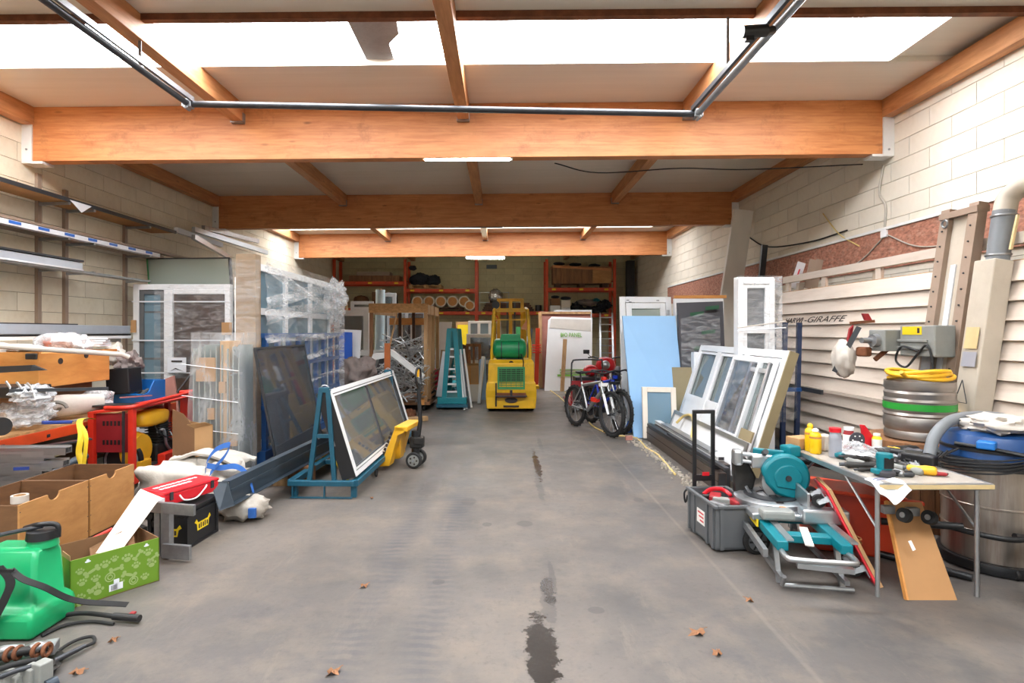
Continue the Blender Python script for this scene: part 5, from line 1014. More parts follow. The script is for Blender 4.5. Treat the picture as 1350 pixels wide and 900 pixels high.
for s in (-1,1): lf(MB().tube(spl([(s*.40,.3,1.03),(s*.40,.28,1.3),(s*.38,.30,1.6),(s*.36,.34,2.04),(s*.34,.45,2.12),(s*.34,1.5,2.12),(s*.36,1.7,1.5),(s*.38,1.75,.75)],4),.035,8),'guard_post',smooth=60)
for y,z_ in ((.38,2.10),(.75,2.13),(1.1,2.13),(1.5,2.13)): lf(MB().bar((-.36,y,z_),(.36,y,z_),.05,.06),'guard_bar')
lf(MB().bar((-.36,.34,1.9),(.36,.34,1.9),.025,.025),'guard_bar')
for x in (-.27,.02,.30): lf(MB().box(x-.04,x+.04,2.05,2.15,.15,2.42 if x else 2.3),'mast_channel')
for z_ in (.4,1.4,2.38): lf(MB().box(-.31,.34,2.06,2.14,z_,z_+.07),'mast_crossbar')
for k in range(2): lf(MB().box(-.08+k*.18,-.04+k*.18,2.1,2.13,.4,2.35),'lift_chain','dark_steel')
for x in (-.3,.3): lf(MB().prism([(x-.05,2.2,.05),(x-.05,2.25,.05),(x-.05,2.25,.5),(x-.05,2.2,.5)],(.1,0,0)),'fork_shank','dark_steel'); lf(MB().box(x-.05,x+.05,2.25,3.2,.04,.08),'fork','dark_steel')
lf(MB().cyl((-.32,.40,2.22),(-.32,.50,2.22),.085,n=18),'lamp','black_plastic',smooth=40); lf(MB().bar((-.32,.45,2.12),(-.32,.45,2.2),.03,.03),'lamp_bracket','yellow_paint'); lf(MB().prism([(.20,.30,1.70),(.34,.30,1.92),(.36,.30,1.68)],(0,.01,0)),'orange_flag','glulam')
lf(MB().cyl((0,1.25,1.0),(0,1.15,1.25),.03),'steering_column','black_plastic'); lf(MB().torus((0,1.12,1.32),.17,.016,'Y',24,6),'steering_wheel','black_plastic',smooth=60)
lf(MB().tube(arc((-.33,.36,1.93),.055,0,360,12,(1,0,0),(0,0,1)),.012,6),'rope_coil','red_paint'); lf(MB().box(.5,.72,2.2,2.6,.25,.32),'side_shift_arm')
# ---- wooden crate cart with aluminium scrap
t = T('scrap_cart', 'wooden slatted cart frame piled with aluminium scrap', 'cart', (-2.1,12.2,0))
x0,x1,y0,y1,zt = -2.70,-1.58,11.6,13.2,2.21
for x,y,mt in ((x0,y0,'old_wood'),(x0+.30,y1,'dark_wood'),(x0+.62,y1,'dark_wood'),(x1,y0,'raw_wood'),(x1+.02,y0+.45,'raw_wood'),(x1+.04,y0+.9,'raw_wood'),(x1+.06,y1,'raw_wood')): MB().bar((x,y,.16),(x,y,zt),.07,.045).build('post',mt,t)
MB().ob((x0-.05,y0-.03,zt-.17),(x1-x0+.1,0,0),(0,.03,0),(0,0,.19)).build('top_board','osb',t); MB().bar((x1+.02,y0,zt-.1),(x1+.07,y1,zt-.1),.03,.2).build('top_board','raw_wood',t); MB().bar((x0,y0,zt-.1),(x0+.2,y1,zt-.1),.03,.2).build('top_board','raw_wood',t); MB().bar((x0+.05,y1,zt-.32),(x1,y1,zt-.32),.03,.16).build('back_board','case_ply',t)
MB().bar((x0+.1,y1,1.05),(x1,y1,1.05),.03,.12).build('back_board','old_wood',t); MB().bar((x0+.28,y0+.1,1.0),(x0+.5,y0+.15,2.05),.06,.03).build('loose_lath','raw_wood',t)
MB().box(x0-.05,x1+.1,y0-.05,y1+.05,.14,.20).build('deck','old_wood',t); MB().box(x1-.12,x1-.02,y0-.06,y0-.02,.14,.42).build('corner_block','case_ply',t); 
for x in (x0+.1,x1-.05):
    for y in (y0+.1,y1-.1): MB().torus((x,y,.075),.05,.025,'X',18,6).build('castor','black_rubber',t,smooth=60)
for k in range(5): MB().bar((x1+.09,y0+.2,.3+k*.12),(x1+.12,y1,.3+k*.12),.02,.05).build('side_slat','old_wood',t)
random.seed(5)
def scrap(n, cx, cy, cz, rx, ry, rz, ln, seed, w_=.03):
    random.seed(seed); m = MB()
    for k in range(n):
        c_ = V((cx+random.uniform(-rx,rx),cy+random.uniform(-ry,ry),cz+random.uniform(-rz,rz))); a = random.uniform(0,6.28); e = random.uniform(-.7,.7); L_ = random.uniform(.4,1)*ln
        d = V((math.cos(a)*math.cos(e),math.sin(a)*math.cos(e)*.5,math.sin(e)))*L_/2; p,q_ = c_-d,c_+d
        for r in (p,q_): r.x = min(max(r.x,cx-rx-.1),cx+rx+.1); r.z = max(r.z,.22); r.y = max(r.y, cy-ry-.12)
        if (p-q_).length > .05: m.bar(p,q_,w_*random.uniform(.5,1.3),w_*.5)
    return m
o = scrap(190,-2.08,12.35,.95,.42,.6,.55,.8,5).build('scrap_heap','alu'); stuff(o); tag(o,'tangled heap of aluminium scrap strips in wooden cart','scrap')
o = scrap(60,-2.0,11.45,.62,.42,.1,.36,.6,9).build('scrap_overhang','alu'); stuff(o); tag(o,'aluminium strips spilling over the front of wooden cart','scrap')
o = scrap(50,-2.62,10.9,.72,.34,.25,.25,.5,12).build('scrap_pile','galv'); stuff(o); tag(o,'grey metal scrap pile left of the brown profile','scrap')
solo('scrap_box', MB().box(-3.0,-2.2,10.6,11.3,0,.45), 'dark_panel', 'dark bin under the grey metal scrap pile', 'bin')
solo('brown_profile', MB().ob(P(506,560,9.9),(.10,0,0),(0,.05,0),V((.0,.05,1.44))), 'brown_pvc', 'upright brown plastic profile before the scrap cart', 'profile'); 
solo('white_gutter', MB().bar(P(515,463,10.9),P(558,497,10.9),.2,.09), 'white_pvc', 'white gutter piece slanting in front of aluminium scrap', 'gutter'); solo('white_bend', MB().prism([P(478,500,10.9),P(486,500,10.9),P(496,474,10.9),P(507,472,10.9),P(507,465,10.9),P(492,466,10.9)],(0,.3,0)), 'white_pvc', 'bent white sheet left of the brown profile', 'sheet')
solo('wood_beam_floor', MB().bar(G(535,553,.05),G(563,551,.05),.12,.08), 'raw_wood', 'short timber on the floor below the scrap cart', 'timber'); solo('cardboard_scrap', MB().blob(G(540,545,.09),(.13,.12,.09),.4,3,81,10), 'rust', 'crumpled brown cardboard on the floor below scrap cart', 'cardboard')
# cloth bundle, boards, windows at left middle
solo('cloth_bundle', MB().blob(P(470,492,9.9),(.30,.28,.30),.5,2.2,90,22), 'grey_cloth', 'crumpled grey brown cloth bundle right of the glass rack', 'cloth', smooth=170); solo('lower_cloth_bundle', MB().blob((-2.55,9.95,.35),(.36,.3,.42),.25,2,92,14,-.35), 'felt', 'pale lower bundle under the grey brown cloth', 'cloth', smooth=60)
solo('blue_board', MB().prism([V((-3.27,11.2,0)),V((-2.99,11.2,0)),P(464,438,11.25),P(446,437,11.25)],(0,.03,0)), 'strong_blue', 'strong blue board behind the film wrapped rack', 'board'); solo('white_slotted_panel', MB().prism([V((-3.27,11.3,0)),V((-2.92,11.3,0)),P(476,435,11.5),P(450,434,11.5)],(0,.04,0)), 'white_foam', 'white panel carrying the strong blue board', 'panel')
def win(name, px0, px1, py0, py1, Y, label, fw=.1, mt='white_pvc', gm='pane_dark', cols=1, floor=True, lean=0, rows=1):
    a = P(px0,py1,Y); b_ = P(px1,py1,Y); c_ = P(px0,py0,Y); z0 = 0 if floor else a.z; W_ = b_.x-a.x; H_ = c_.z-z0
    t = T(name,label,'window',((a.x+b_.x)/2,Y,z0),0,'spare windows in the middle'); v_ = V((0,lean,1)).normalized()
    fr((a.x,Y,z0),(1,0,0),v_,W_,H_,fw,.07,(0,1,0)).build('frame',mt,t,bev=.005); MB().ob((a.x+fw,Y+.03,z0+fw),(W_-2*fw,0,0),v_*(H_-2*fw),(0,.01,0)).build('glass_pane',gm,t)
    for k in range(1,cols): x = a.x+W_*k/cols; MB().ob((x-.04,Y+.0,z0+fw),(.08,0,0),v_*(H_-2*fw),(0,.06,0)).build('mullion',mt,t)
    for k in range(1,rows): zz = z0+H_*k/rows; MB().ob((a.x+fw,Y+.0+lean*zz,zz),(W_-2*fw,0,0),v_*.1,(0,.06,0)).build('transom',mt,t)
    return t
win('window_unit',440,486,409,540,13.4,'white window with grey glass behind the blue board',.13,'white_pvc','pane_dark',1,True,0,2); win('window_unit',462,492,397,409,13.4,'small white window lying on top of the grey glazed window',.08,floor=False)
win('window_unit',503,522,386,540,15.2,'tall narrow white window left above the scrap cart',.1); win('window_unit',510,562,409,540,14.2,'wide white window standing behind the scrap cart',.08,'pale_blue_alu','pane_dark',2); win('window_unit',526,560,420,540,13.9,'silver glazed window right behind the scrap cart',.08,'white_pvc','pane_dark',2)
solo('red_strip', MB().bar(V((-2.88,14.24,2.213)),V((-2.2,14.24,2.213)),.05,.05), 'red_pink', 'pink red strip on top of the wide window behind cart', 'strip')
t = T('film_roll', 'pale blue film roll standing upright behind the scrap cart', 'roll', P(500,520,14.8)); c_ = P(499,500,14.8); MB().cyl((c_.x,14.8,0),(c_.x+.05,14.8,2.75),.12,n=20).build('roll','light_blue_roll',t,smooth=40); MB().cyl((c_.x+.05,14.8,2.75),(c_.x+.05,14.8,2.77),.04).build('core','cardboard',t)
for k, (a,b_) in enumerate((((455,388),(472,528)),)): solo('wooden_lath', MB().bar(P(*a,13.6),V((P(*b_,13.6).x,13.6,0)),.05,.03), 'raw_wood', 'thin wooden lath rising behind the grey glazed window', 'lath')
solo('low_white_window', MB().ob(P(476,467,12.6),(.6,0,0),(0,.08,0),(0,0,.1)), 'white_pvc', 'white sill piece below the grey glazed window', 'sill'); solo('grey_low_panel', MB().box(-3.1,-2.5,12.5,12.56,0,1.1), 'dark_panel', 'dark panel under the white sill piece', 'panel')
# ---- teal A-frames with glass
def aframe(cx, y, w_, h_, label):
    t = T('glass_stand', label, 'stand', (cx,y,0), 0, 'teal glass stands'); mt='teal_bright'
    MB().box(cx-w_/2,cx+w_/2,y,y+1.3,.12,.26).build('base',mt,t,bev=.01); MB().box(cx-w_/2-.02,cx+w_/2+.02,y-.02,y+1.32,.05,.12).build('skirt','teal_steel',t)
    for yy in (y+.05,y+1.2):
        for s in (-1,1): MB().bar((cx+s*w_*.27,yy,.26),(cx+s*.06,yy,h_),.10,.08,(0,1,0)).build('leg',mt,t)
        for k in range(6): zz=.36+k*.16+(.1 if k>3 else 0); MB().box(cx-.16+.012*k,cx+.16-.012*k,yy-.02,yy+.02,zz,zz+.035).build('rung','white_pvc',t)
        MB().box(cx-.10,cx+.10,yy-.05,yy+.05,h_-.04,h_+.02).build('head',mt,t)
    for x in (-w_/2+.05,w_/2-.05):
        for yy in (y+.1,y+1.2): MB().torus((cx+x,yy,.05),.03,.02,'X',14,6).build('castor','black_rubber',t,smooth=60)
    return t
aframe(-1.06,11.85,.62,1.70,'nearer teal A-shaped glass stand with white rungs'); aframe(-1.55,15.0,.55,1.75,'farther teal glass stand behind the nearer one')
t = T('mirror_sheets','grey glass sheets leaning on left side of teal stand','glass',(-1.35,12.3,.27))
for k in range(3): MB().prism([(-1.36+.03*k,11.9,.275),(-1.36+.03*k,13.0,.275),(-1.16+.03*k,13.0,1.28),(-1.16+.03*k,11.9,1.28)],(.012,0,.0)).build('sheet','galv',t)
MB().prism([(-1.40,11.88,.275),(-1.18,11.88,.275),(-1.10,11.88,1.2),(-1.26,11.88,1.24)],(0,.02,0)).build('end_sheet','alu',t)
t = T('white_sheets','white profiles leaning on right side of teal stand','profile',(-.75,12.1,.1))
for k in range(4): MB().bar((-.80+.045*k,11.9+.1*k,.0),(-.93+.03*k,12.0+.1*k,1.15+.12*(k%2)),.04,.06).build('profile',['white_pvc','alu','dark_steel','white_pvc'][k],t)
solo('pink_sheet', MB().prism([P(571,511,12.7),P(577,515,12.7),P(578,488,12.7),P(572,485,12.7)],(0,.03,0)), 'red_pink', 'bright pink red sheet between cart and teal stand', 'sheet'); solo('black_boot', MB().prism([P(566,510,12.4),P(577,516,12.4),P(573,524,12.4),P(566,522,12.4)],(0,.1,0)), 'black_plastic', 'black bent piece below the pink red sheet', 'part')
solo('white_slab', MB().prism([(-1.85,14.2,0),(-1.45,14.2,0),(-1.30,14.5,1.9),(-1.62,14.5,1.9)],(0,.05,0)), 'white_foam', 'white slab leaning behind the teal stands', 'panel'); solo('brown_lath', MB().bar((-1.52,13.6,.0),(-1.42,13.7,1.2),.14,.04), 'raw_wood', 'brown lath leaning left of the nearer teal stand', 'lath')
# ---- cluster between stand and forklift
for k, (a,b_,mt,lb) in enumerate(((604,616,'dark_wood','dark brown board upright left of the cartons'), (616,622,'old_wood','brown slatted board beside the dark board'))): solo('upright_board', MB().prism([V((P(a,520,13.5).x,13.5,0)),V((P(b_,520,13.5).x,13.5,0)),P(b_-2,455+k*6,13.8),P(a+1,452+k*8,13.8)],(0,.06,0)), mt, lb, 'board')
t = T('wood_frame_piece','brown wooden frame piece standing above the cartons','frame',(-.75,13.4,0)); fr((-.9,13.9,0),(1,0,0),(0,0,1),.38,1.35,.07,.05,(0,1,0)).build('frame','old_wood',t); MB().box(-.73,-.68,13.9,13.95,.07,1.28).build('bar','old_wood',t)
def carton(cx,y,w_,d_,z0,h_,label,rz=0):
    t = T('carton',label,'carton',(cx,y,z0),rz); MB().box(-w_/2,w_/2,-d_/2,d_/2,0,h_).build('body','cardboard',t,local=True); MB().ob((-w_/2,-d_/2,h_),(w_,0,0),(0,-.08,.05),(0,0,.004)).build('flap','cardboard',t,local=True); MB().box(-.025,.025,-d_/2-.001,d_/2,.0,h_+.001).build('tape','roll_kraft',t,local=True); return t
carton(-.78,13.45,.42,.3,.40,.45,'brown carton on pale block between teal stand and forklift',.1); solo('white_block', MB().box(-1.0,-.56,13.25,13.65,0,.396), 'white_wood', 'pale block under the brown carton by forklift', 'block')
win('window_unit',615,655,440,530,14.9,'white window with dark glass left behind the forklift',.1,'white_pvc','pane_dark',1,True,0,2); win('window_unit',617,660,423,530,16.0,'pinkish wooden window frame behind the white one',.07,'white_wood','pane_clear',3)
solo('blue_sheet', MB().prism([V((-.66,13.6,0)),V((-.37,13.6,0)),P(640,470,13.8),P(632,474,13.8)],(0,.04,0)), 'blue_board', 'pale blue sheet leaning left of the forklift', 'sheet'); solo('white_lath', MB().bar(V((-.53,12.9,0)),P(637,470,13.2),.07,.05), 'white_pvc', 'white profile leaning just left of the forklift', 'profile'); solo('yellow_poster', MB().prism([P(603,470,18.27),P(617,470,18.27),P(617,428,18.27),P(603,428,18.27)],(0,.02,0)), 'yellow_label', 'yellow printed board far behind the teal stand', 'board'); solo('carton_high', MB().prism([V((-1.51,18.3,0)),V((-.99,18.3,0)),P(622,424,18.3),P(601,424,18.3)],(0,.3,0)), 'cardboard', 'tall brown carton carrying the yellow printed board', 'carton')
solo('dark_heap', MB().blob((-.3,15.3,1.06),(.3,.2,.14),.3,3,95,12), 'dark_cloth', 'dark bundle seen behind the gas cylinder', 'bundle'); solo('heap_stand', MB().box(-.7,.0,15.1,15.5,0,.92), 'white_wood', 'pale crate under the dark bundle behind forklift', 'crate')
# ---- bikes
def bike(loc, rz, fm, am, label, sub):
    t = T('mountain_bike',label,'bicycle',loc,rz,'mountain bikes'); r = .335
    def b(m,n,mt,**k): return m.build(n,mt,t,local=True,**k)
    for x, nm in ((0,'rear_wheel'),(1.14,'front_wheel')):
        w_ = b(MB().torus((x,0,.36),.33,.03,'Y',32,8),nm,'black_rubber',smooth=60); MB().torus((x,0,.36),.285,.013,'Y',32,6).build('rim','dark_steel',w_,local=True,smooth=60)
        m = MB()
        for k in range(14): q_ = 2*math.pi*k/14; m.tube([(x,.02*(-1)**k,.36),(x+.285*math.cos(q_),0,.36+.285*math.sin(q_))],.0022,3)
        m.build('spokes','alu',w_,local=True); MB().cyl((x,-.05,.36),(x,.05,.36),.025).build('hub','dark_steel',w_,local=True); MB().lathe([(.03,-.002),(.09,-.002),(.09,.002),(.03,.002)],(x,.045,.36),20,'Y',True).build('brake_disc','galv',w_,local=True)
        m = MB()
        for k in range(44): q_ = 2*math.pi*k/44; m.cbox((x+.358*math.cos(q_),.012*(-1)**k,.36+.358*math.sin(q_)),.016,.022,.016)
        m.build('tread','black_rubber',w_,local=True)
    bb,hb,ht,st,sb = (.42,0,.33),(.90,0,.72),(.85,0,.84),(.24,0,.82),(.42,0,.33)
    for n,p,q_,rr,mt in (('down_tube',bb,hb,.034,fm),('top_tube',(.27,0,.74),ht,.026,fm),('seat_tube',bb,(.22,0,.78),.02,fm),('head_tube',hb,ht,.03,fm)): b(MB().tube([p,q_],rr,10),n,mt,smooth=50)
    for s in (-1,1):
        b(MB().tube([(0,s*.06,.36),(.40,s*.03,.34)],.012,6),'chain_stay',fm); b(MB().tube([(0,s*.06,.36),(.25,s*.02,.72)],.011,6),'seat_stay',fm); b(MB().tube([(1.14,s*.06,.36),(1.0,s*.06,.66)],[.02,.024],8),'fork_lower',am,smooth=50); b(MB().tube([(1.0,s*.06,.66),(.91,s*.06,.82)],.016,8),'fork_stanchion','galv',smooth=50)
    b(MB().bar((.92,-.08,.80),(.92,.08,.80),.05,.05),'fork_crown',am); b(MB().tube([(.86,0,.84),(.83,0,.95),(.90,0,.98)],.018,8),'stem','black_plastic'); b(MB().tube(spl([(.83,-.36,1.0),(.88,-.2,1.01),(.90,0,.98),(.88,.2,1.01),(.83,.36,1.0)],5),.014,8),'handlebar','black_plastic',smooth=50)
    for s in (-1,1): b(MB().tube([(.835,s*.26,1.0),(.83,s*.37,1.0)],.02,8),'grip','black_rubber'); b(MB().tube([(.87,s*.22,1.0),(.93,s*.26,.97),(.93,s*.33,.96)],.007,5),'brake_lever','black_plastic')
    b(MB().tube([(.22,0,.76),(.18,0,.92)],.015,8),'seat_post','black_plastic'); b(MB().blob((.17,0,.95),(.14,.06,.03),.05,2,3,10),'saddle','black_plastic',smooth=60); b(MB().lathe([(.02,-.004),(.095,-.004),(.095,.004),(.02,.004)],(.42,.05,.33),24,'Y',True),'chainring','dark_steel')
    for s in (-1,1): b(MB().tube([(.42,s*.06,.33),(.42+.12*s,s*.08,.33-.12*s)],.012,6),'crank','dark_steel'); b(MB().cbox((.42+.12*s,s*.13,.33-.12*s),.09,.09,.02),'pedal','black_plastic')
    b(MB().cbox((.66,0,.535),.16,.075,.07,0),'battery',sub); b(MB().tube(spl([(.9,.05,.97),(1.02,.06,.9),(.95,.03,.75)],4),.005,5),'brake_cable','black_rubber'); b(MB().cbox((.92,0,.90),.05,.06,.05),'reflector',sub)
    return t
def heading(p,q_): return math.atan2(q_[1]-p[1],q_[0]-p[0])
bike((1.28,9.83,0),heading((1.28,9.83),(1.72,8.75)),'alu','white_pvc','silver and red mountain bike, nearer of the two bikes','red_paint')
bike((1.60,10.15,0),heading((1.60,10.15),(1.93,9.05)),'blue_frame','black_plastic','blue mountain bike behind the silver one beside the blue board','blue_frame')
# ---- motorcycle
t = T('motorcycle','red touring motorcycle with clear windscreen behind the bikes','motorcycle',(2.38,12.95,0),R(-100))
def mc(m,n,mt,**k): return m.build(n,mt,t,local=True,**k)
for x in (-.7,.75): 
    w_ = mc(MB().torus((x,0,.31),.25,.065,'Y',30,8),'wheel','black_rubber',smooth=60); MB().lathe([(.02,-.03),(.2,-.03),(.2,.03),(.02,.03)],(x,0,.31),20,'Y').build('rim','alu',w_,local=True)
mc(MB().blob((.1,0,.82),(.38,.2,.2),.05,2,1,14),'fuel_tank','red_bright',smooth=60); mc(MB().blob((-.45,0,.8),(.42,.16,.09),.05,2,2,12),'seat','black_plastic',smooth=60); mc(MB().cbox((.05,0,.42),.55,.36,.36),'engine_block','engine',bev=.05)
mc(MB().blob((.55,0,.9),(.2,.22,.2),.05,2,3,12),'fairing','red_bright',smooth=60); mc(MB().grid(lambda u,v_:(.72-.35*v_-.18*abs(u-.5)*2,(u-.5)*(.50-.12*v_),1.0+.48*v_),10,8),'windscreen','windscreen',smooth=60)
mc(MB().lathe([(.02,.06),(.09,.03),(.1,-.04),(.03,-.06)],(.74,0,.92),18,'X'),'headlamp','alu',smooth=60)
for s in (-1,1):
    mc(MB().tube([(.75,s*.1,.31),(.5,s*.1,.95)],.03,8),'fork_leg','alu',smooth=50); mc(MB().tube(spl([(.46,s*.06,1.02),(.4,s*.25,1.08),(.3,s*.38,1.06)],4),.016,8),'handlebar','black_plastic'); mc(MB().cbox((.47,s*.42,1.2),.03,.14,.09),'mirror','black_plastic',bev=.01); mc(MB().tube([(.4,s*.3,1.07),(.46,s*.42,1.18)],.007,5),'mirror_stem','black_plastic')
    mc(MB().blob((-.7,s*.3,.62),(.28,.12,.2),.04,2,5,12),'pannier','dark_panel',smooth=60); mc(MB().tube([(-.2,s*.2,.3),(-1.0,s*.24,.36)],.05,10),'silencer','galv',smooth=50)
mc(MB().blob((.75,0,.60),(.24,.07,.05),.03,2,6,10),'mudguard','red_bright',smooth=60); mc(MB().tube([(0,-.1,.3),(-.02,-.33,.012)],.014,6),'side_stand','dark_steel')
# red platform cart with black boxes
t = T('platform_cart','red platform cart with black push bar left of the bikes','cart',(1.68,11.6,0))
MB().box(1.36,2.05,11.3,12.5,.16,.21).build('deck','red_maroon',t,bev=.01)
for x,y in ((1.44,11.4),(1.97,11.4),(1.44,12.4),(1.97,12.4)): MB().torus((x,y,.065),.045,.02,'X',16,6).build('castor','black_rubber',t,smooth=60); MB().box(x-.02,x+.02,y-.03,y+.03,.1,.16).build('castor_fork','galv',t)
MB().tube(spl([(1.40,11.33,.2),(1.40,11.33,.9),(1.42,11.33,1.04),(1.5,11.33,1.08),(1.95,11.33,1.08),(2.02,11.33,1.0),(2.03,11.33,.2)],5),.016,8).build('push_bar','dark_steel',t,smooth=50)
MB().tube([(1.40,11.33,.2),(1.40,11.33,.6)],.02,8).build('bar_socket','red_maroon',t); pb = MB().box(1.40,2.02,11.31,11.33,.52,.66).build('sign_plate','red_maroon',t); MB().box(1.6,1.9,11.305,11.309,.58,.61).build('sign_print','yellow_strap',pb)
for k,(z0,lb) in enumerate(((.212,'lower'),(.47,'upper'))): solo('black_case', MB().box(1.5,2.0,11.45,11.95,z0,z0+.25), 'black_plastic', lb+' black case stacked on the red platform cart', 'case', bev=.012)
solo('red_helmet', MB().blob((1.85,11.7,.84),(.16,.15,.12),.03,2,2,14,-.115), 'red_bright', 'round red shell on top of the black cases', 'helmet', smooth=60)
solo('floor_hose', MB().tube(spl([G(745,517,.012),G(765,533,.012),G(772,545,.012),G(778,558,.012),G(790,566,.012),G(808,573,.012),G(838,577,.012),G(852,590,.012),G(868,600,.012),G(890,625,.012)]),.013,8), 'cream_hose', 'cream hose winding on the floor past the bikes', 'hose', smooth=60)
solo('floor_hose', MB().tube(spl([G(700,500,.012),G(720,511,.012),G(735,521,.012),G(752,534,.012),G(770,530,.012)]),.012,8), 'cream_hose', 'cream hose end on the floor before the white panel', 'hose', smooth=60)
solo('blue_bottle', MB().lathe([(.04,0),(.05,.02),(.05,.13),(.02,.18),(.02,.2)],G(829,571)+V((0,0,0)),16), 'tape_blue', 'small blue bottle on the floor beside bike wheel', 'bottle', smooth=60)
solo('pink_brick', MB().cbox(G(829,577,.03),.1,.07,.06), 'pink_board', 'small pink brick by the foot of blue board', 'brick')
# ================================================================== RIGHT SIDE
# ---- blue board and white door behind
t = T('white_door','white door leaf with small window behind the pale blue board','door',(2.5,9.6,0))
a = P(818,470,9.55); o = V((2.03,9.45,0)); u = V((1,.12,0)).normalized(); vv = V((0.0,.11,1)).normalized(); W_,H_ = .93,2.27
fr(o,u,vv,W_,H_,.10,.06,(0,1,0)).build('frame','white_pvc',t,bev=.006); fr(o+u*.11+vv*.11-V((0,.01,0)),u,vv,W_-.22,H_-.22,.10,.06,(0,1,0)).build('leaf_frame','white_pvc',t,bev=.006)
MB().ob(o+u*.2+vv*.2+V((0,.02,0)),u*(W_-.4),vv*(H_-.4),(0,.02,0)).build('glass_pane','pane_green',t); MB().ob(o+u*.84+vv*1.95-V((0,.015,0)),u*.05,vv*.09,(0,.015,0)).build('hinge','alu',t)
for x,z_ in ((.12,2.2),(.16,2.17),(.66,2.2)): MB().ob(o+u*x+vv*z_-V((0,.002,0)),u*.05,vv*.012,(0,.002,0)).build('pencil_mark','dark_steel',t)
a,b_,c_,d_ = V((2.05,8.72,0)),V((2.90,8.80,0)),V((2.87,9.30,1.91)),V((1.985,9.26,1.91))
solo('blue_insulation_board', MB().prism([a,b_,c_,d_],(0,.05,0)), 'blue_board', 'tall pale blue insulation board leaning on the white door', 'board')
t = T('foil_faced_panel','dark grey panel with film and green print right of blue board','panel',(3.15,9.0,0))
a,b_,c_,d_ = P(899,560,9.0),P(960,560,9.0),P(953,397,9.25),P(893,399,9.25); a.z=b_.z=0
MB().prism([a,b_,c_,d_],(0,.05,0)).build('panel','dark_panel',t)
MB().grid(lambda u,v_:P(899+u*52-2*v_,490-v_*78+14*(abs(u-.6)*v_),8.93+.2*v_)+V((0,.02*noise.noise(V((u*6,v_*6,1))),0)),16,16).build('torn_film','film',t,smooth=60)
mat('print_green',(40,84,58),.6,0,.1,5)
for px,py in ((910,412),(930,404),(925,436),(915,457)): MB().prism([P(px,py,8.95+(490-py)/400),P(px+18,py-2,8.95+(490-py)/400),P(px+18,py+3,8.95+(490-py)/400),P(px,py+5,8.95+(490-py)/400)],(0,.004,0)).build('print_patch','print_green',t)
win2 = T('white_casement','white window sash behind the dark film panel','window',(3.2,9.6,0)); fr((2.95,9.5,0),(1,0,0),(0,.06,1),.85,2.22,.08,.06,(0,1,0)).build('frame','white_pvc',win2); MB().box(3.03,3.72,9.62,9.63,.1,2.1).build('glass_pane','pane_dark',win2)
solo('timber_batten', MB().bar(V((2.96,9.66,2.245)),V((3.85,9.66,2.25)),.06,.05), 'case_ply', 'yellowish batten on top of the white sash', 'batten')
solo('small_white_box', MB().box(2.98,3.2,8.72,8.85,0,1.33), 'white_pvc', 'white upright profile right of the blue board edge', 'profile')
mat('plank_wrap',(232,226,216),.5,0,.05,4,(1,1,.4))
solo('wrapped_plank', MB().prism([(4.02,11.2,0),(4.42,11.2,0),(5.02,11.2,4.06),(4.64,11.2,4.10)],(0,.09,0)), 'plank_wrap', 'very tall grey wrapped plank leaning on the right wall', 'plank')
solo('steel_upright', MB().bar(V((4.5,10.3,0)),P(1008,323,10.4),.10,.06), 'dark_steel', 'dark steel profile leaning behind the wrapped windows', 'profile')
wb = solo('white_red_board', MB().bar(P(1046,380,9.0),P(1057,346,9.0),.12,.03,(0,1,0)), 'white_pvc', 'white board with red mark above the slatted saw', 'board'); MB().bar(P(1051,364,8.975),P(1054,355,8.975),.04,.01).build('red_mark','red_bright',wb)
for k in range(2): solo('grey_board', MB().bar(P(1064+k*9,380,8.5),P(1072+k*9,342,8.5),.10,.02,(0,1,0)), 'rail_brown', ['left','right'][k]+' of two brown boards standing above the slatted saw', 'board')
# ---- film wrapped windows on blue rack
t = T('blue_pane_rack','dark blue steel rack posts holding film wrapped windows','rack',(3.6,7.4,0))
for x,y in ((3.70,7.42),(3.93,7.5),(3.78,8.3),(3.98,8.3)): MB().bar((x,y,.03),(x+.04,y,1.77),.055,.05).build('post','navy_steel',t)
for z_ in (.03,.85): MB().bar((3.72,7.4,z_+.03),(3.80,8.35,z_+.03),.05,.05).build('rail','navy_steel',t); MB().bar((3.70,7.45,z_+.03),(3.98,7.48,z_+.03),.05,.05).build('rail','blue_steel',t)
for y in (7.25,7.45,8.3): MB().bar((2.95,y,.05),(4.0,y,.05),.08,.09).build('foot','navy_steel',t)
for k,(y,x0,x1,z0,z1,lb) in enumerate(((7.2,3.03,3.50,.11,2.33,'front film wrapped white window on the blue rack'),(7.32,3.06,3.55,.11,2.36,'second film wrapped window behind the front one'))):
    w_ = T('wrapped_window',lb,'window',((x0+x1)/2,y,z0),0,'film wrapped windows'); fr((x0,y,z0),(1,0,0),(0,0,1),x1-x0,z1-z0,.07,.10,(0,1,0)).build('frame','white_pvc',w_,bev=.006); fr((x0+.07,y+.01,z0+.07),(1,0,0),(0,0,1),x1-x0-.14,z1-z0-.14,.05,.05,(0,1,0)).build('sash','white_pvc',w_,bev=.005)
    MB().box(x0+.12,x1-.12,y+.04,y+.05,z0+.12,z1-.12).build('glass_pane','pane_dark',w_); MB().box(x0+.07,x1-.07,y,y+.09,1.63,1.72).build('transom','white_pvc',w_)
w_ = T('film_sleeve','cloudy stretch film round the windows on the blue rack','film',(3.3,7.1,.3))
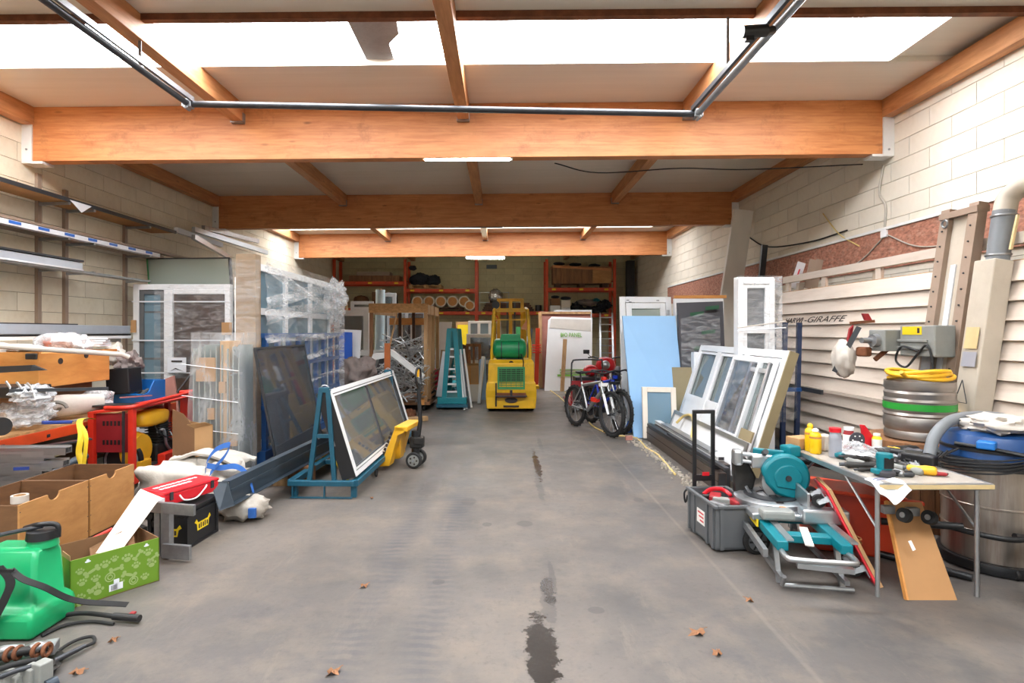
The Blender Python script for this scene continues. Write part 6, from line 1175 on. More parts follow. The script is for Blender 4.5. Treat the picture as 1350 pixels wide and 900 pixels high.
MB().grid(lambda u,v_:(3.0+u*.56,7.15+.02*noise.noise(V((u*5,v_*8,1))),.5+v_*1.86),12,20).build('front_film','film',w_,smooth=60); MB().grid(lambda u,v_:(3.58+.38*u,7.15+.35*u,.5+v_*1.25),6,12).build('side_film','film',w_,smooth=60); MB().grid(lambda u,v_:(3.57,7.15+.3*u,.8+v_*1.56),6,12).build('side_film','film_thick',w_,smooth=60)
MB().tube([(2.99,7.13,1.70),(3.3,7.11,1.74),(3.6,7.13,1.78),(3.66,7.5,1.78)],.010,6).build('film_rope','dust_sheet',w_,smooth=60); MB().tube([(2.99,7.13,1.66),(3.6,7.12,1.70)],.008,6).build('film_rope','tape_white',w_)
# ---- big leaning window element
t = T('window_element','large white three part window element leaning to the right','window',(2.9,7.4,.1))
o = V((2.66,8.76,.10)); u = V((0,-1,0)); vv = V((.44,0,1.345)); H_ = vv.length; vv.normalize(); n_ = vv.cross(u); n_ = n_ if n_.x < 0 else -n_; W_ = 2.69; dp=.11
o2 = o-n_*dp
fr(o2,u,vv,W_,H_,.09,dp,n_).build('frame','white_pvc',t,bev=.006)
for k in (.31,.64): MB().ob(o2+u*(W_*k-.07)+vv*.09,u*.14,vv*(H_-.18),n_*(dp+.004)).build('mullion','white_pvc',t,bev=.006)
MB().ob(o2+u*.09+vv*.09,u*(W_-.18),vv*.45,n_*(dp-.005)).build('lower_panel','white_pvc',t); MB().ob(o2+u*.09+vv*.54,u*(W_-.18),vv*.07,n_*(dp+.002)).build('transom','white_pvc',t)
for k,(a,b_) in enumerate(((.09,W_*.31-.07),(W_*.31+.07,W_*.64-.07),(W_*.64+.07,W_-.09))):
    MB().ob(o2+u*(a+.02)+vv*.61+n_*.05,u*(b_-a-.04),vv*(H_-.72),n_*.012).build('glass_pane','pane_clear',t); fr(o2+u*a+vv*.60+n_*(dp-.03),u,vv,b_-a,H_-.70,.035,.025,n_).build('glazing_bead','white_pvc',t)
MB().ob(o2+u*(W_-.002),u*.02,vv*H_,n_*(dp-.01)).build('raw_edge','khaki',t)
t = T('film_wrapped_sash','film wrapped sash leaning on the near end of window element','window',(2.8,6.6,.2))
oo = o+u*1.52+vv*.30+n_*.03; fr(oo,u,vv,.78,.98,.05,.05,n_).build('frame','white_pvc',t,bev=.004); MB().ob(oo+u*.05+vv*.05+n_*.01,u*.68,vv*.88,n_*.012).build('glass_pane','pane_smoke',t); MB().grid(lambda a,b:oo+n_*(.06+.012*noise.noise(V((a*7,b*7,2))))+u*(-.01+.80*a)+vv*(-.01+1.0*b),14,14).build('film_wrap','film',t,smooth=60)
t = T('stacked_sash','bare white sash stacked beside the film wrapped sash','window',(2.8,6.2,.2)); oo = o+u*1.98+vv*.12+n_*.012; fr(oo,u,vv,.62,1.18,.06,.035,n_).build('frame','white_pvc',t,bev=.004); MB().ob(oo+u*.1+vv*1.0+n_*.035,u*.4,vv*.05,n_*.02).build('handle_rail','alu',t); MB().ob(oo+u*.06+vv*.06+n_*.01,u*.5,vv*1.06,n_*.01).build('glass_pane','pane_clear',t)
solo('aluminium_bar', MB().bar(o+u*2.55+vv*.0+n_*.05,o+u*2.50+vv*1.25+n_*.05,.03,.05), 'alu', 'aluminium bar leaning on near end of window element', 'bar'); solo('green_edge_board', MB().ob(o+u*2.36-V((0,0,.1))+n_*.09,u*.3,vv*.55,n_*.02), 'khaki', 'olive edged board at the near foot of window element', 'board')
# khaki board, small frame
a,b_,c_,d_ = V((2.50,8.95,0)),V((2.86,8.5,0)),V((3.05,8.75,1.06)),V((2.66,9.15,1.07))
solo('khaki_board', MB().prism([P(877,572,8.95),P(915,572,8.6),P(921,484,8.75),P(883,484,9.1)],(.03,.02,0)), 'khaki', 'khaki brown board left of the white window element', 'board')
t = T('small_wood_frame','small white wooden window with blue glass by blue board','window',(2.35,8.6,0)); oo = V((2.16,8.58,.02)); uu_ = V((1,-.2,0)).normalized(); vv_ = V((0,.1,1)).normalized()
fr(oo,uu_,vv_,.5,.78,.075,.05,(0,1,0)).build('frame','white_wood',t,bev=.005); MB().ob(oo+uu_*.07+vv_*.07+V((0,.02,0)),uu_*.36,vv_*.64,(0,.01,0)).build('glass_pane','pane_blue',t)
# low panels and profiles on the floor
t = T('frosted_sheet','frosted grey panel with aluminium rim in front of window element','panel',(2.5,7.2,.1))
oo = V((2.46,8.35,.06)); v3 = V((.14,0,.42)); H3 = v3.length; v3.normalize(); n3 = v3.cross(V((0,-1,0))); n3 = n3 if n3.x < 0 else -n3
MB().ob(oo,(0,-2.5,0),v3*H3,n3*.02).build('sheet','white_foam',t); fr(oo+n3*.02,(0,-1,0),v3,2.5,H3,.05,.02,n3).build('rim','alu',t)
for k,(x,z0,w_,h_,y0,y1,mt,lb) in enumerate(((2.21,.0,.09,.20,5.75,9.05,'choc_alu','long dark brown profile box lowest on the floor, right side'),(2.22,.205,.075,.045,5.9,8.95,'dark_steel','dark profile lying on the long brown profile box'),(2.33,.0,.09,.24,5.95,9.0,'choc_alu','second brown profile box behind the front one'),(2.34,.245,.08,.05,6.1,9.0,'white_pvc','white profile on the second brown profile box'),(2.23,.255,.05,.03,5.62,7.6,'dark_steel','short black bar on top of the dark profile'))):
    t = T('profile_length',lb,'profile',(x,(y0+y1)/2,z0),0,'profiles on the right floor'); MB().box(x,x+w_,y0,y1,z0,z0+h_).build('body',mt,t,bev=.004); MB().box(x-.004,x,y0,y1,z0+h_*.55,z0+h_*.6).build('groove','ink',t); MB().box(x+.01,x+w_-.01,y0-.003,y0,z0+.008,z0+h_-.008).build('end_face','dark_steel',t)
solo('alu_angle', MB().ob((2.32,6.3,.30),(.1,0,0),(0,1.9,0),(0,0,.015)), 'alu', 'flat aluminium strip on top of the brown profiles', 'strip')
solo('garden_hose', MB().tube(spl([P(892,557,7.9),P(902,548,7.8),P(912,548,7.5),P(914,560,7.3),P(912,578,7.1),P(918,598,6.8)]),.018,8), 'cream_hose', 'yellow hose looped over the frosted panel', 'hose', smooth=60)
random.seed(11); m = MB()
for k in range(420):
    y = random.uniform(5.3,9.2); x = 2.03+random.gauss(0,.045)+.0*y; s_ = random.uniform(.008,.03); m.cbox((x,y,s_*.4),s_,s_*random.uniform(.6,1.3),s_*.8,random.random()*3)
m = m.build('concrete_rubble','crumbs'); stuff(m); tag(m,'crumbled concrete along the floor beside the brown profiles','rubble')
# ---- tool trolley
t = T('tool_trolley','grey plastic tool trolley with black pull handle','trolley',(1.74,4.46,0),R(4))
def tt(m,n,mt,**k): return m.build(n,mt,t,local=True,**k)
w2,l2,hh = .165,.26,.335
m = MB(); pr = [(-w2+.02,-l2+.02,.02),(w2-.02,-l2+.02,.02),(w2-.02,l2-.02,.02),(-w2+.02,l2-.02,.02)]; 
for x in (-w2,w2-.012): tt(MB().prism([(x,-l2+.015,.02),(x,l2-.015,.02),(x,l2,hh),(x,-l2,hh)],(.012,0,0)),'side_wall','grey_plastic')
for y in (-l2,l2-.012): tt(MB().prism([(-w2,y,.02),(w2,y,.02),(w2,y,hh),(-w2,y,hh)],(0,.012,0)),'end_wall','grey_plastic')
tt(MB().box(-w2,w2,-l2,l2,.02,.035),'bottom','grey_plastic'); tt(fr((-w2-.014,-l2-.014,hh-.01),(1,0,0),(0,1,0),2*w2+.028,2*l2+.028,.03,.025,(0,0,1)),'rim','grey_plastic',bev=.006)
for y in (-.22,-.12,.12,.22): tt(MB().box(-w2-.012,-w2+.002,y-.014,y+.014,.02,hh-.01),'rib','grey_plastic')
for x in (-.12,.12): tt(MB().box(x-.014,x+.014,-l2-.012,-l2+.002,.02,hh-.01),'rib','grey_plastic')
lb_ = tt(MB().box(-w2-.003,-w2,-.07,.07,.13,.24),'label','label_white'); m = MB()
for k in range(3): m.box(-w2-.0045,-w2-.003,-.055,.05-.02*k,.21-.03*k,.222-.03*k)
m.build('label_print','red_bright',lb_,local=True)
tt(MB().tube(spl([(-w2,.255,.34),(-w2-.03,.26,.30),(-w2-.02,.262,.22),(-w2,.26,.28)],4),.008,6),'latch','black_plastic')
for x in (-.10,.06): tt(MB().bar((x,l2+.02,.05),(x,l2+.02,.97),.032,.026),'handle_post','black_plastic',bev=.005)
tt(MB().bar((-.115,l2+.02,.975),(.075,l2+.02,.975),.035,.03),'handle_grip','black_plastic',bev=.006); tt(MB().bar((-.1,l2+.02,.42),(.06,l2+.02,.42),.03,.05),'handle_tie','black_plastic'); tt(MB().box(-.04,.02,l2-.002,l2+.004,.44,.47),'red_button','red_bright')
for s in (1,):
    w_ = tt(MB().lathe([(.02,-.022),(.085,-.022),(.10,-.012),(.10,.012),(.085,.022),(.02,.022)],(.125,-l2-.045,.10),26,'Y'),'wheel','black_rubber',smooth=40); MB().lathe([(.01,-.026),(.07,-.026),(.07,.026),(.01,.026)],(.125,-l2-.045,.10),20,'Y').build('rim','grey_plastic',w_,local=True); m = MB()
    for k in range(6): q_ = 2*math.pi*k/6; m.bar((.125+.02*math.cos(q_),-l2-.073,.10+.02*math.sin(q_)),(.125+.066*math.cos(q_),-l2-.073,.10+.066*math.sin(q_)),.012,.006,(0,1,0))
    m.build('spoke','black_plastic',w_,local=True)
tl = lambda x,y,z_: V((1.74,4.46,0))+Matrix.Rotation(R(4),3,'Z')@V((x,y,z_))
solo('tool_fill', MB().blob(tl(0,0,.2),(.13,.21,.09),.25,4,101,14), 'engine', 'jumble of dark hand tools filling the grey trolley', 'tools', smooth=50)
for k,(x,y,z_,mt,lb) in enumerate(((-.02,.06,.32,'red_maroon','red tool bag folded in the grey trolley'),(.08,-.1,.32,'red_maroon','red box at the near end of the grey trolley'),(-.08,-.12,.31,'galv','steel spanner lying in the grey trolley'),(.0,-.02,.315,'grey_paint','grey sander head in the grey trolley'),(-.09,.1,.31,'black_plastic','black tool grip in the grey trolley'))):
    solo('hand_tool', MB().cbox(tl(x,y,z_),.06+.03*(k<2),.14,.05,.5*k-.4), mt, lb, 'tool', 'tools in the grey trolley', bev=.012)
solo('red_strap', MB().tube(spl([tl(-.1,.1,.33),tl(-.03,.13,.36),tl(.05,.1,.37),tl(.08,.02,.35),tl(.1,.05,.33)],4),.016,6), 'red_bright', 'red strap curled on top of the trolley tools', 'strap', smooth=60)
# ---- mitre saw on folded stand
t = T('saw_stand','teal and grey folded mitre saw stand on the floor','stand',(2.08,4.07,0),R(-10))
def ss(m,n,mt,**k): return m.build(n,mt,t,local=True,**k)
for x in (-.19,.19):
    ss(MB().bar((x,-.5,.27),(x,.62,.27),.07,.06),'extension_rail','makita_teal',bev=.006); ss(MB().bar((x+.05,-.48,.305),(x+.05,.55,.305),.045,.012),'rail_strip','alu'); ss(MB().bar((x,-.5,.06),(x,.6,.06),.03,.03),'lower_tube','galv'); 
    for y in (-.42,.45): ss(MB().bar((x,y,.0),(x,y+.1,.25),.03,.03),'folded_leg','galv')
for y in (-.3,.1,.5): ss(MB().bar((-.22,y,.265),(.22,y,.265),.09,.05),'cross_member','makita_teal',bev=.006)
ss(MB().tube(spl([(-.19,-.42,.24),(-.2,-.6,.24),(-.14,-.64,.24),(.14,-.64,.24),(.2,-.6,.24),(.19,-.42,.24)],5),.018,8),'end_handle','alu',smooth=60); ss(MB().tube([(-.2,-.52,.03),(.22,-.52,.03)],.014,8),'foot_bar','galv'); ss(MB().tube([(-.2,-.56,.10),(-.2,-.52,.03)],.014,8),'foot_bar','galv')
ss(MB().bar((-.1,-.48,.15),(.22,-.52,.15),.05,.03),'lever','alu'); ss(MB().bar((-.03,-.5,.285),(.03,-.2,.3),.05,.01),'sticker_plate','insul_grey'); ss(MB().bar((-.28,-.45,.2),(-.28,.55,.22),.03,.05),'side_tube','galv'); ss(MB().bar((-.24,-.1,.28),(-.24,.3,.28),.012,.05),'yellow_strip','yellow_label')
t = T('mitre_saw','teal sliding mitre saw with grey turntable on folded stand','saw',(2.12,4.33,.295),R(-8))
def ms(m,n,mt,**k): return m.build(n,mt,t,local=True,**k)
ms(MB().lathe([(.05,0),(.25,0),(.26,.02),(.26,.06),(.22,.075),(.05,.075)],(-.05,0,.02),36,'Z'),'turntable','alu',smooth=40); ms(MB().lathe([(.1,.07),(.19,.07),(.19,.085),(.1,.085)],(-.05,0,.02),32,'Z',True),'turntable_ring','dark_steel',smooth=40); ms(MB().cbox((-.05,-.02,.1),.05,.4,.02),'kerf_plate','black_plastic')
ms(MB().prism([(-.28,-.34,.0),(.3,-.34,.0),(.3,-.22,.0),(.22,.2,.0),(-.28,.2,.0)],(0,0,.05)),'base','alu',bev=.012); ms(MB().prism([(.05,-.38,.0),(.36,-.38,.0),(.36,-.26,.0),(.05,-.26,.0)],(0,0,.10)),'base_end','alu',bev=.015); ms(MB().cbox((-.12,-.36,.06),.22,.12,.07),'front_pad','grey_paint',bev=.02)
ms(MB().prism([(.10,-.32,.09),(.10,.16,.09),(.10,.16,.17),(.10,-.1,.22),(.10,-.32,.20)],(.02,0,0)),'fence','alu',bev=.004); ms(MB().cbox((-.05,-.28,.06),.04,.05,.05),'scale_pointer','glulam')
ms(MB().prism([(.04+.175*math.cos(R(a)),-.09,.25+.175*math.sin(R(a))) for a in range(-75,166,10)]+[(-.10,-.09,.20),(-.03,-.09,.12)],(0,.085,0)),'blade_guard','makita_teal',bev=.022,smooth=40); ms(MB().prism([(.05+.10*math.cos(R(a)),-.10,.25+.10*math.sin(R(a))) for a in range(-60,181,15)]+[(-.03,-.10,.18)],(0,.02,0)),'guard_cover','makita_teal',bev=.008,smooth=40); ms(MB().cyl((.05,-.108,.25),(.05,-.09,.25),.022,n=12),'arbor_bolt','dark_steel'); ms(MB().lathe([(.02,-.002),(.155,-.002),(.155,.002),(.02,.002)],(.03,-.05,.21),36,'Y',True),'saw_blade','alu')
ms(MB().prism([(.13,-.08,.2),(.20,-.08,.2),(.17,-.08,.04),(.12,-.08,.06)],(0,.07,0)),'guard_tail','makita_teal',bev=.01)
for z_ in (.33,.385): ms(MB().tube([(-.30,.03,z_+.02),(.02,-.03,z_)],.015,10),'slide_rail','alu',smooth=50)
ms(MB().cbox((-.28,.05,.37),.07,.11,.12),'rear_carriage','alu',bev=.02); ms(MB().cbox((-.12,.02,.35),.14,.09,.10),'slide_block','alu',bev=.015); ms(MB().tube([(-.10,-.02,.42),(-.10,-.06,.44)],.022,12),'clamp_knob','black_plastic',smooth=50); ms(MB().bar((-.16,.06,.42),(.06,.02,.41),.03,.05),'top_arm','makita_teal',bev=.01)
ms(MB().prism([(-.28,.10,.03),(-.16,.10,.03),(-.12,.10,.2),(-.2,.10,.36),(-.30,.10,.34)],(0,.07,0)),'rear_column','engine',bev=.015); ms(MB().tube([(.06,.02,.30),(.08,.16,.32)],.07,14),'motor','black_plastic',smooth=40); ms(MB().cbox((.11,.04,.43),.11,.11,.09,.4),'motor_cap','makita_teal',bev=.015)
ms(MB().tube(spl([(.13,-.0,.38),(.24,-.04,.37),(.36,-.04,.33),(.36,.03,.32),(.24,.06,.34),(.14,.06,.36)],5),.018,8),'d_handle','black_plastic',smooth=60); ms(MB().tube(arc((-.08,.02,.20),.15,200,340,10,(1,0,0),(0,0,1)),.012,6),'bevel_arc','alu',smooth=60)
for k in range(3): ms(MB().cbox((.0+.07*k,.14,.13+.02*k),.05,.05,.06),'bracket','alu',bev=.006)
# ---- dollies and red tub under the table
def dolly(name,a,b_,wv,th,mtop,label,mb='red_bright'):
    t = T(name,label,'dolly',tuple(a)); a,b_,wv = V(a),V(b_),V(wv); n = (b_-a).cross(wv).normalized(); n = n if n.x < 0 else -n
    MB().ob(a,b_-a,wv,n*th).build('deck',mtop,t,bev=.006); MB().ob(a-n*.022,b_-a,wv,n*.022).build('backing',mb,t)
    for f in (.14,.86):
        for g in (.2,.8):
            c_ = a+(b_-a)*f+wv*g+n*(th+.0); d = (b_-a).normalized()
            MB().ob(c_-d*.04-wv.normalized()*.03,d*.08,wv.normalized()*.06,n*.006).build('castor_plate','galv',t); ax = c_+n*.065+d*.02; w1 = wv.normalized()
            MB().tube([ax-w1*.016,ax+w1*.016],.045,18).build('castor','black_rubber',t,smooth=40); MB().tube([ax-w1*.019,ax+w1*.019],.018,12).build('castor_hub','grey_paint',t,smooth=40); MB().ob(ax-w1*.022-d*.02-n*.06,d*.04,w1*.004,n*.07).build('castor_fork','galv',t)
    return t
dolly('furniture_dolly',G(1160,775),P(1092,646,3.95),(.10,.34,0),.018,'red_bright','red furniture dolly standing on edge beside the mitre saw','cardboard')
t = T('orange_tub','orange red plastic tub on its side under the table','tub',(2.7,4.0,0))
MB().prism([(2.36,4.25,0),(2.95,4.0,0),(2.98,4.05,.42),(2.38,4.30,.46)],(.1,.4,0)).build('body','orange_tub',t,bev=.02); MB().bar((2.34,4.23,.47),(2.99,3.98,.43),.05,.025).build('rim','orange_tub',t,bev=.005)
t = T('plywood_dolly','tan plywood dolly board leaning under the table','dolly',(2.6,3.5,0))
a,b_,c_,d_ = P(1195,790,3.45),P(1262,790,3.45),P(1215,662,3.75),P(1168,660,3.75); a.z = b_.z = .0; n4 = (b_-a).cross(d_-a).normalized(); n4 = n4 if n4.y < 0 else -n4
MB().prism([a,b_,c_,d_],-n4*.02).build('board','tan_dolly',t); MB().bar(a,d_,.012,.03,n4).build('raw_edge','case_ply',t)
for px,py in ((1183,677),(1216,680)):
    c_ = P(px,py,3.62); MB().cbox(c_+V((-.02,.06,.01)),.07,.04,.05).build('castor_plate','galv',t); MB().tube([c_+V((.02,-.02,0)),c_+V((.05,-.01,-.01))],.045,18).build('castor','black_rubber',t,smooth=40); MB().tube([c_+V((.015,-.022,0)),c_+V((.055,-.008,-.01))],.018,12).build('castor_hub','galv',t)
MB().prism([P(1197,713,3.56),P(1201,712,3.56),P(1207,724,3.54),P(1203,726,3.54)],(0,-.003,0)).build('sticker','label_white',t)
t = T('orange_spring_hose','coiled orange hose between dolly and table leg','hose',(2.4,3.5,0))
MB().tube([V((2.44+.02*math.cos(k*.9),3.85+.02*math.sin(k*.9),.01+.004*k)) for k in range(60)],.006,5).build('coil','glulam',t,smooth=60)
mat('table_top',(168,160,150),.5,0,.15,7,dirt=(110,98,86),dirtk=.6)
# ---- folding table
t = T('folding_table','folding aluminium work table crowded with power tools','table',(2.65,4.0,0))
TX0,TX1,TY0,TY1,TZ = 2.30,3.0,3.42,4.62,.72
MB().box(TX0+.02,TX1-.02,TY0+.02,TY1-.02,TZ-.02,TZ).build('tabletop','table_top',t); fr((TX0,TY0,TZ-.035),(1,0,0),(0,1,0),TX1-TX0,TY1-TY0,.025,.037,(0,0,1)).build('edge_rim','alu',t,bev=.004); MB().box(TX0,TX1,TY0-.003,TY0+.001,TZ-.03,TZ-.004).build('edge_band','corr_beige',t)
for y in (TY0+.08,TY1-.08):
    for x in (TX0+.04,TX1-.04): MB().tube([(x,y,TZ-.03),(x,y,0)],.014,8).build('leg','alu',t,smooth=50)
    if y > 4: MB().tube([(TX0+.04,y,.2),(TX1-.04,y,.2)],.010,6).build('stretcher','alu',t)
    for x in (TX0+.04,TX1-.04): s = 1 if y < 4 else -1; MB().tube([(x,y,.42),(x,y+s*.35,TZ-.03)],.009,6).build('brace','galv',t)
for y in (3.95,4.1): MB().tube([(TX0+.04,y,TZ-.03),(TX1-.04,y,TZ-.03)],.01,6).build('cross_tube','galv',t)
tp = lambda px,py: G(px,py,TZ+.002)
def bottle(px,py,r,h_,mt,cap,label,neck=.5,cone=True):
    c_ = tp(px,py); t = T('bottle',label,'bottle',c_); MB().lathe([(r*.9,0),(r,.008),(r,h_*.68),(r*.85,h_*.78),(r*neck,h_*.84),(r*neck,h_*.88)],c_,20).build('body',mt,t,smooth=50)
    MB().lathe([(r*neck*1.1,h_*.87),(r*neck*1.1,h_*.94),(r*.2,h_)] if cone else [(r*neck*1.15,h_*.86),(r*neck*1.15,h_),(r*.3,h_)],c_,16).build('cap',cap,t,smooth=50); MB().lathe([(r*1.01,h_*(.6 if mt == 'bottle_yellow' else .18)),(r*1.01,h_*.67),(r*1.0,h_*.67),(r*1.0,h_*(.6 if mt == 'bottle_yellow' else .18))],c_,20,'Z',True).build('label_band','glulam' if mt == 'bottle_yellow' else 'can_grey' if mt == 'can_grey' else 'label_white',t,smooth=50); return t
mat('vac_dark0',(22,66,120),.4,0,.08,5)
mat('vac_dark',(22,66,120),.4,0,.08,5)
mat('can_grey',(168,170,180),.35,.3,.06,5)
bottle(1068,594,.038,.215,'bottle_yellow','bottle_yellow','yellow glue bottle with yellow cap, rear of the two',.5); bottle(1075,597,.042,.19,'bottle_yellow','white_pvc','yellow glue bottle with white tip, front of the two',.5); bottle(1101,602,.044,.215,'can_grey','red_bright','grey spray can with red cap on the table',.8,False); bottle(1119,591,.04,.17,'red_maroon','white_pvc','maroon and white spray can behind the grey one',.8,False); bottle(1156,593,.035,.13,'yellow_label','label_white','small clear bottle with yellowish base on table',.6,False)
solo('brown_parcel', MB().cbox(tp(1056,590)+V((0,0,.045)),.17,.14,.085,.3), 'cardboard', 'small brown cardboard box at far corner of table', 'box', bev=.004); solo('white_block', MB().cbox(tp(1090,594)+V((0,.03,.06)),.09,.1,.12,.2), 'dust_sheet', 'dusty white block beside the yellow bottles', 'block', bev=.01)
solo('red_wedge', MB().prism([tp(1142,592),tp(1163,592),tp(1142,592)+V((-.01,0,.19)),tp(1138,592)+V((-.01,0,.19))],(0,.03,0)), 'red_bright', 'bright red wedge standing on the table', 'wedge')
solo('foil_sheet', MB().grid(lambda a,b:tp(1110+a*105,592+b*14+18*a)+V((0,.1*(1-b),.05+.05*math.sin(a*6)*math.sin(b*3)+.035*noise.noise(V((a*6,b*5,3))))),20,10), 'bag', 'crumpled clear foil across the rear of the table', 'foil', smooth=60)
TL = [(1120,605,.05,.22,.06,.5,'white_pvc','cream angle grinder body at the left table edge'),(1107,604,.05,.06,.05,.5,'makita_teal','teal end cap of the cream grinder'),(1132,608,.04,.2,.05,1.0,'engine','dark drill body behind the grinder'),(1145,600,.03,.24,.03,1.2,'dust_sheet','pale sanding bar across the tools'),(1142,618,.05,.26,.05,1.3,'engine','long dark tool beside the teal sander'),(1185,604,.07,.3,.06,1.1,'black_plastic','black drill behind the teal sander'),(1195,606,.08,.2,.07,.7,'black_plastic','black tool case right of the drill'),(1212,613,.09,.2,.08,.6,'black_plastic','black charger at the right end of table'),(1195,622,.05,.2,.04,.4,'grey_paint','grey pliers in front of the black case'),(1215,625,.06,.16,.06,.9,'yellow_truck','yellow multimeter near the table front'),(1232,627,.025,.13,.03,1.1,'red_maroon','dark red screwdriver at the table corner'),(1178,597,.05,.1,.05,.2,'yellow_truck','yellow tape measure behind the sander'),(1160,607,.05,.12,.05,.6,'rust','brown knob among the tools'),(1172,624,.05,.2,.035,.3,'galv','steel clamp right of the teal sander'),(1128,612,.04,.15,.04,.2,'grey_paint','grey heat gun nose left of the sander'),(1150,611,.045,.2,.05,-.4,'engine','dark impact driver behind the sander'),(1180,613,.05,.2,.055,-.6,'black_plastic','black screwdriver machine in the table middle'),(1190,596,.05,.22,.06,1.4,'engine','dark jigsaw body near the rear table edge'),(1203,617,.035,.16,.035,-.2,'dark_steel','dark chisel beside the yellow multimeter'),(1138,600,.04,.16,.05,.1,'dark_steel','dark drill chuck under the foil'),(1148,622,.03,.17,.03,1.5,'engine','thin dark file left of the sander'),(1186,628,.03,.16,.03,1.3,'dark_steel','dark pliers handle at the table front'),(1166,598,.05,.14,.06,.9,'black_plastic','black battery behind the sander'),(1207,600,.06,.14,.05,.3,'dark_panel','dark grey box near the keg')]
for k in range(4): solo('table_cable', MB().tube(spl([tp(1120+22*k,600+2*k)+V((0,0,.02)),tp(1135+22*k,610+2*k)+V((0,0,.05)),tp(1150+18*k,603+3*k)+V((0,0,.03)),tp(1142+22*k,598+4*k)+V((0,0,.06)),tp(1165+16*k,612+2*k)+V((0,0,.01))],6),.006,5), 'black_rubber', ['first','second','third','fourth'][k]+' black cord from the left tangled over the table tools', 'cord', smooth=60)
for px,py,a,b_,c_,rz,mt,lb in TL:
    p = tp(px,py); t = T('power_tool',lb,'tool',p,rz,'tools on the folding table'); (MB().tube([(0,-b_*.5,c_*.5),(0,-b_*.42,c_*.5),(0,-b_*.1,c_*.5),(0,b_*.1,c_*.48),(0,b_*.42,c_*.46),(0,b_*.5,c_*.45)],[a*.3,a*.5,a*.52,a*.4,a*.46,a*.25],12) if a <= .06 else MB().cbox((0,0,c_*.55),a,b_,c_*.9)).build('body',mt,t,local=True,**({'smooth':50} if a <= .06 else {'bev':.012})); (MB().tube([(0,-b_*.3,c_*.5),(a*1.6,-b_*.42,c_*.4)],[a*.36,a*.42],10).build('handle','black_plastic',t,local=True,smooth=50) if b_ > .19 and a <= .06 else None); MB().tube([(0,b_*.4,c_*.5),(0,b_*.62,c_*.45)],a*.25,8).build('nose','dark_steel',t,local=True,smooth=50); MB().tube([(0,-b_*.3,c_*.6),(.03,-b_*.55,c_*.3),(.05,-b_*.6,.012)],.006,5).build('cord','black_rubber',t,local=True)
t = T('grinding_disc','dark perforated sanding disc standing among the tools','disc',tp(1132,596)); c_ = tp(1132,596)+V((0,.02,.09)); MB().lathe([(.01,-.004),(.06,-.004),(.06,.004),(.01,.004)],c_,24,'Y').build('disc','dark_panel',t); m = MB()
for k in range(6): q_ = k*math.pi/3; m.cyl(c_+V((.035*math.cos(q_),-.006,.035*math.sin(q_))),c_+V((.035*math.cos(q_),.0,.035*math.sin(q_))),.006,n=8)
m.build('hole','label_white',t)
c_ = tp(1166,627); t = T('orbital_sander','teal orbital sander on paper at the front of table','sander',c_)
MB().lathe([(.055,0),(.06,.01),(.06,.03),(.04,.045)],c_,20).build('pad','dark_panel',t,smooth=40); MB().lathe([(.04,.04),(.045,.06),(.045,.10),(.05,.12),(.045,.145),(.01,.15)],c_,20).build('body','makita_teal',t,smooth=50); MB().cbox(c_+V((0,-.043,.09)),.06,.012,.07).build('name_plate','black_plastic',t,bev=.004); MB().tube([c_+V((.03,.0,.03)),c_+V((.09,-.02,.025))],.016,10).build('dust_port','black_plastic',t,smooth=50); MB().cbox(c_+V((-.05,0,.03)),.05,.06,.03).build('skirt','makita_teal',t,bev=.008)
t = T('paper_sheet','crumpled printed white paper hanging over the table front','paper',tp(1165,634))
MB().grid(lambda a,b:V((2.27+a*.19,3.52-b*.15,TZ+.006))+V((.0,0,-max(0,b-.45)*.16*(1.3-abs(a-.45)*1.6)+.01*math.sin(a*8))),14,10).build('sheet','paper',t,smooth=60)
for k in range(2): MB().grid(lambda a,b:V((2.29+a*.1,3.496-(b*.01+.02+.03*k),TZ+.0165+.01*math.sin(a*3))),6,1).build('print_line','ink_blue',t)
# ---- cable reel, keg, yellow hose
rc = V((3.66,4.95,0)); t = T('cable_reel','wooden cable reel under the steel keg','reel',rc)
for z_ in (0,.66): MB().cyl(rc+V((0,0,z_)),rc+V((0,0,z_+.06)),.42,n=32).build('flange','old_wood',t,smooth=30)
for k in range(22): q_ = 2*math.pi*k/22; c_ = rc+V((.33*math.cos(q_),.33*math.sin(q_),.36)); MB().cbox(c_,.022,.092,.6,q_).build('stave','old_wood',t)
kc = rc+V((-.02,-.05,.722)); t = T('beer_keg','dented steel keg with green band on the cable reel','keg',kc)
MB().lathe([(.22,0),(.255,.01),(.26,.05),(.25,.08),(.262,.10),(.265,.17),(.255,.20),(.268,.215),(.255,.235),(.262,.25),(.262,.32),(.268,.335),(.255,.355),(.262,.40),(.25,.42),(.26,.44),(.258,.50),(.245,.50),(.24,.44),(.1,.43)],kc,40).build('shell','steel_keg',t,smooth=35); MB().lathe([(.2655,.26),(.2655,.315),(.262,.315),(.262,.26)],kc,40,'Z',True).build('green_band','keg_green',t,smooth=40); MB().cyl(kc+V((0,0,.43)),kc+V((0,0,.47)),.04).build('valve','galv',t)
t = T('yellow_hose','yellow hose coiled on top of the steel keg','hose',kc+V((0,0,.5)))
MB().tube([kc+V((.23*math.cos(k*.22)*(1+.1*math.sin(k*.31)),.22*math.sin(k*.22),.515+.0009*k+.012*math.sin(k*.5))) for k in range(82)],.017,8).build('coil','yellow_hose',t,smooth=60); MB().tube(spl([kc+V((-.2,-.12,.54)),kc+V((-.27,-.18,.57)),kc+V((-.30,-.2,.59))],4),.017,8).build('hose_end','yellow_hose',t,smooth=60)
